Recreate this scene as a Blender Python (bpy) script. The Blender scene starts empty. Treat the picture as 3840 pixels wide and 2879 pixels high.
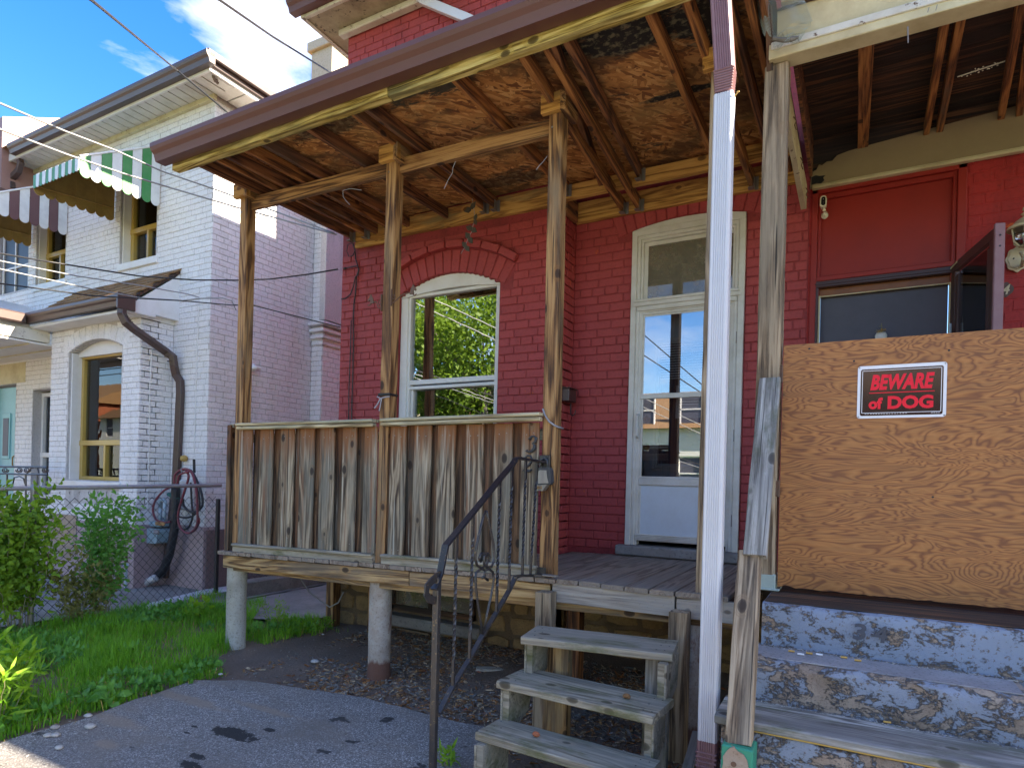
import bpy, math, random
from math import sin, cos, pi, radians, sqrt, atan2
from mathutils import Vector, Matrix, noise

SC = bpy.context.scene
COL = SC.collection
random.seed(11)

# ---------------------------------------------------------------- camera
YAW, ROLL, FPX, PPY = radians(28.7287), radians(1.5184), 2350.82, 1804.82
_f = Vector((-sin(YAW), cos(YAW), 0)); _r0 = Vector((cos(YAW), sin(YAW), 0)); _u0 = _r0.cross(_f)
_r = cos(ROLL)*_r0 + sin(ROLL)*_u0; _u = -sin(ROLL)*_r0 + cos(ROLL)*_u0
CAM = Vector((0, 0, 1.40))
cam = bpy.data.cameras.new('camera'); camo = bpy.data.objects.new('camera', cam); COL.objects.link(camo)
cam.sensor_width = 36; cam.lens = FPX/3840*36; cam.shift_y = (PPY-1439.5)/3840; cam.clip_start = .05; cam.clip_end = 500
camo.matrix_world = Matrix(((_r.x, _u.x, -_f.x, 0), (_r.y, _u.y, -_f.y, 0), (_r.z, _u.z, -_f.z, 1.40), (0, 0, 0, 1)))
SC.camera = camo

# ---------------------------------------------------------------- sun, sky, exposure
SUN_EL, SUN_AZ = radians(34), radians(15.9)         # azimuth measured from +X towards +Y
S = Vector((cos(SUN_EL)*cos(SUN_AZ), cos(SUN_EL)*sin(SUN_AZ), sin(SUN_EL)))
sl = bpy.data.lights.new('sun', 'SUN'); sl.energy = 5.0; sl.angle = radians(.55); sl.color = (1, .93, .82)
so = bpy.data.objects.new('sun', sl); COL.objects.link(so); so.rotation_euler = S.to_track_quat('Z', 'Y').to_euler(); so.location = (0, 0, 30)
W = bpy.data.worlds.new('World'); SC.world = W; W.use_nodes = True
nt = W.node_tree; nt.nodes.clear()
def wn(t, **k):
    n = nt.nodes.new(t)
    for a, b in k.items(): setattr(n, a, b)
    return n
sky = wn('ShaderNodeTexSky', sky_type='NISHITA', sun_disc=False, sun_elevation=SUN_EL, sun_rotation=atan2(S.x, S.y), altitude=100, air_density=1.0, dust_density=.6, ozone_density=2.2)
tc = wn('ShaderNodeTexCoord'); mp = wn('ShaderNodeMapping'); mp.inputs['Scale'].default_value = (1.0, 1.0, 2.6); mp.inputs['Location'].default_value = (8.2, 3.3, 4.6); mp.inputs['Rotation'].default_value = (.2, .5, .3)
n1 = wn('ShaderNodeTexNoise'); n1.inputs['Scale'].default_value = 3.1; n1.inputs['Detail'].default_value = 9; n1.inputs['Roughness'].default_value = .58; n1.inputs['Distortion'].default_value = .25
rp = wn('ShaderNodeValToRGB'); rp.color_ramp.elements[0].position = .50; rp.color_ramp.elements[0].color = (0, 0, 0, 1); rp.color_ramp.elements[1].position = .80; rp.color_ramp.elements[1].color = (1, 1, 1, 1)
nt.links.new(tc.outputs['Generated'], mp.inputs[0]); nt.links.new(mp.outputs[0], n1.inputs['Vector'])
# a bank of cloud low over the roofs to the left, part of the same sky
vd = wn('ShaderNodeVectorMath', operation='DOT_PRODUCT'); vd.inputs[1].default_value = (_f+_r*((860-1920)/FPX)-_u*((190-PPY)/FPX)).normalized()
mr = wn('ShaderNodeMapRange'); mr.inputs['From Min'].default_value = .984; mr.inputs['From Max'].default_value = 1.0; mr.inputs['To Min'].default_value = 0; mr.inputs['To Max'].default_value = .21
ad = wn('ShaderNodeMath', operation='ADD')
nt.links.new(tc.outputs['Generated'], vd.inputs[0]); nt.links.new(vd.outputs['Value'], mr.inputs['Value'])
nt.links.new(n1.outputs[0], ad.inputs[0]); nt.links.new(mr.outputs[0], ad.inputs[1]); 
vd2 = wn('ShaderNodeVectorMath', operation='DOT_PRODUCT'); vd2.inputs[1].default_value = (_f+_r*((230-1920)/FPX)-_u*((60-PPY)/FPX)).normalized()
mr2 = wn('ShaderNodeMapRange'); mr2.inputs['From Min'].default_value = .965; mr2.inputs['From Max'].default_value = .992; mr2.inputs['To Min'].default_value = 0; mr2.inputs['To Max'].default_value = .20
sb = wn('ShaderNodeMath', operation='SUBTRACT'); nt.links.new(tc.outputs['Generated'], vd2.inputs[0]); nt.links.new(vd2.outputs['Value'], mr2.inputs['Value'])
nt.links.new(ad.outputs[0], sb.inputs[0]); nt.links.new(mr2.outputs[0], sb.inputs[1]); nt.links.new(sb.outputs[0], rp.inputs[0])
mx = wn('ShaderNodeMix', data_type='RGBA'); mx.inputs['B'].default_value = (5.4, 5.5, 5.7, 1)
hs = wn('ShaderNodeHueSaturation'); hs.inputs['Saturation'].default_value = 1.42; hs.inputs['Hue'].default_value = .512
nt.links.new(sky.outputs[0], hs.inputs['Color']); nt.links.new(hs.outputs[0], mx.inputs['A']); nt.links.new(rp.outputs[0], mx.inputs['Factor'])
bg = wn('ShaderNodeBackground'); bg.inputs['Strength'].default_value = .10
ow = wn('ShaderNodeOutputWorld'); nt.links.new(mx.outputs['Result'], bg.inputs[0]); nt.links.new(bg.outputs[0], ow.inputs[0])
vs = SC.view_settings; vs.view_transform = 'Standard'; vs.look = 'None'; vs.gamma = 1; vs.exposure = 2.38; vs.use_curve_mapping = False
vs.use_white_balance = True; vs.white_balance_temperature = 7500; vs.white_balance_tint = 12
SC.cycles.max_bounces = 8; SC.cycles.diffuse_bounces = 5; SC.cycles.glossy_bounces = 4; SC.cycles.transparent_max_bounces = 12
SC.cycles.use_denoising = True; SC.cycles.sample_clamp_indirect = 8; SC.cycles.caustics_reflective = False; SC.cycles.caustics_refractive = False

# ---------------------------------------------------------------- helpers
WM = {}
def at(px, py, X=None, Y=None, Z=None):
    """point on a real plane of the place (X=, Y= or Z= in metres) for a surveyed sight line"""
    d = _f + _r*((px-1920)/FPX) - _u*((py-PPY)/FPX)
    t = (X-CAM.x)/d.x if X is not None else (Y-CAM.y)/d.y if Y is not None else (Z-CAM.z)/d.z
    return CAM + d*t
def sight(p):
    v = Vector(p)-CAM; D = v.dot(_f)
    return (1920+FPX*v.dot(_r)/D, PPY-FPX*v.dot(_u)/D, D) if D > .05 else (-9e9, -9e9, -1)
def place(o, M, parent=None):
    COL.objects.link(o)
    if parent is not None:
        o.parent = parent; o.matrix_parent_inverse = WM[parent.name].inverted()
    o.matrix_basis = M; WM[o.name] = M
    return o
def tag(o, label=None, cat=None, group=None, kind=None):
    if label: o['label'] = label
    if cat: o['category'] = cat
    if group: o['group'] = group
    if kind: o['kind'] = kind
    return o
def thing(name, label, cat, loc=(0, 0, 0), group=None):
    return tag(place(bpy.data.objects.new(name, None), Matrix.Translation(Vector(loc))), label, cat, group)
def mesh(name, V, F, mt, smooth=False):
    me = bpy.data.meshes.new(name); me.from_pydata([tuple(v) for v in V], [], F)
    if mt: me.materials.append(mt)
    if smooth: me.polygons.foreach_set('use_smooth', [True]*len(me.polygons))
    me.update(); return me
def cbox(sx, sy, sz, b):
    """chamfered box about the origin"""
    hx, hy, hz = sx/2, sy/2, sz/2; b = min(b, hx*.6, hy*.6, hz*.6)
    V = []; ix = {}
    for x in (-1, 1):
        for y in (-1, 1):
            for z in (-1, 1):
                ix[x, y, z] = len(V)
                V += [(x*hx, y*(hy-b), z*(hz-b)), (x*(hx-b), y*hy, z*(hz-b)), (x*(hx-b), y*(hy-b), z*hz)]
    F = []
    def face(l, n):
        a = Vector(V[l[0]]); c = (Vector(V[l[1]])-a).cross(Vector(V[l[2]])-a)
        F.append(tuple(l) if c.dot(Vector(n)) > 0 else tuple(reversed(l)))
    for s in (-1, 1):
        face([ix[s, -1, -1], ix[s, 1, -1], ix[s, 1, 1], ix[s, -1, 1]], (s, 0, 0))
        face([ix[-1, s, -1]+1, ix[1, s, -1]+1, ix[1, s, 1]+1, ix[-1, s, 1]+1], (0, s, 0))
        face([ix[-1, -1, s]+2, ix[1, -1, s]+2, ix[1, 1, s]+2, ix[-1, 1, s]+2], (0, 0, s))
        for t in (-1, 1):
            face([ix[s, t, -1], ix[s, t, -1]+1, ix[s, t, 1]+1, ix[s, t, 1]], (s, t, 0))
            face([ix[s, -1, t], ix[s, -1, t]+2, ix[s, 1, t]+2, ix[s, 1, t]], (s, 0, t))
            face([ix[-1, s, t]+1, ix[-1, s, t]+2, ix[1, s, t]+2, ix[1, s, t]+1], (0, s, t))
            for w in (-1, 1): face([ix[s, t, w], ix[s, t, w]+1, ix[s, t, w]+2], (s, t, w))
    return V, F
_cache = {}
def boxmesh(name, sx, sy, sz, b, mt):
    k = (name, round(sx, 4), round(sy, 4), round(sz, 4), b, mt.name if mt else '')
    if k not in _cache: _cache[k] = mesh(name, *cbox(sx, sy, sz, b), mt)
    return _cache[k]
def box(name, lo, hi, mt, parent=None, b=.003):
    lo, hi = Vector(lo), Vector(hi); s = hi-lo
    s = Vector((abs(s.x), abs(s.y), abs(s.z)))
    return place(bpy.data.objects.new(name, boxmesh(name, s.x, s.y, s.z, b, mt)), Matrix.Translation((lo+hi)/2), parent)
def frame_of(p0, p1, up):
    x = (Vector(p1)-Vector(p0)).normalized(); up = Vector(up)
    y = up.cross(x)
    if y.length < 1e-4: y = Vector((0, 1, 0)).cross(x)
    y.normalize(); z = x.cross(y)
    return x, y, z
def beam(name, p0, p1, w, h, mt, parent=None, up=(0, 0, 1), b=.003, wob=0, seg=0):
    """timber from p0 to p1: length is local X, w is its width across, h its height along up"""
    p0, p1 = Vector(p0), Vector(p1); x, y, z = frame_of(p0, p1, up); L = (p1-p0).length
    M = Matrix(((x.x, y.x, z.x, 0), (x.y, y.y, z.y, 0), (x.z, y.z, z.z, 0), (0, 0, 0, 1))); M.translation = (p0+p1)/2
    if not wob: me = boxmesh(name, L, w, h, b, mt)
    else:
        n = seg or max(4, int(L/.12)); r = random.random()*90; V = []; F = []
        for i in range(n+1):
            t = -L/2+L*i/n
            for j, (a, c) in enumerate(((-1, -1), (-1, 1), (1, 1), (1, -1))):
                for (da, dc) in (((b, 0), (0, b)) if j in (0, 2) else ((0, b), (b, 0))):
                    q = noise.noise_vector(Vector((t*5, a*3+da*300, c*3+r+dc*300)))*wob
                    V.append((t+(q.x if i in (0, n) else 0), a*(w/2-da)+q.y, c*(h/2-dc)+q.z))
        for i in range(n):
            for j in range(8): F.append((i*8+j, i*8+(j+1) % 8, i*8+8+(j+1) % 8, i*8+8+j))
        F.append(tuple(range(7, -1, -1))); F.append(tuple(n*8+j for j in range(8)))
        me = mesh(name, V, [tuple(reversed(f)) for f in F], mt)
        # normals are made consistent by construction order; recalc to be safe
        import bmesh
        bm = bmesh.new(); bm.from_mesh(me); bmesh.ops.recalc_face_normals(bm, faces=bm.faces); bm.to_mesh(me); bm.free()
    return place(bpy.data.objects.new(name, me), M, parent)

class G:
    """collects shapes for ONE mesh object, in world coordinates"""
    def __init__(s): s.V = []; s.F = []
    def add(s, V, F, M=None):
        n = len(s.V); s.V += [(M @ Vector(v)) if M is not None else Vector(v) for v in V]; s.F += [tuple(i+n for i in f) for f in F]; return s
    def box(s, lo, hi, b=.002, rot=None):
        lo, hi = Vector(lo), Vector(hi); d = hi-lo; M = Matrix.Translation((lo+hi)/2)
        if rot is not None: M = M @ rot
        return s.add(*cbox(abs(d.x), abs(d.y), abs(d.z), b), M)
    def beam(s, p0, p1, w, h, up=(0, 0, 1), b=.002):
        p0, p1 = Vector(p0), Vector(p1); x, y, z = frame_of(p0, p1, up)
        M = Matrix(((x.x, y.x, z.x, 0), (x.y, y.y, z.y, 0), (x.z, y.z, z.z, 0), (0, 0, 0, 1))); M.translation = (p0+p1)/2
        return s.add(*cbox((p1-p0).length, w, h, b), M)
    def tube(s, P, r, n=8, cap=True, squash=None):
        P = [Vector(p) for p in P]; R = r if isinstance(r, (list, tuple)) else [r]*len(P)
        T = [(P[min(i+1, len(P)-1)]-P[max(i-1, 0)]).normalized() for i in range(len(P))]
        a = Vector((0, 0, 1)) if abs(T[0].z) < .9 else Vector((1, 0, 0))
        a = (a-T[0]*a.dot(T[0])).normalized(); V = []; F = []
        for i, p in enumerate(P):
            a = (a-T[i]*a.dot(T[i])).normalized(); b = T[i].cross(a)
            for k in range(n):
                q = 2*pi*k/n; V.append(p+(a*cos(q)*(squash or 1)+b*sin(q))*R[i])
        for i in range(len(P)-1):
            for k in range(n): F.append((i*n+k, i*n+(k+1) % n, i*n+n+(k+1) % n, i*n+n+k))
        if cap: F.append(tuple(range(n-1, -1, -1))); F.append(tuple((len(P)-1)*n+k for k in range(n)))
        return s.add(V, F)
    def rtube(s, P, w, h, up=(0, 0, 1)):
        """rectangular pipe along a path"""
        P = [Vector(p) for p in P]; V = []; F = []
        for i, p in enumerate(P):
            t = (P[min(i+1, len(P)-1)]-P[max(i-1, 0)]).normalized(); y = Vector(up).cross(t).normalized(); z = t.cross(y)
            c = .12
            for a, b in ((-1, -1+c), (-1, 1-c), (-1+c, 1), (1-c, 1), (1, 1-c), (1, -1+c), (1-c, -1), (-1+c, -1)): V.append(p+y*a*w/2+z*b*h/2)
        for i in range(len(P)-1):
            for k in range(8): F.append((i*8+(k+1) % 8, i*8+k, i*8+8+k, i*8+8+(k+1) % 8))
        F.append(tuple(range(8))); F.append(tuple((len(P)-1)*8+7-k for k in range(8)))
        return s.add(V, F)
    def lathe(s, c, prof, n=16, ax='Z', scale=(1, 1)):
        V = []; F = []
        for r, h in prof:
            for k in range(n):
                q = 2*pi*k/n; x, y = r*cos(q)*scale[0], r*sin(q)*scale[1]
                V.append(Vector(c)+(Vector((x, y, h)) if ax == 'Z' else Vector((x, -h, y)) if ax == 'Y' else Vector((h, x, y))))
        for i in range(len(prof)-1):
            for k in range(n): F.append((i*n+k, i*n+(k+1) % n, i*n+n+(k+1) % n, i*n+n+k))
        F.append(tuple(range(n-1, -1, -1))); F.append(tuple((len(prof)-1)*n+k for k in range(n)))
        return s.add(V, F)
    def prism(s, pts, d, ax='Y'):
        """polygon (a,z) pairs: ax='Y' -> (X,Z) polygon extruded from Y=d0 to d1, ax='X' -> (Y,Z) polygon, ax='Z' -> (X,Y)"""
        n = len(pts)
        mk = {'Y': lambda a, b, t: (a, t, b), 'X': lambda a, b, t: (t, a, b), 'Z': lambda a, b, t: (a, b, t)}[ax]
        V = [mk(a, b, d[0]) for a, b in pts]+[mk(a, b, d[1]) for a, b in pts]
        F = [tuple(range(n)), tuple(range(2*n-1, n-1, -1))]+[(i, i+n, (i+1) % n+n, (i+1) % n) for i in range(n)]
        return s.add(V, F)
    def obj(s, name, mt, parent=None, smooth=False, fix=True, kind=None, auto=False):
        if not s.V: return None
        c = Vector((0, 0, 0))
        for v in s.V[::max(1, len(s.V)//200)]: c += v
        c /= len(s.V[::max(1, len(s.V)//200)])
        me = mesh(name, [v-c for v in s.V], s.F, mt, smooth)
        if fix:
            import bmesh
            bm = bmesh.new(); bm.from_mesh(me); bmesh.ops.recalc_face_normals(bm, faces=bm.faces)
            if auto:
                for e in bm.edges: e.smooth = e.calc_face_angle(0) < .7
            bm.to_mesh(me); bm.free()
        o = place(bpy.data.objects.new(name, me), Matrix.Translation(c), parent)
        if kind: o['kind'] = kind
        return o

# ---------------------------------------------------------------- materials
class B:
    def __init__(s, name):
        s.m = bpy.data.materials.new(name); s.m.use_nodes = True; s.t = s.m.node_tree; s.t.nodes.clear()
        s.out = s.t.nodes.new('ShaderNodeOutputMaterial'); s.p = s.n('BsdfPrincipled'); s.t.links.new(s.p.outputs[0], s.out.inputs[0])
    def n(s, kind, _p=None, **k):
        nd = s.t.nodes.new('ShaderNode'+kind)
        for a, v in (_p or {}).items(): setattr(nd, a, v)
        for a, v in k.items(): s.set(nd.inputs[int(a[1:])] if a[0] == '_' else nd.inputs[a.replace('_', ' ')], v)
        return nd
    def set(s, sock, v):
        if isinstance(v, bpy.types.NodeSocket): s.t.links.new(v, sock)
        elif isinstance(v, bpy.types.Node): s.t.links.new(v.outputs[0], sock)
        else: sock.default_value = (tuple(v)+(1,) if hasattr(v, '__len__') and len(v) == 3 and sock.type == 'RGBA' else v)
    def co(s, kind='Object', scale=(1, 1, 1), rnd=0, loc=(0, 0, 0), rot=(0, 0, 0)):
        if kind == 'World': v = s.n('NewGeometry').outputs['Position']
        else: v = s.n('TexCoord').outputs[kind]
        if rnd:
            oi = s.n('ObjectInfo').outputs['Random']; m = s.math('MULTIPLY', oi, rnd)
            v = s.n('VectorMath', {'operation': 'ADD'}, _0=v, _1=m).outputs[0]
        return s.n('Mapping', Vector=v, Scale=scale, Location=loc, Rotation=rot).outputs[0]
    def noise(s, v, scale=1, det=4, rough=.55, dist=0): return s.n('TexNoise', Vector=v, Scale=scale, Detail=det, Roughness=rough, Distortion=dist).outputs[0]
    def noisec(s, v, scale=1, det=2): return s.n('TexNoise', Vector=v, Scale=scale, Detail=det).outputs[1]
    def vor(s, v, scale=1, feat='F1', out=0, rand=1): return s.n('TexVoronoi', {'feature': feat}, Vector=v, Scale=scale, Randomness=rand).outputs[out]
    def math(s, op, a, b=0, clamp=False): return s.n('Math', {'operation': op, 'use_clamp': clamp}, _0=a, _1=b).outputs[0]
    def ramp(s, f, st, interp='LINEAR'):
        r = s.t.nodes.new('ShaderNodeValToRGB'); r.color_ramp.interpolation = interp; e = r.color_ramp.elements
        while len(e) < len(st): e.new(.5)
        for i, (p, c) in enumerate(st):
            e[i].position = p; e[i].color = (c, c, c, 1) if not hasattr(c, '__len__') else tuple(c)+(1,)
        s.set(r.inputs[0], f); return r.outputs[0]
    def mix(s, f, a, b, bt='MIX'):
        m = s.t.nodes.new('ShaderNodeMix'); m.data_type = 'RGBA'; m.blend_type = bt
        s.set(m.inputs['Factor'], f); s.set(m.inputs['A'], a); s.set(m.inputs['B'], b); return m.outputs['Result']
    def xyz(s, v): return s.n('SeparateXYZ', _0=v).outputs
    def fin(s, col=None, rough=.7, h=None, bs=.3, bd=.005, **k):
        if col is not None: s.set(s.p.inputs['Base Color'], col)
        s.set(s.p.inputs['Roughness'], rough)
        for a, v in k.items(): s.set(s.p.inputs[a.replace('_', ' ')], v)
        if h is not None: s.set(s.p.inputs['Normal'], s.n('Bump', Strength=bs, Distance=bd, Height=h).outputs[0])
        return s.m

def wood(name, dark, mid, light, grey=(.2, .2, .18), g=.4, knots=True, stain=None, crack=.5, bs=.5, rough=.8, fine=1.0, moss=None):
    b = B(name); v = b.co('Object', rnd=37)
    def m(sx, sy): return b.n('Mapping', Vector=v, Scale=(sx, sy, sy)).outputs[0]
    warp = b.noise(m(1.2, 5), 1, 2)
    fig = b.noise(m(.55, 7*fine), 1, 3, .5, .6)
    rings = b.math('SINE', b.math('MULTIPLY', fig, 46))
    fineg = b.math('ADD', b.math('MULTIPLY', b.noise(m(2.5, 75*fine), 1, 6, .75), .55), b.math('MULTIPLY', b.noise(m(4.5, 190*fine), 1, 4, .7), .45))
    f = b.math('ADD', b.math('MULTIPLY', rings, .20), b.math('ADD', b.math('MULTIPLY', fineg, 1.75), -.38))
    c = b.ramp(f, [(.22, dark), (.45, mid), (.72, light)])
    gm = b.ramp(b.noise(m(1.1, 6), 1, 6, .62), [(.62-g*.45, 0), (.72-g*.25, 1)])
    gc = b.mix(fineg, tuple(x*.45 for x in grey), tuple(min(1, x*1.5) for x in grey))
    c = b.mix(b.math('MULTIPLY', gm, .9), c, gc)
    if stain:
        gx = b.xyz(b.n('TexCoord').outputs['Generated'])[0]
        st = b.math('ADD', gx, b.math('MULTIPLY', b.math('SUBTRACT', b.noise(m(1.5, 40), 1, 3), .5), .5))
        c = b.mix(b.ramp(st, [(.72, 0), (.97, 1)]), c, b.mix(fineg, stain, tuple(x*.25 for x in stain)))
        c = b.mix(b.ramp(b.noise(m(.7, 16), 1, 5, .7), [(.56, 0), (.66, .75)]), c, b.mix(fineg, (.10, .035, .015), (.34, .17, .09)))
        c = b.mix(b.ramp(b.noise(m(.9, 28), 1, 4, .7), [(.6, 0), (.7, .6)]), c, (.5, .48, .4))
    if knots:
        vv = b.n('TexVoronoi', {'feature': 'F1'}, Vector=b.n('Mapping', Vector=v, Scale=(5.5, 9, 9)).outputs[0], Scale=1)
        kd = b.math('ADD', vv.outputs[0], b.ramp(b.xyz(vv.outputs[1])[0], [(.42, 0), (.44, 1)]))
        c = b.mix(b.ramp(kd, [(.11, .95), (.17, .75), (.20, 0)]), c, tuple(x*.7 for x in dark))
        c = b.mix(b.ramp(kd, [(.19, 0), (.215, .8), (.25, .3), (.28, .65), (.32, .1), (.42, 0)]), c, tuple(min(1, x*1.15) for x in mid))
    ck = b.ramp(b.noise(m(.8, 48), 1, 2, .5), [(.66, 0), (.70, 1)])
    c = b.mix(b.math('MULTIPLY', ck, crack), c, (.012, .009, .006))
    if moss: c = b.mix(b.ramp(b.noise(b.co('Object', rnd=11, scale=(3, 8, 8)), 1, 6, .7), [(.5, 0), (.66, .8)]), c, moss)
    h = b.math('SUBTRACT', b.math('ADD', fineg, b.math('MULTIPLY', rings, .1)), b.math('MULTIPLY', ck, .8))
    return b.fin(c, rough, h, bs, .004)
def paint(name, col, rough=.5, dirt=(.25, .2, .14), da=.35, bs=.12, scale=6, chip=None, spec=.4):
    b = B(name); v = b.co('World')
    n = b.noise(v, scale, 7, .65); f = b.noise(v, scale*9, 4, .6)
    c = b.mix(b.math('MULTIPLY', b.ramp(n, [(.42, 0), (.75, 1)]), da), col, dirt)
    c = b.mix(b.math('MULTIPLY', f, .25), c, tuple(x*.6 for x in col))
    if chip: c = b.mix(b.ramp(b.noise(v, scale*3.5, 8, .75), [(.60, 0), (.63, 1)]), c, chip)
    return b.fin(c, rough, f, bs, .003, Specular_IOR_Level=spec)

M = {}
M['w_post'] = wood('post_timber', (.045, .019, .009), (.20, .092, .031), (.42, .235, .095), (.22, .15, .085), .2, crack=.8)
M['w_post_grey'] = wood('weathered_post', (.05, .03, .018), (.21, .14, .08), (.42, .32, .21), (.24, .19, .13), .4, crack=.9)
M['w_raft'] = wood('rafter_timber', (.028, .010, .006), (.125, .046, .018), (.29, .12, .045), (.11, .065, .04), .25, crack=.35)
M['w_raft2'] = wood('rafter_timber_warm', (.055, .018, .007), (.24, .088, .025), (.44, .19, .055), (.15, .09, .05), .15, crack=.35)
M['w_ledger'] = wood('ledger_timber', (.18, .075, .018), (.42, .205, .048), (.58, .32, .09), (.2, .15, .06), .15, crack=.3)
M['w_eave'] = wood('eave_timber', (.12, .075, .015), (.44, .32, .08), (.68, .56, .22), (.15, .13, .05), .3, crack=.7, bs=.7)
M['w_picket'] = wood('picket_timber', (.035, .022, .014), (.15, .108, .065), (.37, .30, .205), (.155, .15, .12), .42, stain=(.34, .13, .04), crack=.85)
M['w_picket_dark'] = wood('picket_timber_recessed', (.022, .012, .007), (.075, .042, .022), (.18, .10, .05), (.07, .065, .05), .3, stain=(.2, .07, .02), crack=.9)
M['w_cap'] = wood('cap_rail_timber', (.16, .11, .055), (.38, .30, .17), (.56, .48, .30), (.3, .3, .22), .4, crack=.5)
M['w_deck'] = wood('deck_board_timber', (.10, .065, .045), (.22, .165, .12), (.31, .245, .19), (.22, .185, .15), .45, crack=.35, knots=False)
M['w_rim'] = wood('rim_joist_timber', (.06, .03, .012), (.30, .165, .06), (.50, .33, .15), (.16, .12, .08), .45, crack=.7)
M['w_rim_grey'] = wood('rim_joist_grey', (.14, .10, .075), (.36, .29, .22), (.5, .43, .34), (.33, .30, .26), .6, crack=.8)
M['w_tread'] = wood('stair_tread_timber', (.10, .08, .05), (.26, .22, .155), (.42, .375, .285), (.27, .25, .20), .55, crack=.5, moss=(.09, .1, .03))
M['w_greyboard'] = wood('silvery_board', (.09, .08, .07), (.25, .235, .205), (.48, .46, .42), (.20, .195, .18), .5, crack=.8, moss=(.08, .09, .04))
M['w_dark34'] = wood('dark_ceiling_boards', (.012, .007, .005), (.05, .024, .014), (.17, .075, .032), (.03, .022, .018), .45, knots=False, crack=.5)

def _ply():
    b = B('plywood_face'); v = b.co('Object')
    s = b.n('Mapping', Vector=v, Scale=(1.0, 1, 4.2)).outputs[0]
    kd = b.vor(b.n('Mapping', Vector=v, Scale=(2.6, 1, 5.2), Location=(.37, 0, .21)).outputs[0], 1.0)
    eye = b.math('MULTIPLY', b.math('POWER', b.math('SUBTRACT', 1, b.math('MINIMUM', b.math('MULTIPLY', kd, 1.35), 1)), 2.2), 1.5)
    ph = b.math('ADD', b.math('MULTIPLY', b.noise(s, 1.7, 3, .5, .7), 4.4), eye)
    ring = b.math('PINGPONG', b.math('MULTIPLY', ph, 10.5), 1.0)
    fine = b.noise(b.n('Mapping', Vector=v, Scale=(5, 60, 90)).outputs[0], 1, 4, .7)
    edge = b.math('ADD', ring, b.math('MULTIPLY', b.math('SUBTRACT', fine, .5), .5))
    c = b.ramp(edge, [(.0, (.17, .048, .014)), (.22, (.25, .085, .024)), (.45, (.40, .150, .038)), (1, (.49, .205, .058))])
    c = b.mix(b.ramp(kd, [(.045, .9), (.08, 0)]), c, (.05, .03, .02))
    c = b.mix(b.math('MULTIPLY', b.noise(v, 2.2, 4), .45), c, (.30, .13, .045))
    c = b.mix(b.math('MULTIPLY', b.ramp(fine, [(.4, 1), (.6, 0)]), .3), c, (.16, .08, .035))
    return b.fin(c, .62, edge, .22, .002)
M['ply'] = _ply()
def _osb():
    b = B('strand_board'); v = b.co('Object', rnd=7)
    cols = None; hh = None
    for i, (rot, sc) in enumerate(((.3, 1), (1.2, 1.2), (-.5, .9), (2.2, 1.1))):
        mv = b.n('Mapping', Vector=b.n('Mapping', Vector=v, Rotation=(0, 0, rot), Location=(i*3.7, i*1.3, 0)).outputs[0], Scale=(11*sc, 40*sc, 1)).outputs[0]
        vv = b.n('TexVoronoi', {'feature': 'F1'}, Vector=mv, Scale=1, Randomness=1)
        g = b.xyz(vv.outputs[1])[0]
        c = b.ramp(g, [(0, (.17, .058, .018)), (.35, (.40, .165, .045)), (.7, (.56, .26, .08)), (1, (.70, .39, .15))])
        sel = b.ramp(b.xyz(vv.outputs[1])[1], [(.55, 0), (.56, 1)])
        cols = c if cols is None else b.mix(sel, cols, c); hh = g if hh is None else b.math('ADD', hh, g)
    w = b.noise(b.co('World', scale=(1, 1.5, 1), loc=(.3, 2.3, 0)), 1.5, 7, .68)
    c = b.mix(b.ramp(w, [(.5, 0), (.60, .75)]), cols, (.055, .03, .015))
    c = b.mix(b.ramp(b.noise(b.co('World', scale=(1, 2.6, 1), loc=(1.0, .25, 0)), 1.25, 9, .72), [(.60, 0), (.645, 1)]), c, b.mix(b.noise(v, 30), (.006, .005, .004), (.09, .08, .05)))
    c = b.mix(b.math('MULTIPLY', b.ramp(b.noise(b.co('World'), 2.4, 5), [(.52, 0), (.75, 1)]), .55), c, (.34, .24, .09))
    P_ = b.n('NewGeometry').outputs['Position']
    for (cx, cy, rx, ry, am) in ((-1.15, 3.28, .42, .20, 1), (-1.0, 3.95, .34, .045, 1), (-1.55, 3.15, .2, .12, .7), (-3.3, 3.2, .45, .16, .8), (-2.6, 4.5, .5, .16, .8), (-.75, 3.35, .25, .3, 1)):
        dd = b.n('VectorMath', {'operation': 'LENGTH'}, _0=b.n('Mapping', Vector=P_, Location=(-cx/rx, -cy/ry, 0), Scale=(1/rx, 1/ry, 0)).outputs[0]).outputs[1]
        dn = b.math('ADD', dd, b.math('MULTIPLY', b.math('SUBTRACT', b.noise(b.co('World', scale=(3, 7, 1)), 1.3, 8, .75), .5), 2.2))
        c = b.mix(b.ramp(dn, [(.62, am), (.9, 0)]), c, b.mix(b.ramp(b.noise(v, 26, 5), [(.5, 0), (.64, 1)]), (.010, .008, .006), (.16, .14, .08)))
    return b.fin(c, .75, hh, .35, .003)
M['osb'] = _osb()
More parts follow.
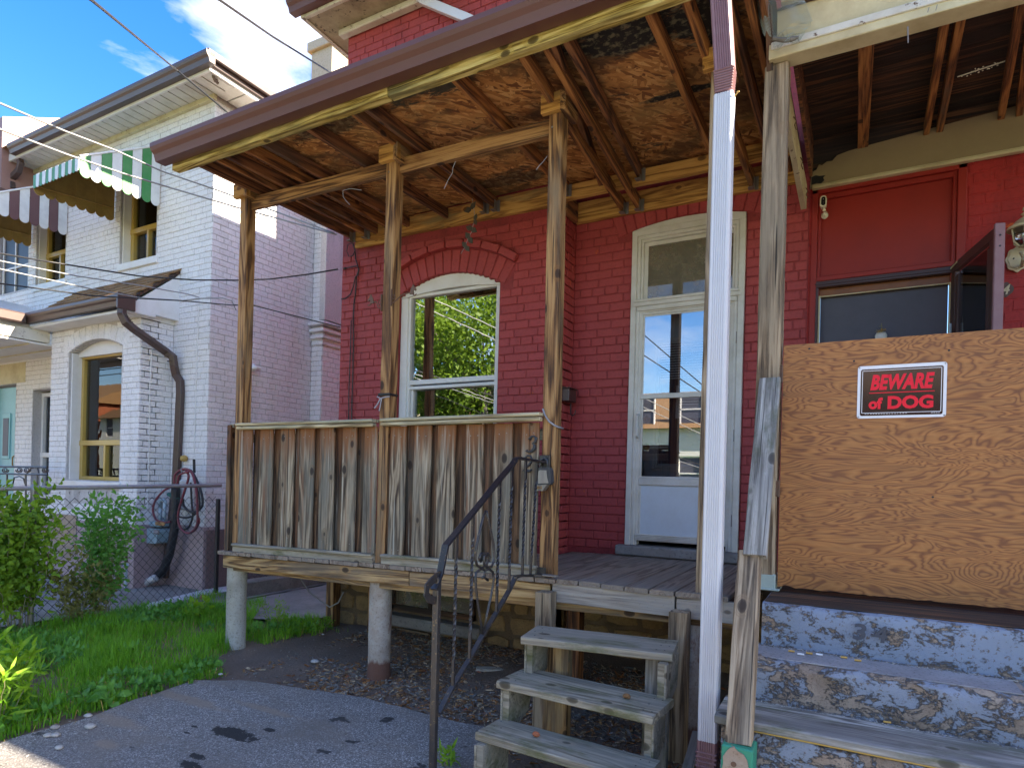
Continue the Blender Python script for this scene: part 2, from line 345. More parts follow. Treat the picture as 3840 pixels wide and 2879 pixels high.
def brickpaint(name, base, alt, dirt, spots=None, rough=.62):
    b = B(name); v = b.co('World'); oi = b.n('ObjectInfo').outputs['Random']
    c = b.mix(b.noise(v, 2.2, 5, .6), base, alt)
    c = b.mix(b.math('MULTIPLY', oi, .22), c, tuple(x*.55 for x in base))
    st = b.noise(b.co('World', scale=(3.5, 3.5, .55)), 1, 6, .65)
    c = b.mix(b.math('MULTIPLY', b.ramp(st, [(.5, 0), (.72, 1)]), .5), c, dirt)
    fn = b.noise(v, 42, 6, .7)
    c = b.mix(b.math('MULTIPLY', b.ramp(fn, [(.36, 1), (.5, 0)]), .3), c, tuple(x*.45 for x in dirt))
    if spots: c = b.mix(b.ramp(b.noise(v, 9, 5, .6), [(.69, 0), (.72, .9)]), c, spots)
    return b.fin(c, rough, b.math('ADD', b.noise(v, 26, 5, .65), b.math('MULTIPLY', fn, .3)), .55, .006, Specular_IOR_Level=.35)
M['b_red'] = brickpaint('red_painted_brick', (.37, .052, .060), (.43, .070, .064), (.22, .036, .04), (.50, .09, .03))
M['b_red_joint'] = brickpaint('red_painted_mortar', (.26, .034, .038), (.34, .046, .048), (.035, .012, .010))
M['b_red34'] = brickpaint('brighter_red_painted_brick', (.40, .026, .024), (.36, .024, .026), (.15, .012, .012), (.62, .12, .03))
M['b_white'] = brickpaint('white_painted_brick', (.76, .76, .77), (.80, .79, .78), (.60, .57, .52))
M['b_white_joint'] = brickpaint('white_painted_mortar', (.50, .48, .47), (.66, .64, .63), (.13, .11, .09))
M['stucco_pink'] = brickpaint('pinkish_foundation_render', (.46, .35, .35), (.40, .30, .31), (.33, .25, .24))
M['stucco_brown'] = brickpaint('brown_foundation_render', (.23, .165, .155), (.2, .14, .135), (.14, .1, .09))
M['stucco_grey'] = brickpaint('grey_chimney_render', (.42, .38, .29), (.5, .45, .35), (.2, .17, .12))
M['white'] = paint('white_paint', (.78, .78, .76), .45, (.5, .45, .35), .3)
M['white_alu'] = paint('white_aluminium_trim', (.66, .65, .60), .38, (.33, .29, .2), .5, scale=5)
M['door_blue'] = paint('pale_door_skin', (.60, .68, .74), .4, (.4, .42, .4), .25)
M['cream'] = paint('yellowed_cream_paint', (.62, .55, .34), .55, (.26, .17, .07), .6, scale=4, chip=None)
M['cream_chip'] = paint('chipped_cream_paint', (.62, .57, .38), .6, (.3, .2, .1), .6, scale=5, chip=(.10, .06, .04))
M['white_peel'] = paint('peeling_white_paint', (.66, .64, .56), .6, (.25, .18, .1), .5, scale=5, chip=(.12, .07, .04))
M['tan'] = paint('tan_painted_board', (.30, .225, .125), .7, (.2, .15, .08), .4, scale=4)
M['gutter'] = paint('brown_aluminium', (.135, .056, .045), .4, (.08, .04, .03), .3, .03, 3, spec=.4)
M['gutter2'] = paint('dark_brown_aluminium', (.085, .052, .044), .4, (.07, .05, .04), .3, .03, 3, spec=.6)
M['purple'] = paint('faded_brown_downspout', (.25, .125, .135), .45, (.6, .52, .5), .12, .05, 12, chip=None)
M['ds_white'] = paint('pale_vinyl_downspout', (.64, .66, .70), .35, (.5, .48, .46), .12, .02, 3)
M['redpanel'] = paint('red_painted_panel', (.30, .020, .014), .5, (.17, .014, .012), .55, .1, 3)
M['brownframe'] = paint('dark_brown_frame', (.07, .034, .03), .35, (.03, .018, .014), .4, .04)
M['orangetrim'] = paint('varnished_trim', (.24, .085, .02), .4, (.1, .03, .01), .5)
M['navy'] = paint('slate_door', (.085, .085, .115), .5, (.05, .05, .06), .4, .1, 6)
M['gold'] = paint('gold_anodised_frame', (.50, .33, .07), .3, (.3, .2, .05), .3, .03, spec=.7)
M['teal'] = paint('teal_door', (.17, .46, .50), .4, (.1, .25, .28), .3)
M['green'] = paint('green_awning_enamel', (.035, .24, .07), .4, (.3, .36, .3), .18)
M['awn_white'] = paint('white_awning_enamel', (.72, .74, .74), .4, (.35, .36, .36), .4, scale=9)
M['awn_brown'] = paint('brown_awning_enamel', (.15, .075, .08), .4, (.2, .12, .12), .3)
M['awn_under'] = paint('brown_awning_underside', (.36, .24, .075), .5, (.1, .06, .02), .5)
M['iron'] = paint('black_iron', (.012, .013, .018), .36, (.05, .03, .025), .25, .2, 22, chip=(.17, .10, .05), spec=.6)
M['ironwear'] = paint('worn_black_iron', (.022, .022, .026), .4, (.10, .065, .035), .45, .25, 14, chip=(.26, .18, .08), spec=.6)
M['rustiron'] = paint('rusty_cast_iron', (.13, .075, .05), .7, (.2, .08, .04), .5, .3, 20)
M['black'] = paint('black_plastic', (.016, .016, .018), .4, (.03, .03, .03), .3, .02)
M['wire'] = paint('cable_sheath', (.022, .022, .024), .5, (.05, .05, .05), .3, .02)
M['wire_pale'] = paint('pale_cable_sheath', (.30, .31, .31), .5, (.15, .15, .15), .4, .02)
M['rope'] = paint('grey_cord', (.33, .33, .36), .9, (.2, .2, .2), .4, .3, 30)
M['galv'] = paint('galvanised_steel', (.26, .26, .25), .42, (.3, .13, .06), .35, .1, 10); M['galv'].node_tree.nodes['Principled BSDF'].inputs['Metallic'].default_value = .5
M['mesh_wire'] = paint('old_chain_link_wire', (.045, .05, .055), .5, (.06, .05, .04), .4, .05)
M['railrust'] = paint('rust_streaked_fence_rail', (.32, .33, .35), .45, (.25, .09, .05), .5, .1, 5, chip=(.28, .07, .04))
M['meter'] = paint('grey_blue_meter_enamel', (.30, .44, .50), .45, (.12, .16, .17), .4, .05)
M['pipe_blue'] = paint('pale_blue_pipe', (.38, .50, .58), .45, (.25, .25, .25), .4, .05)
M['soffit_dirty'] = paint('mildewed_soffit', (.42, .36, .24), .8, (.05, .038, .022), .9, .6, 3.5, chip=(.03, .022, .014))
M['brass'] = paint('tarnished_brass', (.32, .17, .05), .4, (.1, .06, .03), .5, .1, 20, spec=.7)
M['hose_red'] = paint('dark_red_hose', (.20, .035, .05), .45, (.1, .04, .05), .3, .05)
M['hose_black'] = paint('black_hose', (.02, .022, .026), .45, (.04, .04, .045), .3, .05)
M['hose_green'] = paint('teal_hose', (.02, .14, .12), .45, (.02, .08, .07), .3, .05)
M['vent_white'] = paint('white_flexible_duct', (.6, .62, .64), .5, (.4, .4, .38), .4, .05)
M['bracket'] = paint('pale_green_steel', (.36, .44, .40), .5, (.2, .2, .16), .4, .1, 10)
M['green_rust'] = paint('rusting_green_steel', (.02, .26, .16), .5, (.05, .2, .12), .4, .2, 7, chip=(.30, .22, .10), spec=.4)
M['camwhite'] = paint('cream_plastic', (.72, .68, .52), .35, (.5, .45, .3), .3, .02)
M['lampcream'] = paint('cream_cast_metal', (.60, .52, .35), .45, (.25, .15, .06), .45, .15, 14)
M['signwhite'] = paint('sign_white', (.82, .83, .86), .3, (.7, .7, .7), .1, .01)
M['signblack'] = paint('sign_black', (.012, .012, .014), .12, (.02, .02, .02), .1, 0, spec=.8)
M['signred'] = paint('sign_red', (.90, .008, .030), .35, (.8, .01, .03), .1, 0)
M['plaque'] = paint('brown_number_plaque', (.10, .05, .04), .5, (.05, .03, .02), .3, .1)
M['digit'] = paint('black_house_number', (.035, .038, .042), .45, (.06, .05, .04), .3, .1)
M['paper'] = paint('paper_sheet', (.78, .80, .82), .7, (.7, .7, .7), .1, .01)
M['print'] = paint('printed_ink', (.10, .10, .13), .7, (.1, .1, .1), .1, .0)
M['straw'] = paint('dried_raffia', (.50, .33, .10), .8, (.25, .15, .04), .4, .1, 30)
M['pumpkin'] = paint('white_pumpkin', (.72, .70, .66), .5, (.4, .35, .3), .35, .1, 20)
M['brick_raw'] = paint('bare_orange_brick', (.40, .12, .055), .85, (.2, .08, .05), .4, .4, 20)
M['osc_dark'] = paint('dark_interior', (.012, .011, .012), .8, (.01, .01, .01), .1, 0)
M['shutter'] = paint('cream_shutter', (.55, .53, .46), .5, (.3, .28, .2), .3, .02)
M['curtain'] = paint('grey_curtain', (.16, .15, .15), .9, (.08, .08, .08), .4, .1, 5)
M['chime'] = paint('dark_bronze_leaf', (.06, .05, .035), .4, (.03, .025, .02), .4, .1, 20, spec=.6)
M['lockface'] = paint('brushed_lock_face', (.34, .30, .25), .3, (.2, .25, .28), .3, .03)
M['lockgrey'] = paint('lock_body', (.05, .055, .065), .4, (.1, .1, .1), .3, .05)
M['filter'] = paint('cigarette_filter', (.62, .36, .10), .8, (.4, .2, .06), .3, .05)
M['step_fig'] = paint('raised_step_figure', (.07, .08, .105), .8, (.1, .09, .08), .5, .3, 20)
M['nut'] = paint('walnut_husk', (.26, .12, .04), .6, (.1, .04, .02), .5, .4, 60)

def concrete(name, c1, c2, dark, rough=.9, sc=4, rust=None, bs=.6, bd=.01, blue=None, bt=.5):
    b = B(name); v = b.co('World')
    n = b.noise(v, sc, 8, .68); f = b.noise(v, sc*14, 5, .7)
    c = b.mix(b.ramp(n, [(.35, 0), (.65, 1)]), c1, c2); c = b.mix(b.ramp(b.noise(v, sc*.7, 6), [(.52, 0), (.72, .7)]), c, dark)
    c = b.mix(b.ramp(f, [(.33, .6), (.46, 0)]), c, tuple(x*.4 for x in dark)); h = b.math('ADD', n, b.math('MULTIPLY', f, .5))
    if blue:
        pn = b.noise(b.co('World', scale=(1, 1, 1.6)), 7.5, 11, .78, .3); ms = b.ramp(pn, [(bt-.012, 1), (bt+.012, 0)])
        edge = b.ramp(pn, [(bt-.05, 0), (bt-.01, .8), (bt+.012, .8), (bt+.05, 0)])
        bc = b.mix(f, blue, tuple(x*.8+.04 for x in blue)); bc = b.mix(b.ramp(b.noise(v, 38, 6, .7), [(.56, 0), (.62, .85)]), bc, dark)
        c = b.mix(ms, c, bc); c = b.mix(b.math('MULTIPLY', edge, .6), c, tuple(x*.35 for x in dark)); h = b.math('ADD', b.math('MULTIPLY', h, .5), b.math('MULTIPLY', ms, .5))
    if rust:
        c = b.mix(b.ramp(b.noise(b.co('World', scale=(2.5, 2.5, 1)), 2.1, 8, .7), [(.60, 0), (.66, .7)]), c, rust)
        zz = b.math('ADD', b.xyz(b.n('NewGeometry').outputs['Position'])[2], b.math('MULTIPLY', b.math('SUBTRACT', b.noise(b.co('World', scale=(1, 1, .3)), 13, 6, .6), .5), .14))
        c = b.mix(b.ramp(zz, [(.055, .9), (.085, 0)]), c, b.mix(f, rust, tuple(x*.5 for x in rust)))
    return b.fin(c, rough, h, bs, bd)
M['conc'] = concrete('pier_concrete', (.36, .34, .28), (.48, .46, .40), (.22, .2, .15))
M['conc_rust'] = concrete('stained_steel_pier', (.30, .24, .185), (.46, .42, .36), (.27, .15, .08), sc=5, rust=(.16, .055, .03))
M['conc_path'] = concrete('path_concrete', (.20, .19, .18), (.27, .26, .24), (.12, .115, .10), sc=3)
M['kerb'] = concrete('kerb_concrete', (.19, .175, .15), (.30, .28, .25), (.09, .08, .065), sc=5)
M['kerb_sunlit'] = concrete('sunlit_kerb_concrete', (.62, .64, .66), (.5, .52, .55), (.3, .3, .28), sc=4)  # kerb concrete with the sunlight on it put into the pale colour
M['blue_step'] = concrete('peeling_blue_step', (.36, .28, .21), (.27, .2, .15), (.13, .095, .07), sc=6, blue=(.235, .295, .385), bt=.565, bs=.9, bd=.015)
M['blue_step2'] = concrete('badly_peeled_blue_step', (.38, .31, .25), (.28, .21, .16), (.14, .10, .07), sc=7, blue=(.25, .295, .365), bt=.50, bs=1, bd=.02)
M['step_top'] = concrete('grey_step_top', (.24, .235, .24), (.33, .33, .34), (.12, .11, .1), sc=5)
M['stone'] = concrete('rubble_foundation_stone', (.20, .13, .06), (.30, .20, .09), (.10, .065, .03), sc=5, bs=1)
M['stone_m'] = concrete('lime_mortar', (.13, .09, .05), (.17, .12, .07), (.06, .04, .02), sc=7)
def _dirt():
    b = B('bare_soil'); v = b.co('World')
    n = b.noise(v, 2.5, 9, .7); f = b.noise(v, 40, 6, .7)
    c = b.mix(n, (.10, .066, .048), (.33, .24, .18)); c = b.mix(b.ramp(f, [(.5, 0), (.7, .7)]), c, (.15, .115, .09))
    c = b.mix(b.ramp(b.vor(v, 34), [(.07, .8), (.1, 0)]), c, (.28, .26, .24))
    return b.fin(c, .95, b.math('ADD', n, f), 1, .03)
M['dirt'] = _dirt()
def _asph():
    b = B('old_asphalt'); v = b.co('World')
    st = b.vor(v, 170, out=1); g = b.xyz(st)[0]
    c = b.ramp(g, [(0, (.11, .105, .098)), (.6, (.21, .20, .185)), (.9, (.36, .345, .33)), (1, (.52, .51, .49))])
    c = b.mix(b.ramp(b.noise(b.co('World', scale=(1, 2, 1)), 1.6, 7, .65), [(.48, 0), (.66, .7)]), c, (.21, .175, .14))
    c = b.mix(b.ramp(b.noise(b.co('World', loc=(.7, .2, 0), scale=(1, 1.6, 1)), 3.1, 5, .6), [(.63, 0), (.66, .93)]), c, (.014, .014, .015))
    c = b.mix(b.ramp(b.noise(v, .9, 4), [(.45, 0), (.7, .5)]), c, (.10, .098, .096))
    P_ = b.n('NewGeometry').outputs['Position']
    for (px_, py_, rx, ry) in ((880, 2750, .20, .075), (740, 2832, .07, .03), (720, 2872, .13, .04), (728, 2722, .03, .015), (1010, 2735, .05, .03), (700, 2745, .03, .012)):
        q = at(px_, py_, Z=-.048)
        dd = b.n('VectorMath', {'operation': 'LENGTH'}, _0=b.n('Mapping', Vector=P_, Location=(-q.x/rx, -q.y/ry, 0), Scale=(1/rx, 1/ry, 0)).outputs[0]).outputs[1]
        c = b.mix(b.ramp(b.math('ADD', dd, b.math('MULTIPLY', b.math('SUBTRACT', b.noise(v, 16, 6, .7), .5), 2.0)), [(.72, .95), (.86, 0)]), c, (.012, .012, .013))
    for (px_, py_, rx, ry) in ((400, 2790, .12, .05), (700, 2620, .45, .06), (1000, 2660, .35, .05), (430, 2700, .3, .08)):
        q = at(px_, py_, Z=-.048)
        dd = b.n('VectorMath', {'operation': 'LENGTH'}, _0=b.n('Mapping', Vector=P_, Location=(-q.x/rx, -q.y/ry, 0), Scale=(1/rx, 1/ry, 0)).outputs[0]).outputs[1]
        c = b.mix(b.ramp(b.math('ADD', dd, b.math('MULTIPLY', b.math('SUBTRACT', b.noise(v, 9, 7, .7), .5), 1.6)), [(.5, .75), (1.1, 0)]), c, (.27, .21, .155))
    return b.fin(c, .88, g, .7, .006)
M['asphalt'] = _asph()
M['road'] = concrete('road_asphalt', (.06, .06, .062), (.08, .08, .08), (.04, .04, .04), sc=2)
M['walk'] = concrete('sidewalk_concrete', (.30, .29, .27), (.36, .35, .33), (.2, .19, .17), sc=2)
def leaf(name, c1, c2, tr=.35, rough=.55, vein=None):
    b = B(name); v = b.co('World'); oi = b.n('TexCoord').outputs['Generated']
    n = b.noise(v, 5, 3); n2 = b.noise(v, 37, 2)
    c = b.mix(b.ramp(b.math('ADD', b.math('MULTIPLY', n, .6), b.math('MULTIPLY', n2, .4)), [(.35, 0), (.62, 1)]), c1, c2)
    b.fin(c, rough, Specular_IOR_Level=.3)
    t = b.n('BsdfTranslucent', Color=b.mix(.5, c, (c2[0]*1.6, c2[1]*1.8, c2[2])))
    m = b.n('MixShader', _0=tr, _1=b.p.outputs[0], _2=t.outputs[0]); b.t.links.new(m.outputs[0], b.out.inputs[0]); return b.m
M['grass'] = leaf('grass_blade', (.07, .21, .015), (.21, .46, .035))
M['weed'] = leaf('weed_leaf', (.045, .17, .03), (.15, .36, .07))
M['weed2'] = leaf('bright_weed_leaf', (.09, .24, .015), (.24, .40, .03))
M['bush'] = leaf('bush_leaf', (.05, .15, .018), (.22, .36, .03))
M['bush2'] = leaf('variegated_leaf', (.07, .09, .02), (.25, .24, .08))
M['tree_a'] = leaf('street_tree_leaf', (.03, .085, .012), (.17, .26, .022))
M['tree_b'] = leaf('street_tree_leaf_dark', (.02, .06, .012), (.09, .16, .02))
M['dryleaf'] = leaf('dry_leaf', (.14, .055, .025), (.34, .15, .05), .1)
M['chip'] = wood('wood_chip', (.14, .09, .05), (.28, .19, .11), (.46, .35, .22), g=.2, knots=False)
M['bark'] = wood('bark', (.04, .03, .02), (.10, .075, .055), (.17, .14, .11), g=.5, knots=False)
M['stem'] = paint('pale_stem', (.25, .22, .13), .8, (.12, .1, .05), .4, .2, 20)
M['pebble'] = concrete('pebble', (.38, .36, .32), (.5, .48, .44), (.25, .2, .16), sc=9)
def _shingle():
    b = B('asphalt_shingle'); v = b.co('World'); oi = b.n('ObjectInfo').outputs['Random']
    c = b.mix(oi, (.22, .115, .045), (.55, .31, .125)); c = b.mix(b.noise(v, 90, 3), c, (.06, .04, .03))
    return b.fin(c, .92, b.noise(v, 120, 3), .6, .003)
M['shingle'] = _shingle()
def glass(name, refl=.35, tint=(.75, .78, .8), rough=.004, dust=0, wav=.0, lw_=.35):
    b = B(name); b.t.nodes.remove(b.p)
    g = b.n('BsdfGlossy', Color=(.95, .97, 1), Roughness=rough); t = b.n('BsdfTransparent', Color=tint)
    lw = b.n('LayerWeight', Blend=lw_).outputs['Fresnel']
    if wav: b.set(g.inputs['Normal'], b.n('Bump', Strength=.12, Distance=wav, Height=b.noise(b.co('World'), 3.0, 2)).outputs[0])
    f = b.math('ADD', b.math('MULTIPLY', lw, 1-refl), refl, True)
    m = b.n('MixShader', _0=f, _1=t.outputs[0], _2=g.outputs[0])
    if dust:
        d = b.n('BsdfDiffuse', Color=(.30, .27, .2)); n = b.ramp(b.noise(b.co('World'), 9, 9, .75), [(.35, dust*.5), (.7, dust)])
        m = b.n('MixShader', _0=n, _1=m.outputs[0], _2=d.outputs[0])
    b.t.links.new(m.outputs[0], b.out.inputs[0]); return b.m
M['glass'] = glass('window_glass', .33, wav=.004)
M['glass_dark'] = glass('lower_sash_glass', .22, wav=.004)
M['glass_w'] = glass('side_house_glass', .06, wav=.004, lw_=.18)
M['glass_door'] = glass('storm_door_glass', .22)
M['glass_dust'] = glass('dusty_transom_glass', .06, dust=.62)
M['glass_clear'] = glass('lamp_glass', .12)
M['glass34'] = glass('thin_storm_glass', .05)

# ================================================================ GROUND
def sheet(name, poly, z, mt, sub=.12, amp=.0, edge=.0, kind='structure', zf=None):
    """flat irregular polygon sheet, triangulated finely enough for gentle relief"""
    import bmesh
    P = []
    n = len(poly)
    for i in range(n):
        a, b = Vector(poly[i]), Vector(poly[(i+1) % n]); L = (b-a).length; k = max(1, int(L/.10)) if edge and L < 12 else 1
        nrm = Vector((-(b-a).y, (b-a).x)).normalized() if L else Vector((0, 0))
        for j in range(k):
            p = a.lerp(b, j/k)
            if edge: p = p+nrm*noise.noise(Vector((p.x*3.1, p.y*3.1, z*9)))*edge+nrm*noise.noise(Vector((p.x*11, p.y*11, 5)))*edge*.5
            P.append(p)
    bm = bmesh.new(); vs_ = [bm.verts.new((p.x, p.y, z)) for p in P]; f = bm.faces.new(vs_); bmesh.ops.triangulate(bm, faces=[f])
    bmesh.ops.recalc_face_normals(bm, faces=bm.faces)
    if bm.faces[:][0].normal.z < 0: bmesh.ops.reverse_faces(bm, faces=bm.faces)
    me = bpy.data.meshes.new(name); bm.to_mesh(me); bm.free(); me.materials.append(mt)
    o = place(bpy.data.objects.new(name, me), Matrix(), None); o['kind'] = kind; return o
def grid(name, x0, x1, y0, y1, nx, ny, zf, mt, kind='structure'):
    V = [(x0+(x1-x0)*i/nx, y0+(y1-y0)*j/ny, zf(x0+(x1-x0)*i/nx, y0+(y1-y0)*j/ny)) for j in range(ny+1) for i in range(nx+1)]
    F = [(j*(nx+1)+i, j*(nx+1)+i+1, (j+1)*(nx+1)+i+1, (j+1)*(nx+1)+i) for j in range(ny) for i in range(nx)]
    o = place(bpy.data.objects.new(name, mesh(name, V, F, mt, True)), Matrix(), None); o['kind'] = kind; return o
GZ = -.075
def soil_z(x, y):
    h = GZ
    if -6.4 < x < .6 and 1.2 < y < 5.4:
        h += .02*noise.noise(Vector((x*1.3, y*1.3, 2)))+.012*noise.noise(Vector((x*6, y*6, 3)))
        t = max(0, min(1, (y-3.3)/1.2))*max(0, min(1, (x+4.4)/.5)); h += .05*t
    return h
o = sheet('ground', [(-300, -300), (300, -300), (300, 300), (-300, 300)], -.16, M['dirt'])
grid('soil_bed', -6.72, .6, 1.0, 5.3, 150, 90, soil_z, M['dirt'])
sheet('driveway', [(-3.95, -3.0), (-3.92, 1.6), (-3.93, 2.11), (-4.0, 2.5), (-4.02, 2.78), (-3.58, 3.02), (-3.0, 3.16), (-1.87, 3.17), (-1.62, 2.9), (-1.5, 2.3), (-.5, 2.15), (.3, 2.1), (4, 2.1), (4, -3.0)], -.048, M['asphalt'], edge=.05)
sheet('sidewalk', [(-60, -4.6), (60, -4.6), (60, -3.0), (-60, -3.0)], -.04, M['walk'])
sheet('road', [(-80, -12), (80, -12), (80, -4.9), (-80, -4.9)], -.15, M['road'])
g = G(); g.box((-80, -4.9, -.3), (80, -4.6, -.03)); tag(g.obj('kerb', M['kerb']), kind='structure')
sheet('far_sidewalk', [(-60, -13.6), (60, -13.6), (60, -12), (-60, -12)], -.04, M['walk'])
sheet('far_lawn', [(-80, -60), (80, -60), (80, -13.6), (-80, -13.6)], -.06, M['grass'])
sheet('neighbour_path', [(-12, 1.5), (-6.72, 1.5), (-6.72, 3.0), (-6.5, 4.3), (-6.12, 4.6), (-6.3, 9.5), (-7.4, 9.5), (-12, 5.2)], -.03, M['conc_path'])
sheet('side_path', [(-6.1, 4.45), (-5.4, 4.2), (-4.95, 4.45), (-4.72, 4.72), (-4.78, 9.5), (-6.3, 9.5)], -.036, M['conc_path'], edge=.06)

# ================================================================ BRICKWORK
CO = .0714
def bricks(parent, plane, a0, a1, z0, z1, pos, out, mt, nobj=200, forb=None, blen=.226, proud=.007, pname='brick', thick=.05, zphase=0, jit=.0022, course=CO):
    """bricks of a wall face; out = sign of the outward normal on the plane's axis. forb(z)->[(lo,hi)] keeps openings free"""
    rnd = random.Random(int(pos*1000+a0*77)); items = []
    nz0 = int(math.floor((z0-zphase)/course)); nz1 = int(math.ceil((z1-zphase)/course))
    for k in range(nz0, nz1):
        zc = zphase+(k+.5)*course
        if zc-course*.4 < z0 or zc+course*.4 > z1: continue
        head = (k % 6 == 0)
        L = blen*.5 if head else blen
        a = a0-(0 if k % 2 else L*.5)
        blocks = forb(zc) if forb else []
        while a < a1:
            lo, hi = max(a, a0), min(a+L*(1+rnd.uniform(-.04, .04) if not head else 1), a1); nx = hi if hi < a1 else a1+1
            segs = [(lo, hi)]
            for c0, c1 in blocks:
                s2 = []
                for s0, s1 in segs:
                    if c1 <= s0 or c0 >= s1: s2.append((s0, s1)); continue
                    if c0 > s0: s2.append((s0, c0))
                    if c1 < s1: s2.append((c1, s1))
                segs = s2
            for s0, s1 in segs:
                if s1-s0 > .03:
                    p = ((s0+s1)/2, zc, s1-s0-.008); w = Vector((p[0], pos, zc)) if plane == 'Y' else Vector((pos, p[0], zc))
                    sx, sy, D = sight(w); vis = -60 < sx < 3900 and -60 < sy < 2940
                    items.append((D if vis else 1e6+D, p, w))
            a = nx if nx > a else a1+1
            if nx == a1+1: break
    items.sort(key=lambda t: t[0]); rest = G()
    for i, (D, p, w) in enumerate(items):
        L = round(p[2]/.006)*.006-.001; off = rnd.uniform(-jit, jit)*1.2; hgt = course-.0075+rnd.choice((-.001, 0, 0, .001)); 
        tilt = Matrix.Rotation(rnd.uniform(-.006, .006), 4, 'X' if plane == 'X' else 'Y')
        c = Vector(w); n = Vector((0, out, 0)) if plane == 'Y' else Vector((out, 0, 0)); c += n*(proud-thick/2+off); c.z += rnd.uniform(-.001, .001)
        dims = (L, thick, hgt) if plane == 'Y' else (thick, L, hgt)
        if i < nobj and D < 1e6: place(bpy.data.objects.new(pname, boxmesh(pname, *dims, .004, mt)), Matrix.Translation(c) @ tilt, parent)
        else: rest.add(*cbox(*dims, .004), Matrix.Translation(c) @ tilt)
    return rest
def wallface(g, plane, a0, a1, z0, z1, pos, out, T, holes=()):
    """backing wall with real openings. holes: (lo, hi, bottom, top, rise) ; rise>0 gives a segmental arch above top"""
    def seg(lo, hi, b, t):
        if hi-lo < 1e-4 or t-b < 1e-4: return
        if plane == 'Y': g.box((lo, min(pos, pos-out*T), b), (hi, max(pos, pos-out*T), t), 0.0001)
        else: g.box((min(pos, pos-out*T), lo, b), (max(pos, pos-out*T), hi, t), 0.0001)
    cuts = sorted(set([a0, a1]+[c for h in holes for c in h[:2]]))
    for lo, hi in zip(cuts, cuts[1:]):
        mid = (lo+hi)/2; hs_ = sorted([h for h in holes if h[0] <= mid <= h[1]], key=lambda h: h[2]); z = z0
        for h in hs_:
            seg(lo, hi, z, h[2]); z = h[3]
            if h[4] > 0:
                N = 20
                for i in range(N):
                    x0 = lo+(hi-lo)*i/N; x1 = lo+(hi-lo)*(i+1)/N; u = ((x0+x1)/2-(h[0]+h[1])/2)/((h[1]-h[0])/2)
                    seg(x0, x1, h[3]+arch_dz(u, h[1]-h[0], h[4]), h[3]+h[4]+.02)
                z = h[3]+h[4]+.02
        seg(lo, hi, z, z1)
def arch_dz(u, w, rise):
    R = (w*w/4+rise*rise)/(2*rise); x = u*w/2
    return sqrt(max(0, R*R-x*x))-(R-rise)
def voussoirs(parent, xc, w, zs, rise, n, ln, y, mt, out=-1, proud=.009, name='arch_brick', th=.05, a_ext=0):
    R = (w*w/4+rise*rise)/(2*rise); zc = zs-(R-rise); am = math.asin(w/2/R)+a_ext
    for i in range(n):
        a = -am+2*am*(i+.5)/n; wd = 2*am*(R+ln*.2)/n-.007
        c = Vector((xc+sin(a)*(R+ln/2), y+out*(proud-th/2), zc+cos(a)*(R+ln/2)))
        place(bpy.data.objects.new(name, boxmesh(name, wd, th, ln-.006, .005, mt)), Matrix.Translation(c) @ Matrix.Rotation(a+random.uniform(-.01, .01), 4, 'Y'), parent)
    return R, zc, am

# ================================================================ RED HOUSE (no. 32)
YW, YD = 4.75, 5.03          # bay wall with the window, recessed wall with the door
XL, XS, XR = -4.64, -2.19, -.34
rh = thing('red_brick_house', 'red painted brick house with covered wooden porch and white storm door', 'house', (-2.5, 5.2, 0))
wl, wr = -3.90, -2.775; wb, wt, wrise = 1.66, 3.14, .16
dl, dr = -1.665, -.775; dtp, drise = 3.488, .048
g = G(); wallface(g, 'Y', XL, XS, .60, 5.92, YW, -1, .26, [(wl, wr, wb, wt, wrise)])
wallface(g, 'X', YW+.004, YD+.25, .60, 5.92, XS, 1, .0001 + .24)
wallface(g, 'Y', XS-.001, XR, .60, 5.92, YD, -1, .26, [(dl, dr, .90, dtp, drise)])
g.box((XL-.003, YW+.002, .6), (XL+.25, 12, 5.92))
g.obj('wall', M['b_red_joint'], rh)
ring = .205
Rr = (1.125**2/4+wrise**2)/(2*wrise)
def forb_win(z):
    o_ = []
    if wb < z < wt+.03: o_.append((wl-.004, wr+.004))
    zc = wt-(Rr-wrise); ro = Rr+ring+.075
    if z > wt-.10 and ro*ro > (z-zc)**2:
        hw = min(sqrt(ro*ro-(z-zc)**2), 1.125/2+.13 + max(0, (z-wt)*.16))
        o_.append(((wl+wr)/2-hw, (wl+wr)/2+hw))
    return o_
r1 = bricks(rh, 'Y', XL, XS, .74, 3.70, YW, -1, M['b_red'], 330 if False else 170, forb_win)
Rd = (.89**2/4+drise**2)/(2*drise)
def forb_door(z):
    o_ = []
    if z < dtp+.02: o_.append((dl-.004, dr+.004))
    zc = dtp-(Rd-drise); ro = Rd+.20
    if z > dtp-.06: o_.append(((dl+dr)/2-.56, (dl+dr)/2+.56)) if z < dtp+.25 else None
    return o_
r2 = bricks(rh, 'Y', XS+.004, XR, .80, 3.84, YD, -1, M['b_red'], 120, forb_door, jit=.003)
r3 = bricks(rh, 'X', YW, YD, .74, 3.7, XS, 1, M['b_red'], 10)
r4 = bricks(rh, 'Y', XL, XS, 3.95, 5.85, YW, -1, M['b_red'], 0)
r5 = bricks(rh, 'X', YW+.01, 8.0, .74, 5.85, XL, -1, M['b_red'], 0)
rr = G()
for q in (r1, r2, r3, r4, r5): rr.add(q.V, q.F)
tag(rr.obj('brick_courses', M['b_red'], rh, fix=False), kind='stuff')
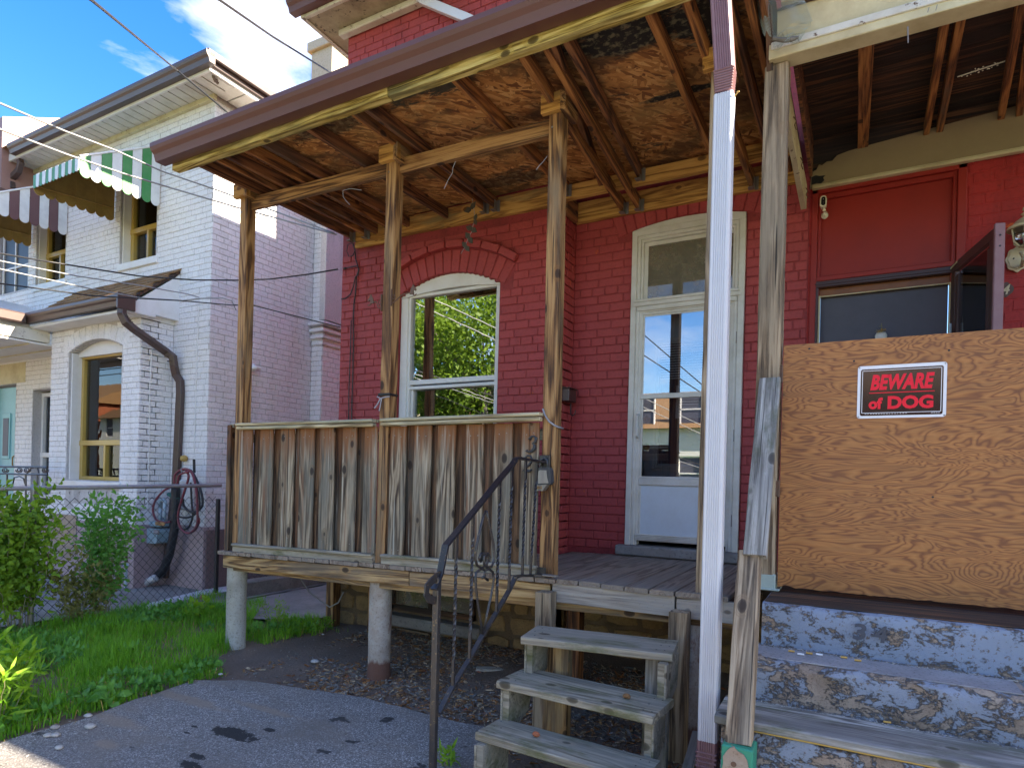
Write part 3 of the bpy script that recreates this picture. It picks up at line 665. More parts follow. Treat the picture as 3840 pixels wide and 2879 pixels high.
# relieving arches: soldier ring and projecting hood course
voussoirs(rh, (wl+wr)/2, wr-wl+.02, wt, wrise, 15, ring, YW, M['b_red'], a_ext=.04)
R2 = Rr+ring+.006; zc2 = wt-(Rr-wrise); am2 = math.asin((1.125/2+.16)/R2)
for i in range(8):
    a = -am2+2*am2*(i+.5)/8; ln = 2*am2*R2/8-.008
    place(bpy.data.objects.new('hood_brick', boxmesh('hood_brick', ln, .085, .066, .006, M['b_red'])), Matrix.Translation((( wl+wr)/2+sin(a)*(R2+.033), YW-.018, zc2+cos(a)*(R2+.033))) @ Matrix.Rotation(a, 4, 'Y'), rh)
voussoirs(rh, (dl+dr)/2, dr-dl+.16, dtp-.01, drise+.03, 14, .20, YD, M['b_red'], a_ext=.03)
# upper storey eave
g = G(); g.box((-4.87, 4.42, 5.925), (8.9, 12, 5.985)); g.obj('soffit', M['soffit_dirty'], rh)
g = G(); g.box((-4.90, 4.375, 5.915), (9, 4.415, 6.06), .004); g.box((-4.70, 4.66, 5.86), (-2.2, 4.745, 5.922), .01); g.box((-4.915, 4.37, 5.915), (-4.875, 12, 6.06)); g.obj('fascia', M['white_peel'], rh)
def ogee(g, x0, x1, yb, zt, hgt=.125, dep=.125, ends=True):
    """K-style gutter profile along X, its back at yb, projecting towards -Y"""
    pr = [(0, 0), (0, -hgt), (-dep*.62, -hgt), (-dep*.66, -hgt*.86), (-dep*.74, -hgt*.62), (-dep*.92, -hgt*.46), (-dep, -hgt*.28), (-dep, -.006), (-dep*.94, 0), (-dep*.94, -.012), (-.012, -.012)]
    n = len(pr); g.add([(x0, yb+a, zt+b) for a, b in pr]+[(x1, yb+a, zt+b) for a, b in pr], [(i, (i+1) % n, (i+1) % n+n, i+n) for i in range(n)]+[tuple(range(7))+(7, 8, 9, 10), tuple(2*n-1-k for k in range(n))])
g = G(); ogee(g, -4.99, 3.5, 4.372, 6.065); g.obj('eaves_gutter', M['gutter'], rh)
g = G(); V = [(-4.92, 4.38, 6.075), (9, 4.38, 6.075), (9, 9, 6.12), (-4.92, 9, 6.12), (9, 13, 6.1), (-4.92, 13, 6.1)]
g.add(V, [(0, 1, 2, 3), (3, 2, 4, 5), (0, 3, 5)]); g.box((-4.9, 4.4, 5.99), (9, 12.9, 6.07)); g.obj('roof', M['shingle'], rh)
g = G(); g.box((-4.97, 6.62, 5.7), (-4.5, 7.35, 7.9)); g.obj('chimney', M['b_red_joint'], rh)  # unseen stack, added so its shadow ends the sun patch on the white wall
# slanting white downpipe across the upper wall
g = G(); g.rtube([at(1505, -60, Y=4.64), at(1590, 5, Y=4.66), at(1760, 75, Y=4.68), at(1900, 150, Y=4.69)], .075, .06, (0, -1, 0)); g.obj('upper_downpipe', M['ds_white'], rh)
# window
fr = G(); y0, y1 = YW-.012, YW+.10
fr.box((wl, y0+.05, wb), (wl+.085, y1, wt), .006); fr.box((wr-.045, y0+.05, wb), (wr, y1, wt), .006); fr.box((wl, y0+.05, wb), (wr, y1, wb+.06), .006)
N = 22; top = [(wl+(wr-wl)*i/N, wt+arch_dz(-1+2*i/N, wr-wl, wrise)) for i in range(N+1)]; bot = [(wr-.04-(wr-wl-.11)*i/N, wt-.0+.035*(1-(-1+2*i/N)**2)) for i in range(N+1)]
fr.prism(top+bot, (y0+.045, y1), 'Y'); wf = fr.obj('window_frame', M['white'], rh)
sh = G(); x0, x1 = wl+.085, wr-.045
for a, b_, c, d in ((x0, x1, 2.30, 2.345), (x0, x1, 2.255, 2.285), (x0, x1, 3.135, 3.165)): sh.box((a, YW+.055, b_), (c and d and b_ and x1, YW+.11, d), .004) if False else sh.box((x0, YW+.055, c), (x1, YW+.11, d), .004)
sh.box((x0, YW+.05, wb+.06), (x0+.028, YW+.11, 3.15), .004); sh.box((x1-.02, YW+.05, wb+.06), (x1, YW+.11, 3.15), .004)
sh.box((x0+.03, YW+.075, wb+.06), (x0+.06, YW+.12, 2.26), .004)
sh.obj('sash', M['white'], wf)
g = G(); g.box((x0+.02, YW+.085, 2.34), (x1-.02, YW+.089, 3.14), .0001); g.obj('pane', M['glass'], wf)
g = G(); g.box((x0+.02, YW+.105, wb+.05), (x1-.02, YW+.109, 2.27), .0001); g.obj('pane', M['glass_dark'], wf)
g = G(); g.box((wl-.3, YW+1.0, 1.2), (wr+.3, YW+1.03, 3.6)); g.box((wl-.3, YW+.27, 1.2), (wl-.27, YW+1.0, 3.6)); g.box((wr+.27, YW+.27, 1.2), (wr+.3, YW+1.0, 3.6)); g.box((wl-.3, YW+.27, 3.58), (wr+.3, YW+1.03, 3.6)); g.obj('room_behind_window', M['osc_dark'], rh)
# door surround (storm door set in an aluminium frame with a transom)
Yf = YD-.035
fr = G()
for i, (w_, yy) in enumerate(((.045, 0), (.028, .012), (.02, .024))):
    o_ = sum((.045, .028, .02)[:i])
    fr.box((dl+o_, Yf+yy, .905), (dl+o_+w_, Yf+.11, 3.488), .004); fr.box((dr-o_-w_, Yf+yy, .905), (dr-o_, Yf+.11, 3.488), .004)
    fr.box((dl+o_-.0, Yf+yy-.002, 3.488-o_-w_), (dr-o_, Yf+.108, 3.49-o_), .004)
fr.box((dl+.02, Yf-.006, 2.862), (dr-.02, Yf+.10, 2.895), .004); fr.box((dl+.03, Yf-.012, 2.895), (dr-.03, Yf+.1, 2.918), .004); fr.box((dl+.05, Yf+.004, 2.825), (dr-.05, Yf+.1, 2.862), .004)
N = 16; top = [(dl+(dr-dl)*i/N, dtp+.005+arch_dz(-1+2*i/N, dr-dl, drise)) for i in range(N+1)]
fr.prism(top+[(dr, 3.47), (dl, 3.47)], (Yf+.008, Yf+.1), 'Y'); df = fr.obj('door_frame', M['white_alu'], rh)
g = G(); g.box((dl+.09, Yf+.055, 2.915), (dr-.09, Yf+.059, 3.40), .0001); g.obj('transom_glass', M['glass_dust'], df)
g = G(); g.box((dl+.09, Yf+.05, 2.915), (dl+.125, Yf+.09, 3.40)); g.box((dl+.09, Yf+.0515, 3.365), (dr-.09, Yf+.09, 3.40)); g.obj('transom_stop', M['white_alu'], df)
g = G(); g.box((dl+.05, Yf+.13, 2.85), (dr-.05, Yf+.14, 3.5)); g.obj('transom_backing', M['osc_dark'], df)
sd = G(); a0, a1, b0_, b1 = dl+.055, dr-.055, .945, 2.84; yy = Yf+.022
for i, (w_, dy) in enumerate(((.026, 0), (.02, .008), (.016, .014))):
    o_ = sum((.026, .02, .016)[:i]); o0 = o_
    sd.box((a0+o_, yy+dy, b0_), (a0+o_+w_, yy+.04, b1), .003); sd.box((a1-o_-w_, yy+dy, b0_), (a1-o_, yy+.04, b1), .003)
    sd.box((a0+o_, yy+dy-.002, b1-o_-w_), (a1-o_, yy+.038, b1-o_+.001), .003)
sd.box((a0+.04, yy+.004, 1.40), (a1-.04, yy+.04, 1.455), .003); sd.box((a0+.04, yy+.01, 1.455), (a1-.04, yy+.04, 1.472), .003)
sd.box((a0+.04, yy+.004, 2.105), (a1-.04, yy+.04, 2.145), .003); sd.box((a0, yy, .945), (a1, yy+.04, 1.0), .003)
for i in range(4): sd.box((a0+.01, yy-.006, .955+i*.012), (a1-.01, yy+.002, .960+i*.012), .001)
sdo = sd.obj('storm_door', M['white_alu'], rh); sdo['label'] = 'white aluminium storm door with tall glass panes'
g = G(); g.box((a0+.06, yy+.018, .995), (a1-.06, yy+.03, 1.41), .001); g.obj('kick_panel', M['door_blue'], sdo)
g = G(); g.box((a0+.06, yy+.02, 1.47), (a1-.06, yy+.024, 2.11), .0001); g.obj('pane', M['glass_door'], sdo)
g = G(); g.box((a0+.06, yy+.014, 2.14), (a1-.06, yy+.018, 2.79), .0001); g.obj('pane', M['glass_door'], sdo)
g = G(); g.tube([(a0+.03, yy-.004, 1.98), (a0+.03, yy-.034, 1.965), (a0+.03, yy-.036, 1.80), (a0+.03, yy-.004, 1.785)], .010, 8); g.box((a0+.016, yy-.006, 1.76), (a0+.044, yy+.002, 2.0), .006); g.obj('handle', M['white_alu'], sdo, smooth=True, auto=True)
g = G()
for z_ in (1.1, 1.75, 2.5): g.tube([(a1+.006, yy-.006, z_), (a1+.006, yy-.006, z_+.09)], .006, 8)
g.obj('hinge', M['galv'], sdo)
# the inner front door behind the storm door
idr = G(); idr.box((dl+.05, YD+.135, .93), (dr-.05, YD+.18, 2.85), .004); ido = idr.obj('front_door', M['door_blue'], rh)
g = G()
for o_, w_, dy in ((0, .022, .012), (.03, .014, .02)):
    xa, xb, za, zb = dl+.17+o_, dr-.17-o_, 1.52+o_, 2.62-o_
    g.box((xa, YD+.135-dy, za), (xa+w_, YD+.137, zb)); g.box((xb-w_, YD+.135-dy, za), (xb, YD+.137, zb)); g.box((xa, YD+.135-dy, za), (xb, YD+.137, za+w_)); g.box((xa, YD+.135-dy, zb-w_), (xb, YD+.137, zb))
g.obj('lite_frame', M['white'], ido)
g = G(); g.box((dl+.22, YD+.128, 1.58), (dr-.22, YD+.1345, 2.57)); g.obj('lite', M['navy'], ido)
g = G()
for i in range(14): g.box((dl+.225, YD+.118, 2.55-i*.021), (dr-.225, YD+.124, 2.552-i*.021+.008), .001)
g.obj('blind_slats', M['paper'], ido)
g = G(); g.box((dl+.36, YD+.10, 1.95), (dl+.60, YD+.102, 2.22), .0005); pp = g.obj('notice_sheet', M['paper'], ido)
g = G()
for i in range(9): g.box((dl+.385, YD+.0985, 2.19-i*.024), (dl+.385+.19*random.uniform(.7, 1), YD+.0995, 2.196-i*.024), .0002)
g.obj('print_lines', M['print'], ido)
g = G()
for z_ in (1.95, 1.72): g.lathe((dl+.115, YD+.13, z_), [(.028, 0), (.028, .012), (.014, .02), (.014, .04)], 14, 'Y')
g.obj('lock', M['brass'], ido)
g = G(); g.box((dl-.2, YD+.9, .7), (dr+.2, YD+.93, 3.7)); g.box((dl-.23, YD+.27, .7), (dl-.2, YD+.93, 3.7)); g.box((dr+.2, YD+.27, .7), (dr+.23, YD+.93, 3.7)); g.box((dl-.2, YD+.27, 3.68), (dr+.2, YD+.93, 3.7)); g.box((dl-.2, YD+.2, .7), (dr+.2, YD+.93, .72)); g.obj('hall_behind_door', M['osc_dark'], rh)
# threshold and foundation
g = G(); g.box((dl-.06, YD-.10, .825), (dr+.06, YD+.2, .905), .01); g.obj('threshold', M['conc_path'], rh)
g = G(); g.box((XL, YW-.02, -.2), (XS, YW+.2, .62)); g.box((XS-.02, YD-.02, -.2), (XR, YD+.2, .64)); g.box((XS-.2, YW, -.2), (XS+.0, YD+.1, .62)); g.box((XL-.02, YW, -.2), (XL+.2, 12, .62)); g.obj('foundation', M['stone_m'], rh)
def rubble(x0, x1, z0, z1, y, seed, skip=None):
    rnd = random.Random(seed); z = z0
    while z < z1-.04:
        h = rnd.uniform(.11, .19); h = min(h, z1-z); x = x0+rnd.uniform(-.1, 0)
        while x < x1:
            w = rnd.uniform(.14, .38)
            xa, xb = max(x, x0), min(x+w, x1)
            if xb-xa > .06 and not (skip and skip((xa+xb)/2, z+h/2)):
                n = rnd.randint(8, 11); pts = []
                for i in range(n):
                    a = 2*pi*(i+rnd.uniform(-.25, .25))/n; q = (abs(cos(a))**7+abs(sin(a))**7)**(-1/7)*rnd.uniform(.9, 1.0)
                    pts.append(((xa+xb)/2+cos(a)*q*(xb-xa-.02)/2, z+h/2+sin(a)*q*(h-.018)/2))
                g = G(); d = rnd.uniform(.008, .028); c = (sum(p[0] for p in pts)/n, sum(p[1] for p in pts)/n)
                V = [(a, y+.01, b) for a, b in pts]+[(c[0]+(a-c[0])*.93, y-d*.7, c[1]+(b-c[1])*.93) for a, b in pts]+[(c[0]+(a-c[0])*.7, y-d, c[1]+(b-c[1])*.7) for a, b in pts]
                F = [(i, (i+1) % n, (i+1) % n+n, i+n) for i in range(n)]+[(i+n, (i+1) % n+n, (i+1) % n+2*n, i+2*n) for i in range(n)]+[tuple(2*n+i for i in range(n))]
                g.add(V, F); g.obj('foundation_stone', M['stone'], rh, smooth=False)
            x += w
        z += h
rubble(-4.62, XS, -.08, .62, YW-.022, 5, lambda x, z: -3.98 < x < -2.8 and z > .10)
rubble(XS, XR-.1, -.08, .64, YD-.022, 9)
# basement window under the porch
g = G(); a, b_ = -3.86, -2.92
for lo, hi in (((a, .16), (a+.05, .70)), ((b_-.05, .16), (b_, .70)), ((a, .16), (b_, .21)), ((-3.42, .2), (-3.38, .7)), ((a, .66), (b_, .7))): g.box((lo[0], YW-.06, lo[1]), (hi[0], YW-.01, hi[1]), .003)
bw = g.obj('basement_window', M['w_dark34'], rh)
g = G(); g.box((a+.05, YW-.035, .2), (b_-.05, YW-.03, .68), .0001); g.obj('pane', M['glass_dust'], bw)
g = G(); g.box((a-.14, YW-.17, .03), (b_+.12, YW-.0, .13), .015); g.obj('basement_sill', M['conc_path'], rh)

# ================================================================ HOUSE NO. 34
h34 = thing('attached_house', 'attached red house with a boarded porch front and dark door beside number 32', 'house', (1.5, 5.2, 0))
g = G(); wallface(g, 'Y', XR, 9.0, .6, 5.92, YD, -1, .26, [(-.31, .56, .88, 3.60, 0)]); g.box((8.75, YD, .6), (9, 12, 5.9)); g.obj('wall', M['b_red34'], h34)
def forb34(z): return [(-.345, .60)] if z < 3.56 else []
q1 = bricks(h34, 'Y', XR, 2.2, .9, 3.66, YD, -1, M['b_red34'], 60, forb34, jit=.0008, proud=.0025)
tag(q1.obj('brick_courses', M['b_red34'], h34, fix=False), kind='stuff')
g = G(); g.box((XR, YD, -.2), (9, YD+.2, .62)); g.obj('foundation', M['stone_m'], h34)
for i in range(9):
    x = -.33+i*.108; g = G(); g.box((x, YD-.012, 3.555), (x+.10, YD+.03, 3.60+.0), .004); g.obj('lintel_brick', M['b_red34'], h34)
# red boarded transom panel in its frame
g = G()
for lo, hi, y in (((-.325, .9), (-.285, 3.585), -.01), ((.545, .9), (.595, 3.585), -.01), ((-.325, 3.535), (.595, 3.585), -.01), ((-.285, .9), (-.265, 3.54), .012), ((.52, .9), (.545, 3.54), .012), ((-.285, 3.5), (.545, 3.535), .014)): g.box((lo[0], YD+y-.012, lo[1]), (hi[0], YD+.08, hi[1]), .004)
g.obj('door_casing', M['redpanel'], h34)
g = G(); g.box((-.27, YD+.035, 2.92), (.53, YD+.05, 3.51), .002); g.obj('transom_panel', M['redpanel'], h34)
g = G(); g.box((-.29, YD-.002, 2.905), (.55, YD+.06, 2.94), .004); g.obj('panel_sill', M['redpanel'], h34)
g = G(); g.box((-.30, YD-.016, 2.855), (.56, YD+.05, 2.902), .005); g.box((-.30, YD-.022, 2.872), (.56, YD-.01, 2.885), .002); g.box((-.305, YD-.012, .9), (-.268, YD+.06, 2.86), .004); g.obj('storm_frame', M['brownframe'], h34)
g = G(); g.box((-.265, YD+.03, 2.80), (.53, YD+.08, 2.856), .003); g.obj('head_trim', M['orangetrim'], h34)
g = G(); g.box((-.262, YD+.022, 2.795), (.528, YD+.034, 2.803), .002); g.box((-.268, YD+.0, .9), (-.255, YD+.03, 2.8), .002); g.box((.515, YD+.0, .9), (.525, YD+.03, 2.8), .002); g.obj('weather_strip', M['cream'], h34)
g = G(); g.box((-.256, YD+.06, .9), (.515, YD+.11, 2.80), .003); g.obj('front_door', M['navy'], h34)
# storm door of 34 standing open towards the street
hx, hy = Vector((.535, 4.995, 0)), Vector((.672, 4.345, 0)); dv = (hy-hx).normalized()
g = G(); Z0, Z1 = .93, 2.90
def along(t, z): p = hx+dv*t; return Vector((p.x, p.y, z))
Ld = (hy-hx).length
g.beam(along(0, Z1-.03), along(Ld-.03, Z1-.03), .03, .06, b=.003)
g.beam(along(.03, Z0), along(.03, Z1-.06), .03, .07, up=dv, b=.003); g.beam(along(Ld-.06, Z0), along(Ld-.06, Z1-.06), .03, .07, up=dv, b=.003)
g.beam(along(.09, Z0), along(.09, Z1-.09), .022, .03, up=dv); g.beam(along(Ld-.12, Z0), along(Ld-.12, Z1-.09), .022, .03, up=dv)
g.beam(along(0, 1.7), along(Ld-.03, 1.7), .03, .06); sdr = g.obj('storm_door', M['brownframe'], h34); sdr['label'] = 'open dark brown storm door seen almost edge on'
g = G(); g.beam(along(Ld-.008, Z0), along(Ld-.008, Z1+.01), .05, .022, up=dv, b=.004); g.obj('edge_stile', M['purple'], sdr)
g = G()
for z_ in (2.84, 2.78): g.lathe(along(Ld+.003, z_), [(.005, 0), (.005, .003)], 8, 'Y')
g.obj('latch_screw', M['black'], sdr)
g = G(); g.beam(along(.1, (Z0+Z1)/2), along(Ld-.12, (Z0+Z1)/2), .004, Z1-Z0-.15); g.obj('pane', M['glass34'], sdr)
g = G(); g.tube([along(.05, 2.5)+Vector((-.03, -.02, 0)), along(.05, 1.0)+Vector((-.03, -.02, 0))], .009, 8); g.obj('closer_rod', M['pipe_blue'], sdr)
g = G(); g.beam(along(.0, 2.875)+Vector((-.02, -.01, 0)), along(.11, 2.885)+Vector((-.02, 0, 0)), .006, .012); g.obj('weather_strip', M['cream'], sdr)
# rows of houses further along, out of frame to the right, which keep this frontage in the shade
def plain_house(x0, x1, y0, z1, name, lab, wallm, n):
    t = thing(name, lab, 'house', ((x0+x1)/2, y0, 0)); g = G()
    holes = []
    for k in range(n):
        c = x0+(x1-x0)*(k+.5)/n
        for zb in (1.2, 4.0): holes.append((c-.5, c+.5, zb, zb+1.5, 0))
    wallface(g, 'Y', x0, x1, -.1, z1, y0, -1 if y0 > 0 else 1, .25, holes); s = 1 if y0 > 0 else -1
    g.box((x0, y0+s*.01, -.1), (x0+.2, y0+s*8, z1)); g.box((x1-.2, y0+s*.01, -.1), (x1, y0+s*8, z1)); g.box((x0, y0+s*7.8, -.1), (x1, y0+s*8, z1))
    g.obj('wall', wallm, t)
    for h in holes:
        f = G(); 
        for lo, hi in (((h[0], h[2]), (h[0]+.06, h[3])), ((h[1]-.06, h[2]), (h[1], h[3])), ((h[0], h[2]), (h[1], h[2]+.06)), ((h[0], h[3]-.06), (h[1], h[3])), ((h[0], (h[2]+h[3])/2-.03), (h[1], (h[2]+h[3])/2+.03))): f.box((lo[0], y0+s*.06, lo[1]), (hi[0], y0+s*.14, hi[1]), .003)
        w_ = f.obj('window', M['white'], t); p = G(); p.box((h[0]+.03, y0+s*.1, h[2]+.03), (h[1]-.03, y0+s*.105, h[3]-.03), .0001); p.obj('pane', M['navy'], w_)
    r = G(); a, b_, c, d, e, f_ = (x0-.4, y0-s*.4, z1), (x1+.4, y0-s*.4, z1), (x1+.4, y0+s*4, z1+2.2), (x0-.4, y0+s*4, z1+2.2), (x1+.4, y0+s*8.4, z1), (x0-.4, y0+s*8.4, z1)
    r.add([a, b_, c, d, e, f_], [(0, 1, 2, 3), (3, 2, 4, 5), (0, 3, 5), (1, 4, 2), (0, 5, 4, 1)]); r.obj('roof', M['shingle'], t)
    return t
plain_house(9.1, 15.5, 4.9, 6.0, 'terraced_house', 'brick terraced house further along the row to the right', M['b_red_joint'], 3)
plain_house(16.0, 23, 4.9, 6.2, 'terraced_house', 'pale rendered terraced house at the far right end of the row', M['stucco_grey'], 3)
plain_house(-9.5, -3.2, -17.5, 3.9, 'gabled_house', 'white house with gabled roof across the street', M['white'], 3)
plain_house(-1.5, 5.0, -18, 4.8, 'gabled_house', 'red brick house with gabled roof across the street', M['brick_raw'], 3)
plain_house(-43, -35, -18, 6.4, 'gabled_house', 'brick house with gabled roof far down the street on the other side', M['brick_raw'], 3)
plain_house(-52, -44, -18, 5.4, 'gabled_house', 'white gabled house further down the other side of the street', M['white'], 3)
plain_house(-62, -53, -18, 6.8, 'gabled_house', 'last brick house visible down the other side of the street', M['brick_raw'], 3)
plain_house(-30, -23, -18, 5.6, 'gabled_house', 'grey house across the street behind the trees', M['stucco_grey'], 3)

# ================================================================ WHITE HOUSE
WX, WY = -7.02, 4.96; BX, BY = -7.74, 4.54; BL = -9.83
wh = thing('white_brick_house', 'white painted brick house with striped awnings and a ground floor bay', 'house', (-9, 5.5, 0))
bw0, bw1, bwb, bwt, bwr = -9.37, -8.13, 1.27, 2.98, .13
uw = [(-9.0, -8.17), (-11.27, -10.42)]
UB, UT = 4.24, 5.36
g = G()
dr0, dr1 = -12.65, -11.80; sw0, sw1 = -11.26, -10.35
wallface(g, 'Y', -16, WX, .85, 6.1, WY, -1, .25, [(a-.0, b, UB, UT, .06) for a, b in uw]+[(-12.5, -11.52, UB, UT, .06), (dr0, dr1, .9, 2.75, 0), (sw0, sw1, .9, 2.62, 0)])
g.box((WX-.25, WY+.01, .85), (WX, 14, 6.1), .001)
wallface(g, 'Y', BL, BX, .85, 3.34, BY, -1, .25, [(bw0, bw1, bwb, bwt, bwr)]); g.box((BX-.25, BY+.01, .85), (BX, WY, 3.34), .001); g.box((BL, BY+.01, .85), (BL+.25, WY, 3.34), .001)
g.box((-6.99, 6.60, .85), (-6.80, 7.12, 7.0), .002)
g.obj('wall', M['b_white_joint'], wh)
def fu(z):
    o_ = [(a-.012, b+.012) for a, b in uw+[(-12.5, -11.52)] if UB < z < UT+.05]
    if z < 2.77: o_.append((dr0-.01, dr1+.01))
    if z < 2.64: o_.append((sw0-.01, sw1+.01))
    if z < 3.34: o_.append((BL, BX))
    return o_
def fb(z):
    if bwb-.06 < z < bwt: return [(bw0-.012, bw1+.012)]
    if z < bwt+.30:
        u = .62 if z < bwt+.2 else .5
        return [((bw0+bw1)/2-u, (bw0+bw1)/2+u)]
    return []
BK = dict(blen=.214, proud=.005, jit=.0016)
w1 = bricks(wh, 'Y', -16, WX+.006, .86, 6.02, WY, -1, M['b_white'], 110, fu, **BK)
w2 = bricks(wh, 'X', WY+.0, 6.60, .86, 6.02, WX, 1, M['b_white'], 120, None, zphase=.0, **BK)
w3 = bricks(wh, 'Y', BL, BX+.006, .86, 3.3, BY, -1, M['b_white'], 40, fb, **BK)
w4 = bricks(wh, 'X', BY, WY, .86, 3.3, BX, 1, M['b_white'], 30, None, **BK)
w5 = bricks(wh, 'Y', -7.02, -6.80, .86, 6.0, 6.60, -1, M['b_white'], 0, None, **BK)
w6 = bricks(wh, 'X', 6.6, 7.12, .86, 6.0, -6.80, 1, M['b_white'], 0, None, **BK)
w7 = bricks(wh, 'X', 7.12, 11, .86, 6.0, WX, 1, M['b_white'], 0, None, **BK)
rr = G()
for q in (w1, w2, w3, w4, w5, w6, w7): rr.add(q.V, q.F)
tag(rr.obj('brick_courses', M['b_white'], wh, fix=False), kind='stuff')
R_, z_, a_ = voussoirs(wh, (bw0+bw1)/2, bw1-bw0+.03, bwt, bwr, 11, .20, BY, M['b_white'], proud=.007, a_ext=.06)
for a, b in uw: voussoirs(wh, (a+b)/2, b-a+.03, UT, .06, 9, .2, WY, M['b_white'], proud=.007)
for a, b in uw:   # raised hood mould above each upper window
    g = G()
    for i in range(9):
        u = -1+2*(i+.5)/9; g.beam((((a+b)/2+(b-a+.5)/2*(u-.1)), WY-.025, UT+.34-.11*(u-.1)**2), ((a+b)/2+(b-a+.5)/2*(u+.1), WY-.025, UT+.34-.11*(u+.1)**2), .06, .065, b=.005)
    g.obj('hood_mould', M['b_white'], wh)
# corbelled steps on the chimney breast
g = G()
for i in range(4): g.box((-6.82, 6.585+i*0-.03*(3-i)*.0, 3.30+i*.09), (-6.80+.028*(i+1), 7.13, 3.30+i*.09+.05), .006)
for i in range(4): g.box((-7.0, 6.575-.025*i, 3.30+i*.09), (-6.80+.028*(i+1), 6.62, 3.30+i*.09+.05), .006)
g.obj('corbel', M['b_white'], wh)
g = G(); g.box((-6.8, 6.52, 3.64), (-6.69, 7.12, 6.0), .004); g.obj('upper_breast', M['b_white_joint'], wh)
g = G(); g.box((-7.17, 6.6, 5.9), (-6.76, 7.1, 7.62), .004); g.box((-7.22, 6.55, 7.62), (-6.71, 7.15, 7.76), .01); g.obj('chimney', M['stucco_grey'], wh)
# foundation render
def found(a0, a1, pos, plane, y0=None):
    g = G()
    if plane == 'Y': g.box((a0, pos-.03, -.1), (a1, pos+.2, .72), .004)
    else: g.box((pos-.2, a0, -.1), (pos+.03, a1, .72), .004)
    return g
g = G(); g.box((-16, WY-.035, -.1), (WX+.03, WY+.2, .74), .006); g.box((BL-.02, BY-.035, -.1), (BX+.03, BY+.2, .74), .006); g.box((BX-.1, BY, -.1), (BX+.032, WY, .74), .006); g.obj('foundation', M['stucco_pink'], wh)
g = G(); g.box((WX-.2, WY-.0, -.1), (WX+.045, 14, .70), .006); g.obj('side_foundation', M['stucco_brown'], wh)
g = G(); g.box((-16, WY-.02, .74), (WX+.02, WY+.05, .87), .005); g.box((BL-.01, BY-.02, .74), (BX+.018, BY+.05, .87), .005); g.box((BX-.1, BY, .742), (BX+.02, WY, .868), .005); g.box((WX-.1, WY, .70), (WX+.025, 14, .872), .005); g.obj('plinth_band', M['b_white'], wh)
# eaves
EY, EX, EZ = 4.60, -6.62, 6.03
g = G(); g.box((-16, EY+.02, 6.065), (EX-.03, WY+.3, 6.09)); g.box((WX-.2, WY+.3, 6.065), (EX-.03, 14, 6.09)); g.obj('soffit_board', M['w_dark34'], wh)
for i in range(36):
    x = EX-.06-i*.16; g = G(); g.box((x-.143, EY+.03, 6.044), (x, WY-.0, 6.061), .003); g.obj('soffit_slat', M['white_alu'], wh)
g = G()
for i in range(40): g.box((WX+.02, WY-.01+i*.16, 6.046), (EX-.04, WY-.01+i*.16+.145, 6.062), .003)
g.obj('side_soffit', M['white_alu'], wh)
g = G(); g.box((-16, EY-.01, EZ), (EX, EY+.02, EZ+.11), .004); g.box((EX-.03, EY+.021, EZ), (EX, 14, EZ+.11), .004); g.obj('fascia', M['white'], wh)
g = G(); g.box((-16, WY-.05, 5.985), (WX+.03, WY-.0, 6.05), .006); g.obj('frieze', M['cream_chip'], wh)
g = G(); ogee(g, -11.12, EX+.10, EY-.012, EZ+.16, .13, .115); g.obj('gutter', M['gutter2'], wh)
g = G(); g.box((EX+.0, EY-.08, EZ+.05), (EX+.04, 14, EZ+.16), .006); g.box((EX+.04, EY-.10, EZ+.10), (EX+.10, 14, EZ+.18), .006); g.obj('side_gutter', M['gutter2'], wh)
g = G(); g.add([(-16, EY-.1, EZ+.165), (EX+.08, EY-.1, EZ+.165), (EX+.08, 14, EZ+.165), (-16, 14, EZ+.165), (-10, 9, EZ+1.4), (-16, 9, EZ+1.4)], [(0, 1, 4, 5), (1, 2, 4), (2, 3, 5, 4), (0, 5, 3)]); g.obj('roof', M['shingle'], wh)
g = G()
for s_ in range(5): g.lathe((EX-.06-.01*s_, EY+.08+.02*s_, 6.04-.01*(s_ % 3)), [(.0, 0), (.02, -.01), (.015, -.03), (0, -.035)], 6)
g.obj('wasp_nest', M['dirt'], wh)
# Y-shaped downspout by the left end of the gutter
g = G(); p = lambda a, b: at(a*.579, b*.579, Y=EY+.05)
g.rtube([p(120, 1010), p(135, 1060), p(120, 1110), p(80, 1150), p(75, 1180), p(80, 1225)], .08, .07, (0, -1, 0))
g.rtube([p(20, 1060), p(25, 1100), p(55, 1130), p(78, 1160)], .07, .06, (0, -1, 0)); g.obj('forked_downspout', M['gutter2'], wh)
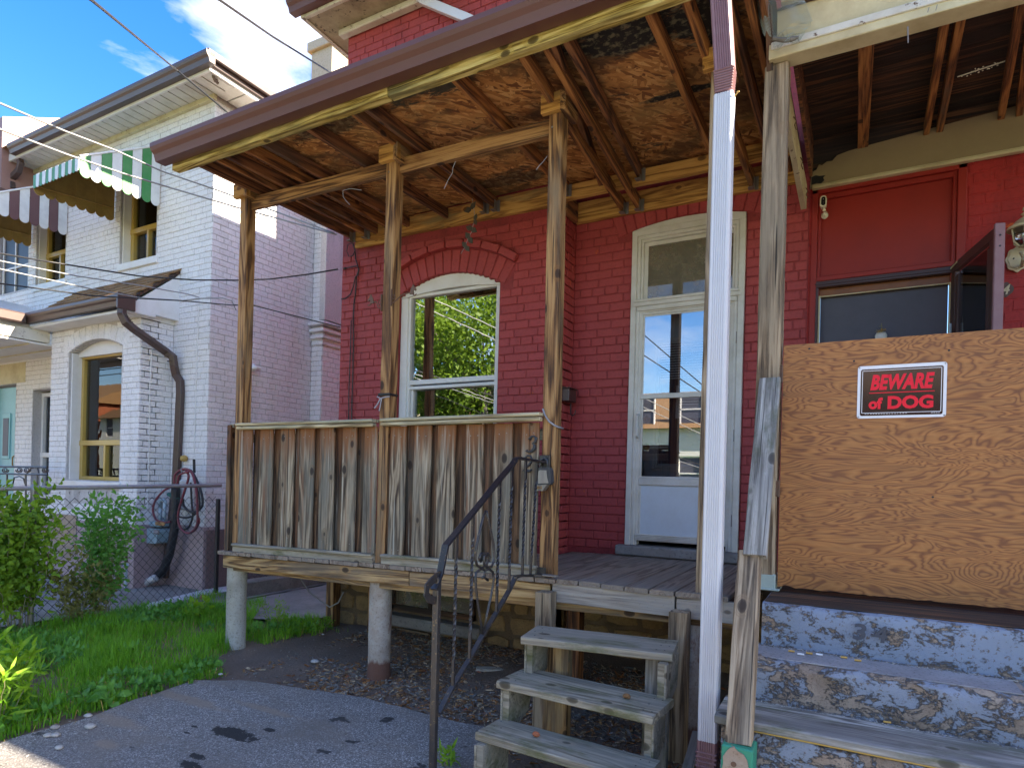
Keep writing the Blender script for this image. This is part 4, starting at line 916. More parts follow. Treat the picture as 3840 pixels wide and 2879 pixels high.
# upper windows: gold frames set back in the brick
def win(parent, x0, x1, z0, z1, y, fm, lower, rise=0, split=True, shut=True, wfill=True):
    f = G(); w = .05; d = .07
    f.box((x0, y, z0), (x0+w, y+d, z1+rise*.3), .004); f.box((x1-w, y, z0), (x1, y+d, z1+rise*.3), .004); f.box((x0, y-.0015, z0), (x1, y+d, z0+w), .004); f.box((x0, y-.01, lower-.035), (x1, y+d, lower+.035), .004); f.box((x0, y-.0015, z1-w), (x1, y+d, z1+.01), .004)
    if split: f.box(((x0+x1)/2-.02, y-.006, z0), ((x0+x1)/2+.02, y+d, lower), .004)
    f.box((x0+w, y-.004, z0+w), (x0+w+.025, y+d, lower), .003); f.box((x1-w-.025, y-.004, z0+w), (x1-w, y+d, lower), .003)
    o = f.obj('window', fm, parent)
    p = G(); p.box((x0+w, y+.045, z0+w), (x1-w, y+.049, z1-.03), .0001); p.obj('pane', M['glass_w'], o)
    if shut:
        s_ = G(); n = int((z1-lower)/.065)
        for i in range(n): s_.beam((x0+w+.16, y+.20, lower+.04+i*.065), (x1-w, y+.20, lower+.04+i*.065), .055, .008, up=(0, .6, 1))
        s_.box((x0+w, y+.17, lower), (x0+w+.17, y+.22, z1)); s_.obj('shutter', M['shutter'], o)
        s_ = G(); s_.box((x0+w, y+.17, z0), (x0+w+.14, y+.18, lower)); s_.box(((x0+x1)/2+.02, y+.15, z0), ((x0+x1)/2+.06, y+.17, lower)); s_.obj('curtain', M['curtain'], o)
    q = G(); q.box((x0-.1, y+.5, z0-.1), (x1+.1, y+.52, z1+.2)); q.box((x0-.1, y+.16, z0-.1), (x0-.08, y+.5, z1+.2)); q.box((x1+.08, y+.16, z0-.1), (x1+.1, y+.5, z1+.2)); q.obj('room_dark', M['osc_dark'], o)
    return o
for a, b in uw:
    win(wh, a+.02, b, UB+.02, UT+.05, WY+.13, M['gold'], UB+.50, .1)
    g = G(); g.box((a-.02, WY-.03, UB-.09), (b+.06, WY+.14, UB+.005), .006); g.obj('sill', M['white'], wh)
    g = G(); g.box((a-.002, WY+.03, UB), (a+.018, WY+.14, UT+.06), .004); g.obj('jamb_board', M['white'], wh)
g = G(); g.box((-12.49, WY+.06, UB), (-11.53, WY+.12, UT)); 
wo = g.obj('window', M['black'], wh); g = G()
for a_ in (-12.45, -12.05, -11.62): g.box((a_, WY+.04, UB), (a_+.03, WY+.07, UT), .003)
g.box((-12.45, WY+.041, UB+.4), (-11.6, WY+.069, UB+.43)); g.obj('mullion', M['white'], wo)
# bay window with segmental head board
wi = win(wh, bw0+.02, bw1, bwb, bwt-.02, BY+.15, M['gold'], bwb+.50, .05); 
g = G(); g.box((bw0-.002, BY+.03, bwb-.02), (bw0+.02, BY+.2, bwt), .005); g.obj('jamb_board', M['white'], wi)
N = 18; top = [(bw0+(bw1-bw0)*i/N, bwt+arch_dz(-1+2*i/N, bw1-bw0, bwr)) for i in range(N+1)]
g = G(); g.prism(top+[(bw1, bwt-.045), (bw0, bwt-.045)], (BY+.11, BY+.16), 'Y'); g.obj('head_board', M['white'], wi)
g = G(); g.box((bw0-.08, BY-.03, bwb-.10), (bw1+.06, BY+.16, bwb-.015), .006); g.obj('bay_sill', M['white'], wh)
g = G(); g.box((-9.1, BY-.037, .93-.1), (-8.1, BY-.03, .96)); g.obj('plinth_line', M['b_white'], wh)
# left part: teal door, white framed sidelight window, cream head panel
g = G(); g.box((dr0, WY+.08, .9), (dr1, WY+.13, 2.72), .003); td = g.obj('teal_door', M['teal'], wh); td['label'] = 'teal front door with arched glass'
g = G(); g.box((dr0+.26, WY+.065, 1.55), (dr0+.52, WY+.085, 2.3), .02); g.obj('door_glass_surround', M['teal'], td)
g = G(); g.box((dr0+.30, WY+.06, 1.6), (dr0+.48, WY+.07, 2.22), .01); g.obj('door_glass', M['navy'], td)
g = G(); g.tube([(dr1-.08, WY+.06, 1.62), (dr1-.08, WY+.01, 1.58), (dr1-.08, WY+.01, 1.45), (dr1-.08, WY+.06, 1.40)], .012, 6); g.obj('handle', M['brass'], td)
g = G(); g.box((dr0-.1, WY-.008, 2.76), (-11.5, WY+.0, 3.08)); g.obj('head_panel', M['cream'], wh)
s2 = win(wh, sw0, sw1, .95, 2.58, WY+.12, M['white'], 1.62, split=False, shut=False)
# bay roof, gutter, downspout
gy = 4.30
g = G(); g.prism([(4.26, 3.40), (WY, 3.985), (WY, 3.945), (4.26, 3.36)], (-10.0, -7.63), 'X'); g.obj('bay_roof_deck', M['w_dark34'], wh)
for j in range(7):
    for i in range(9 if j < 6 else 9):
        t0, t1 = j/7, (j+1)/7; ya, yb = gy-.03+(WY-gy+.03)*t0, gy-.03+(WY-gy+.03)*t1+.03; za, zb = 3.405+.58*t0, 3.405+.58*t1+.03
        x0 = -10.0+.27*i-(.13 if j % 2 else 0); x1 = min(x0+.262, -7.61); x0 = max(x0, -10.0)
        beam('shingle', ((x0+x1)/2+random.uniform(-.004, .004), ya+random.uniform(-.008, .004), za+.024), ((x0+x1)/2, yb, zb+.002), x1-x0, .020, M['shingle'], wh, up=(0, -.5, 1), b=.002)
g = G(); ogee(g, -9.95, -7.58, gy+.0, 3.475, .12, .12); g.box((-7.60, gy-.14, 3.30), (-7.57, gy+.07, 3.485), .004); g.obj('bay_gutter', M['gutter2'], wh)
g = G(); g.box((-10, gy, 3.30), (-7.61, BY+.1, 3.335), .003); g.obj('bay_soffit', M['white'], wh)
g = G(); g.prism([(gy+.02, 3.34), (WY, 3.34), (WY, 3.93), (gy+.02, 3.37)], (-7.765, -7.64), 'X'); g.box((-7.765, gy+.02, 3.29), (-7.725, WY, 3.345), .002); g.obj('bay_gable_panel', M['white'], wh)
g = G(); p = lambda a, b, y: at(a*.579, 960+b*.579, Y=y)
dsp = [p(790, 320, gy-.06), p(790, 375, gy-.06), p(815, 430, gy-.03), p(870, 475, gy+.06), p(1075, 620, WY-.16), p(1120, 655, WY-.12), p(1128, 715, WY-.10), p(1140, 770, WY-.06), p(1165, 810, WY-.05), p(1168, 880, WY-.05), p(1140, 1480, WY-.05), p(1115, 1700, WY-.05), p(1085, 1960, WY-.05), p(1070, 2080, WY-.06)]
g.rtube(dsp, .085, .065, (.2, -1, 0)); g.obj('bay_downspout', M['gutter2'], wh)
g = G()
for a, b in zip(dsp[1:4], dsp[2:5]):
    pass
for k in range(9):
    t = k/8; q = dsp[1].lerp(dsp[3], t) if k < 5 else dsp[4].lerp(dsp[6], (k-5)/3); g.lathe(q, [(.050, -.004), (.054, 0), (.050, .004)], 8)
g.obj('elbow_rib', M['gutter2'], wh)
# white cable stapled down the wall, small fixtures
g = G(); g.tube([at(565, 1300, Y=BY+.15), at(550, 1520, Y=BY+.15), at(545, 1830, Y=BY+.15)], .006, 5) if False else g.tube([(BX+.014, BY+.14, 3.1), (BX+.014, BY+.12, 2.5), (BX+.014, BY+.13, 1.8), (BX+.014, BY+.13, .9)], .006, 5)
g.tube([at(745, 1150, Y=WY-.012), at(735, 1450, Y=WY-.012), at(728, 1700, Y=WY-.012)], .006, 5); g.obj('surface_cable', M['white'], wh)
# porch roof to the left of the bay (coming towards the street)
g = G(); g.box((-14, 3.6, 3.105), (-9.86, WY, 3.13), .002); g.obj('porch_ceiling', M['white'], wh)
g = G()
for i in range(5): g.box((-14, 3.2+i*.36, 3.085), (-9.87, 3.21+i*.36, 3.1), .001)
g.obj('ceiling_batten', M['cream'], wh)
g = G(); g.box((-9.98, 3.80, 3.14), (-9.84, BY-.02, 3.30), .004); g.obj('porch_beam', M['white_peel'], wh)
g = G(); g.box((-9.86, 3.8, 3.33), (-9.74, gy-.1, 3.47), .02); g.obj('porch_gutter', M['gutter2'], wh)
g = G(); g.add([(-9.9, 3.8, 3.46), (-9.9, WY, 3.46), (-11.6, WY, 3.98), (-11.6, 3.8, 3.98)], [(0, 1, 2, 3)]); g.box((-10.0, 3.8, 3.3), (-9.9, gy, 3.45)); g.obj('porch_roof', M['white'], wh)
g = G(); g.beam((-9.92, gy+.05, 3.47), (-10.9, WY, 3.80), .05, .03); g.obj('valley_strip', M['w_dark34'], wh)
# brown metal-clad neighbour roof at the far left
fh = thing('metal_clad_house', 'house end with pinkish brown metal cladding rising behind the white house eave', 'house', (-13, 6, 0))
g = G(); g.prism([(4.5, 5.6), (4.5, 6.66), (5.4, 7.1), (9, 7.25), (9, 5.6)], (-16, -11.33), 'X'); g.obj('parapet_cladding', paint('pinkish_brown_metal', (.34, .19, .16), .45, (.2, .1, .08), .2, .03), fh)
g = G(); g.rtube([(-11.42, 4.42, 6.5), (-11.42, 4.42, 5.2)], .09, .08, (0, -1, 0)); g.obj('corner_pipe', M['navy'], fh)

# ================================================================ AWNINGS
def awning(name, label, dx, col):
    t = thing(name, label, 'awning', (-8.4+dx, WY-.3, 5.3), 'striped metal awnings over the upper windows')
    A = at(604, 549, Y=WY-.02); X1 = A.x; Bq = at(298, 590, X=X1); yo, zo = Bq.y, Bq.z; ztop = A.z
    X0 = at(127, 655, Y=yo).x; zb = at(604, 764, X=X1).z
    yo = max(yo, WY-1.05); n = 8
    def P(x, y, z): return (x+dx, y, z)
    # right side panel: scalloped vertical slats, longest against the wall
    for side, X, m2 in ((0, X1, True), (1, X0, False)):
        for i in range(n):
            y0, y1 = WY-.02-(WY-.02-yo)*i/n, WY-.02-(WY-.02-yo)*(i+1)/n; tm = (i+.5)/n
            zt0 = ztop+(zo-ztop)*i/n; zt1 = ztop+(zo-ztop)*(i+1)/n
            bot = zb+(zo-.16-zb)*tm; g = G(); w = (y0-y1)/2*(.96 if m2 else 1.02); yc = (y0+y1)/2
            pts = [(yc+w, zt0), (yc-w, zt1)]+[(yc-w*cos(q*pi/8), bot+.0-w*1.0*sin(q*pi/8)) for q in range(9)]
            xo = X+(.004 if i % 2 else 0)
            g.prism(pts, (xo+dx, xo+dx+.006), 'X'); mt = M['awn_under'] if not m2 else (M['awn_white'] if i % 2 == 0 else col)
            g.obj('slat', mt, t)
    # sloping top: standing-seam slats from wall to front, then scalloped valance
    m = 14
    for i in range(m):
        x0, x1 = X0+(X1-X0)*i/m, X0+(X1-X0)*(i+1)/m
        g = G(); g.add([P(x0, WY-.02, ztop), P(x1-.004, WY-.02, ztop), P(x1-.004, yo, zo), P(x0, yo, zo), P(x0, WY-.02, ztop+.008), P(x1-.004, WY-.02, ztop+.008), P(x1-.004, yo, zo+.008), P(x0, yo, zo+.008)], [(3, 2, 1, 0), (4, 5, 6, 7), (0, 1, 5, 4), (1, 2, 6, 5), (2, 3, 7, 6), (3, 0, 4, 7)])
        w = (x1-x0)/2*.97; xc = (x0+x1)/2
        g.prism([(xc+w+dx, zo+.004), (xc-w+dx, zo+.004)]+[(xc-w*cos(q*pi/6)+dx, zo-.13-w*.9*sin(q*pi/6)) for q in range(7)], (yo-.006-(.004 if i % 2 else 0), yo-.001), 'Y')
        g.obj('roof_slat', M['awn_white'] if i % 2 else col, t)
    g = G(); g.box(P(X0-.01, WY-.03, ztop-.01), P(X1+.015, WY-.0, ztop+.03), .004); g.tube([P(X1+.012, WY-.02, ztop+.01), P(X1+.012, yo, zo+.012)], .012, 6); g.obj('top_rail', M['white'], t)
    g = G(); g.tube([P(X0+.02, WY-.05, zb+.12), P(X0+.02, yo+.02, zo-.12)], .012, 6); g.obj('brace_rod', M['awn_under'], t)
    g = G()
    for i in range(1, m, 2): 
        x = X0+(X1-X0)*i/m; g.beam(P(x, WY-.04, ztop-.02), P(x, yo+.03, zo-.015), .012, .012)
    g.obj('underside_rib', M['white'], t)
awning('window_awning', 'green and white striped metal awning with scalloped edges over the upper window nearest the corner', 0, M['green'])
awning('window_awning', 'brown and white striped metal awning with scalloped edges, partly cut off by the left edge', -2.27, M['awn_brown'])

# ================================================================ PORCH OF THE RED HOUSE
po = thing('covered_porch', 'weathered wooden porch with open rafters, board railing and brown gutter on the red house', 'porch', (-2.6, 3.5, 0))
def dz(x): return .750+(min(x, -1.5)+4.7)*.0219
# deck boards
nb = 29; x = -4.72
for i in range(nb):
    w = .1335; z = dz(x+.07); f = 3.455+random.uniform(-.006, .008)
    me = M['w_deck'] if x > -1.7 else M['w_picket_dark']
    beam('deck_board', (x+w/2, f, z-.014+random.uniform(-.0015, .0015)), (x+w/2, (YW if x < XS-.05 else YD)-.01, z-.014), w, .028, M['w_deck'], po, b=.004, wob=.0012, seg=8)
    x += .1432
# rim joist in two lengths on the left, one on the right
beam('rim_joist', (-4.66, 3.49, dz(-4.66)-.085), (-2.70, 3.49, dz(-2.7)-.085), .038, .10, M['w_rim'], po, wob=.004, b=.003)
beam('rim_joist', (-2.69, 3.49, dz(-2.69)-.085), (-1.62, 3.49, dz(-1.62)-.085), .038, .10, M['w_rim'], po, wob=.003, b=.003)
beam('rim_joist', (-1.60, 3.485, .735), (-.86, 3.485, .735), .038, .115, M['w_rim_grey'], po, wob=.002, b=.003)
beam('rim_joist', (-.85, 3.49, .735), (-.46, 3.49, .735), .038, .115, M['w_rim_grey'], po, wob=.002, b=.003)
beam('rim_joist', (-4.60, 3.53, dz(-4.6)-.105), (-.50, 3.53, .70), .038, .12, M['w_rim'], po, wob=.003)
for x in (-4.6, -3.9, -3.2, -2.5, -1.9, -1.2, -.6):
    beam('floor_joist', (x, 3.55, dz(x)-.09), (x, (YW if x < XS else YD)-.03, dz(x)-.09), .038, .12, M['w_raft'], po)
# piers
px1 = at(887, 2250, Y=3.58).x; px2 = at(1425, 2350, Y=3.58).x
def pier(x, r, zt, seed):
    V = []; F = []; n, m = 32, 16
    for j in range(m+1):
        z = -.14+(zt+.14)*j/m
        for k in range(n):
            a = 2*pi*k/n; d = 1+.035*noise.noise(Vector((cos(a)*2+seed, sin(a)*2, z*5)))+.03*noise.noise(Vector((cos(a)*6+seed, sin(a)*6, z*16)))+(.05 if z < 0 else 0)
            V.append((x+cos(a)*r*d, 3.58+sin(a)*r*d, z))
    for j in range(m):
        for k in range(n): F.append((j*n+k, j*n+(k+1) % n, (j+1)*n+(k+1) % n, (j+1)*n+k))
    F.append(tuple(m*n+k for k in range(n))); g = G(); g.add(V, F); return g
g = pier(px1, .080, .655, 1); q = g.obj('pier', M['conc'], po, smooth=True, auto=True); q['label'] = 'round grey concrete pier at the left end of the porch'
g = pier(px2, .082, .655, 5); q = g.obj('pier', M['conc_rust'], po, smooth=True, auto=True); q['label'] = 'rust stained round pier under the middle of the porch'
g = G(); g.box((px2-.07, 3.52, .650), (px2+.04, 3.62, .69), .004); g.obj('shim_block', M['w_rim'], po)
g = G(); g.box((px1-.08, 3.50, .652), (px1+.07, 3.66, .672), .003); g.obj('shim_block', M['w_rim'], po)
for x, y, zt, mt in ((-4.50, 4.60, .66, 'w_post'), (-3.92, 4.55, .66, 'w_post'), (-1.75, 4.2, .66, 'w_raft')): beam('under_post', (x, y, -.1), (x, y, zt), .10, .10, M[mt], po, up=(1, 0, 0))
g = G(); g.box((-.80, 3.52, -.1), (-.70, 3.62, .67), .006); q = g.obj('pier', M['conc_rust'], po); q['label'] = 'square rough concrete pier behind the downspout'
g = G(); g.tube([(-4.36, 3.9, .66), (-4.3, 4.1, .35), (-4.15, 4.2, .22), (-3.95, 4.1, .30), (-3.8, 4.0, .42)], .006, 6); g.obj('dangling_cable', M['wire_pale'], po)
# posts
zc_ = {0: 3.74, 1: 3.67, 2: 3.69, 3: 3.66}
PX = [(-4.645, -4.56), (-3.062, -2.972), (-1.735, -1.645), (-.765, -.675)]
posts = []
for i, (x0, x1) in enumerate(PX):
    xa = (x0+x1)/2; b_ = .70 if i else .72; lean = (.035, .02, .0, .0)[i]
    # surveyed post centre lines: top and foot
    bot = Vector((xa+(.025, .055, .03, .02)[i], 3.545, b_)); top_ = Vector((xa+(.055, .0, .0, -.005)[i], 3.545, zc_[i]+.10))
    if i == 0: bot.x, top_.x = -4.545, -4.555
    if i == 1: bot.x, top_.x = -2.985, -2.975
    if i == 2: bot.x, top_.x = -1.665, -1.68
    if i == 3: bot.x, top_.x = -.712, -.70
    posts.append((bot, top_))
    pst = beam('post', bot, top_, .090, .090, M['w_post'] if i != 3 else M['w_post_grey'], po, up=(1, 0, 0), b=.005, wob=.003)
# block caps at the heads of the posts
for (bot, top_), z0, fx in zip(posts, (3.715, 3.665, 3.68, 3.665), (1, 0, 0, 0)):
    x, y = top_.x, top_.y
    beam('cap_block', (x-.085, y-.065, z0+.055), (x+.085, y-.065, z0+.055), .040, .115, M['w_ledger'], po, b=.003)
    beam('cap_block', (x+.066, y-.087, z0+.052), (x+.066, y+.10, z0+.052), .038, .125, M['w_post'], po, b=.003)
# rails between posts high up
beam('tie_rail', (posts[0][1].x+.045, 3.56, 3.68), (posts[1][1].x-.045, 3.56, 3.655), .038, .105, M['w_post'], po, wob=.003)
beam('tie_rail', (posts[1][1].x+.045, 3.56, 3.652), (posts[2][1].x-.045, 3.56, 3.632), .038, .105, M['w_post'], po, wob=.003)
# eave: yellowed beam, brown gutter
beam('eave_beam', (-4.67, 2.975, 3.765), (-2.55, 2.975, 3.757), .058, .082, M['w_eave'], po, wob=.004)
beam('eave_beam', (-2.54, 2.972, 3.757), (-.42, 2.972, 3.755), .058, .088, M['w_eave'], po, wob=.004)
g = G(); ogee(g, -4.735, -.44, 2.93, 3.885, .125, .125); g.obj('gutter', M['gutter'], po)
g = G(); g.box((-4.69, 2.925, 3.775), (-.45, 2.943, 3.90), .003); g.obj('fascia_wrap', M['gutter'], po)
g = G(); g.box((-4.66, 2.93, 3.87), (-.42, 2.95, 3.89)); g.add([(-4.72, 2.90, 3.895), (-.42, 2.90, 3.895), (-.42, 5.02, 3.955), (-4.72, 4.74, 3.95), (-4.72, 2.90, 3.905), (-.42, 2.90, 3.905), (-.42, 5.02, 3.965), (-4.72, 4.74, 3.96)], [(0, 1, 2, 3), (7, 6, 5, 4), (0, 4, 5, 1), (1, 5, 6, 2), (2, 6, 7, 3), (3, 7, 4, 0)]); g.obj('roof_covering', M['shingle'], po)
# sheathing panels
xs = [-4.62, -3.4, -2.18, -.96, -.44]
for a, b_ in zip(xs, xs[1:]):
    for y0, y1 in ((2.99, 4.2), (4.203, 5.0)):
        z0, z1 = 3.846+(y0-2.99)*.03, 3.846+(y1-2.99)*.03
        y1 = min(y1, 4.74) if a < -2.19 else y1
        g = G(); g.add([(a+.002, y0, z0), (b_-.002, y0, z0), (b_-.002, y1, z1), (a+.002, y1, z1), (a+.002, y0, z0+.012), (b_-.002, y0, z0+.012), (b_-.002, y1, z1+.012), (a+.002, y1, z1+.012)], [(3, 2, 1, 0), (4, 5, 6, 7), (0, 1, 5, 4), (1, 2, 6, 5), (2, 3, 7, 6), (3, 0, 4, 7)]); g.obj('sheathing_panel', M['osb'], po)
# rafters (left edge X at the eave) : wall line differs in the recess
rz = 3.795
def raf(xl, x2=None, y2=YW-.05, zf=rz, zw=3.825, mt='w_raft', h=.088):
    x2 = xl if x2 is None else x2
    beam('rafter', (xl+.019, 3.0, zf), (x2+.019, y2, zw), .038, h, M[mt], po, wob=.002)
for xl, mt in ((-4.49, 'w_raft'), (-4.30, 'w_raft2'), (-4.18, 'w_raft'), (-3.98, 'w_raft2'), (-3.79, 'w_raft'), (-3.35, 'w_raft'), (-2.94, 'w_raft2'), (-2.83, 'w_raft'), (-2.155, 'w_raft2')): raf(xl, mt=mt)
raf(-1.70, -1.76, YD-.05, rz, 3.70, 'w_raft2'); raf(-1.55, -1.63, YD-.05, rz, 3.70, 'w_raft2'); raf(-1.43, -1.54, YW-.03, rz, 3.82, 'w_raft')
raf(-1.50, -1.86, YW-.03, rz, 3.82, 'w_raft')
raf(-.985, -.98, YW-.03, rz, 3.82, 'w_raft2'); raf(-.80, -.755, YD-.05, rz, 3.705, 'w_raft2'); raf(-.62, -.60, YD-.05, rz, 3.74, 'w_raft'); raf(-.53, -.50, YD-.05, rz, 3.76, 'w_raft2')
beam('rafter', (-.45, 3.0, 3.79), (-.45, 4.95, 3.80), .03, .10, M['w_raft'], po)
# ledgers
beam('ledger', (-4.43, YW-.026, 3.805), (-2.20, YW-.026, 3.785), .045, .165, M['w_ledger'], po, wob=.003)
beam('ledger', (-4.44, YW-.03, 3.715), (-4.02, YW-.03, 3.700), .03, .05, M['w_ledger'], po, wob=.006)
beam('ledger', (-2.20, YW-.026, 3.785), (-.44, YW-.026, 3.78), .045, .115, M['w_ledger'], po, wob=.003)
beam('ledger', (-2.17, YD-.03, 3.725), (-.40, YD-.03, 3.725), .045, .17, M['w_ledger'], po, wob=.003)
beam('ledger', (XS+.022, YW-.0, 3.725), (XS+.022, YD-.05, 3.725), .04, .17, M['w_raft'], po)
# joist hangers
for x, y, z in [(q+.038, YW-.055, 3.80) for q in (-4.49, -4.30, -2.94, -2.83, -2.155, -1.54+.0)]+[(q+.038, YD-.06, 3.69) for q in (-1.76, -1.63, -.755)]:
    g = G(); g.box((x, y-.055, z-.05), (x+.003, y+.0, z+.03), .0005); g.box((x+.002, y-.004, z-.06), (x+.028, y, z+.04), .0005); g.box((x-.041, y-.055, z-.054), (x+.003, y, z-.049), .0005)
    for k in range(3): g.lathe((x+.014, y-.004, z-.035+k*.028), [(.004, 0), (.004, .003)], 6, 'Y')
    g.obj('joist_hanger', M['galv'], po)
# railing: caps, base rails, board-on-board pickets
cz = 1.795
g0 = posts[0][0].x+.045; g1 = posts[1][0].x
beam('cap_rail', (g0+.0, 3.475, cz+.015), (g1-.05, 3.475, cz+.014), .085, .022, M['w_cap'], po, b=.006, wob=.0015)
beam('cap_rail', (g0-.0, 3.465, cz-.014), (g1-.05, 3.465, cz-.015), .05, .026, M['w_cap'], po, b=.006)
beam('cap_rail', (g1+.02, 3.475, cz+.015), (posts[2][0].x-.04, 3.475, cz+.022), .085, .022, M['w_cap'], po, b=.006, wob=.0015)
beam('cap_rail', (g1+.02, 3.465, cz-.014), (posts[2][0].x-.04, 3.465, cz-.006), .05, .026, M['w_cap'], po, b=.006)
for a, b_ in ((-4.545, -3.03), (-2.95, -1.72)):
    beam('base_rail', (a, 3.480, dz(a)+.060), (b_, 3.480, dz(b_)+.058), .055, .022, M['w_tread'], po, b=.006)
    beam('base_rail', (a, 3.490, dz(a)+.026), (b_, 3.490, dz(b_)+.026), .04, .052, M['w_tread'], po, b=.003)
    beam('nailer', (a, 3.545, 1.70), (b_, 3.545, 1.70), .03, .07, M['w_cap'], po)
F1 = [(505, 660), (755, 915), (1010, 1180), (1250, 1425), (1500, 1680), (1780, 1955)]      # left panel (zoomed survey of the tops)
F2 = [(45, 158)]
F3 = [(277, 415), (487, 640), (695, 855), (943, 1103), (1195, 1360), (1440, 1597)]
spans = [(at(750+.3015*a, 1200+.3015*1480, Y=3.487).x, at(750+.3015*b_, 1200+.3015*1480, Y=3.487).x) for a, b_ in F1]+[(at(1350+.4222*a, 1620, Y=3.487).x, at(1350+.4222*b_, 1620, Y=3.487).x) for a, b_ in F2]
spans_r = [(at(1350+.4222*a, 1610, Y=3.487).x, at(1350+.4222*b_, 1610, Y=3.487).x) for a, b_ in F3]
def pickets(sp, lo, hi):
    for a, b_ in sp:
        zb = dz(a)+.072; w = b_-a; d = random.uniform(-.004, .004)
        beam('railing_board', ((a+b_)/2+d, 3.487, zb), ((a+b_)/2, 3.487+random.uniform(0, .004), cz-.028), w-.004, .018, M['w_picket'], po, up=(0, -1, 0), b=.003, wob=.0012, seg=7)
    eds = [(lo, sp[0][0])]+[(sp[i][1], sp[i+1][0]) for i in range(len(sp)-1)]+[(sp[-1][1], hi)]
    for a, b_ in eds:
        if b_-a < .02: continue
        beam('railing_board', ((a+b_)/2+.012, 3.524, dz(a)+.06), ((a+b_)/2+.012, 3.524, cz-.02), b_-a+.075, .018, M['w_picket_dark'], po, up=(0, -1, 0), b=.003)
pickets(spans, -4.50, -3.03); pickets(spans_r, -2.95, -1.72)
# post foot boards and the side railing seen end-on
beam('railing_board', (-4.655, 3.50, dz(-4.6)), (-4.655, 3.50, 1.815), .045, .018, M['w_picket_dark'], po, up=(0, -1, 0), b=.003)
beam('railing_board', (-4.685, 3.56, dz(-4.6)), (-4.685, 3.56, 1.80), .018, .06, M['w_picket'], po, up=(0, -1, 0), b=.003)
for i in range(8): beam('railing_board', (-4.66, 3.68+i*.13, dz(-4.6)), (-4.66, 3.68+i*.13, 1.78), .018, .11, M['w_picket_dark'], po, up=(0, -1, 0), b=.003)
beam('cap_rail', (-4.66, 3.52, 1.81), (-4.66, 4.70, 1.81), .05, .03, M['w_cap'], po)
# post dressing: strap and cords
g = G(); zz = 1.99
x_, y_ = posts[1][0].x, 3.545
g.box((x_-.055, y_-.052, zz), (x_+.052, y_+.05, zz+.02), .004); g.obj('strap', M['black'], po)
g = G(); g.tube([(x_-.055, y_-.055, zz-.005), (x_-.02, y_-.06, zz-.02), (x_+.02, y_-.058, zz-.012), (x_+.055, y_-.05, zz-.008)], .005, 6); g.tube([(x_-.02, y_-.06, zz-.02), (x_-.04, y_-.066, zz-.06), (x_-.065, y_-.07, zz-.09)], .005, 6); g.tube([(x_-.01, y_-.06, zz-.02), (x_-.012, y_-.068, zz-.07), (x_-.02, y_-.07, zz-.11)], .004, 6); g.obj('tied_cord', M['rope'], po)
x_ = posts[2][0].x
g = G(); g.tube([(x_-.047, 3.497, 1.855), (x_-.03, 3.493, 1.815), (x_+.0, 3.492, 1.775), (x_+.035, 3.492, 1.752), (x_+.050, 3.515, 1.742), (x_+.052, 3.59, 1.74)], .006, 8); g.obj('tied_cord', M['rope'], po, smooth=True)
# stray wires hanging from the tie rail
for pts in ([at(1280+.579*a, .579*b_, Y=3.54) for a, b_ in ((740, 1045), (722, 1090), (720, 1120), (690, 1170), (665, 1225))], [at(1280+.579*a, .579*b_, Y=3.53) for a, b_ in ((1335, 1010), (1310, 1045), (1285, 1070), (1262, 1100))], [at(1280+.579*a, .579*b_, Y=3.53) for a, b_ in ((10, 1235), (12, 1275), (30, 1300), (55, 1328))], [at(1280+.579*a, .579*b_, Y=3.53) for a, b_ in ((10, 1235), (60, 1222), (130, 1232))]):
    g = G(); g.tube(pts, .0024, 5); g.obj('stray_wire', M['rope'], po)
# nail and screw heads on the timbers
g = G()
for sp in spans+spans_r:
    for zz in (.90, 1.70): 
        for t in (.3, .7): g.lathe((sp[0]+(sp[1]-sp[0])*t, 3.4775, zz+random.uniform(-.01, .01)), [(.0035, 0), (.0035, -.002)], 6, 'Y')
for i in range(22):
    x = -1.55+i*.045; g.lathe((x, 3.464, .74+random.uniform(-.03, .03)), [(.003, 0), (.003, -.002)], 6, 'Y')
for bot, top_ in posts[:3]:
    g.lathe((top_.x-.02, 3.499, 3.60), [(.007, 0), (.006, .003)], 8, 'Y')
tag(g.obj('nail_heads', M['galv'], po), kind='stuff')
g = G(); g.box((-1.655, 3.43, .832), (-1.56, 3.47, .842), .002); g.obj('metal_offcut', M['galv'], po)

# ================================================================ PORCH STAIRS
st = thing('wooden_steps', 'three grey weathered wooden treads on sawn supports leading up to the porch deck', 'steps', (-1.15, 2.9, 0))
TR = [((1954.6, 2384.8), (2512, 2453.7), (2016, 2344), (2552.7, 2399), .60), ((1878, 2548), (2465, 2698), (1960, 2502), (2511, 2608), .40), ((1790, 2750), (2420, 2925), (1875, 2684), (2465, 2850), .205)]
for fl, frt, bl, br, z in TR:
    q = [at(*fl, Z=z), at(*frt, Z=z), at(*br, Z=z), at(*bl, Z=z)]
    a = (q[0]+q[3])/2; b_ = (q[1]+q[2])/2; w = ((q[3]-q[0]).length+(q[2]-q[1]).length)/2
    dvv = Vector((0, 0, .019)); beam('tread', a-dvv, b_-dvv, w, .038, M['w_tread'], st, b=.005, wob=.002)
    g = G()
    for s_, qq in ((1, a), (-1, b_)):
        for t in (-.3, 0, .3):
            for dd in (.03, .07): 
                if random.random() < .8: p = qq+(b_-a).normalized()*s_*dd+Vector((0, t*w, .0)); g.lathe((p.x, p.y, z-.001), [(.0035, 0), (.0035, .0025)], 6)
    g.obj('screw_heads', M['black'], st)
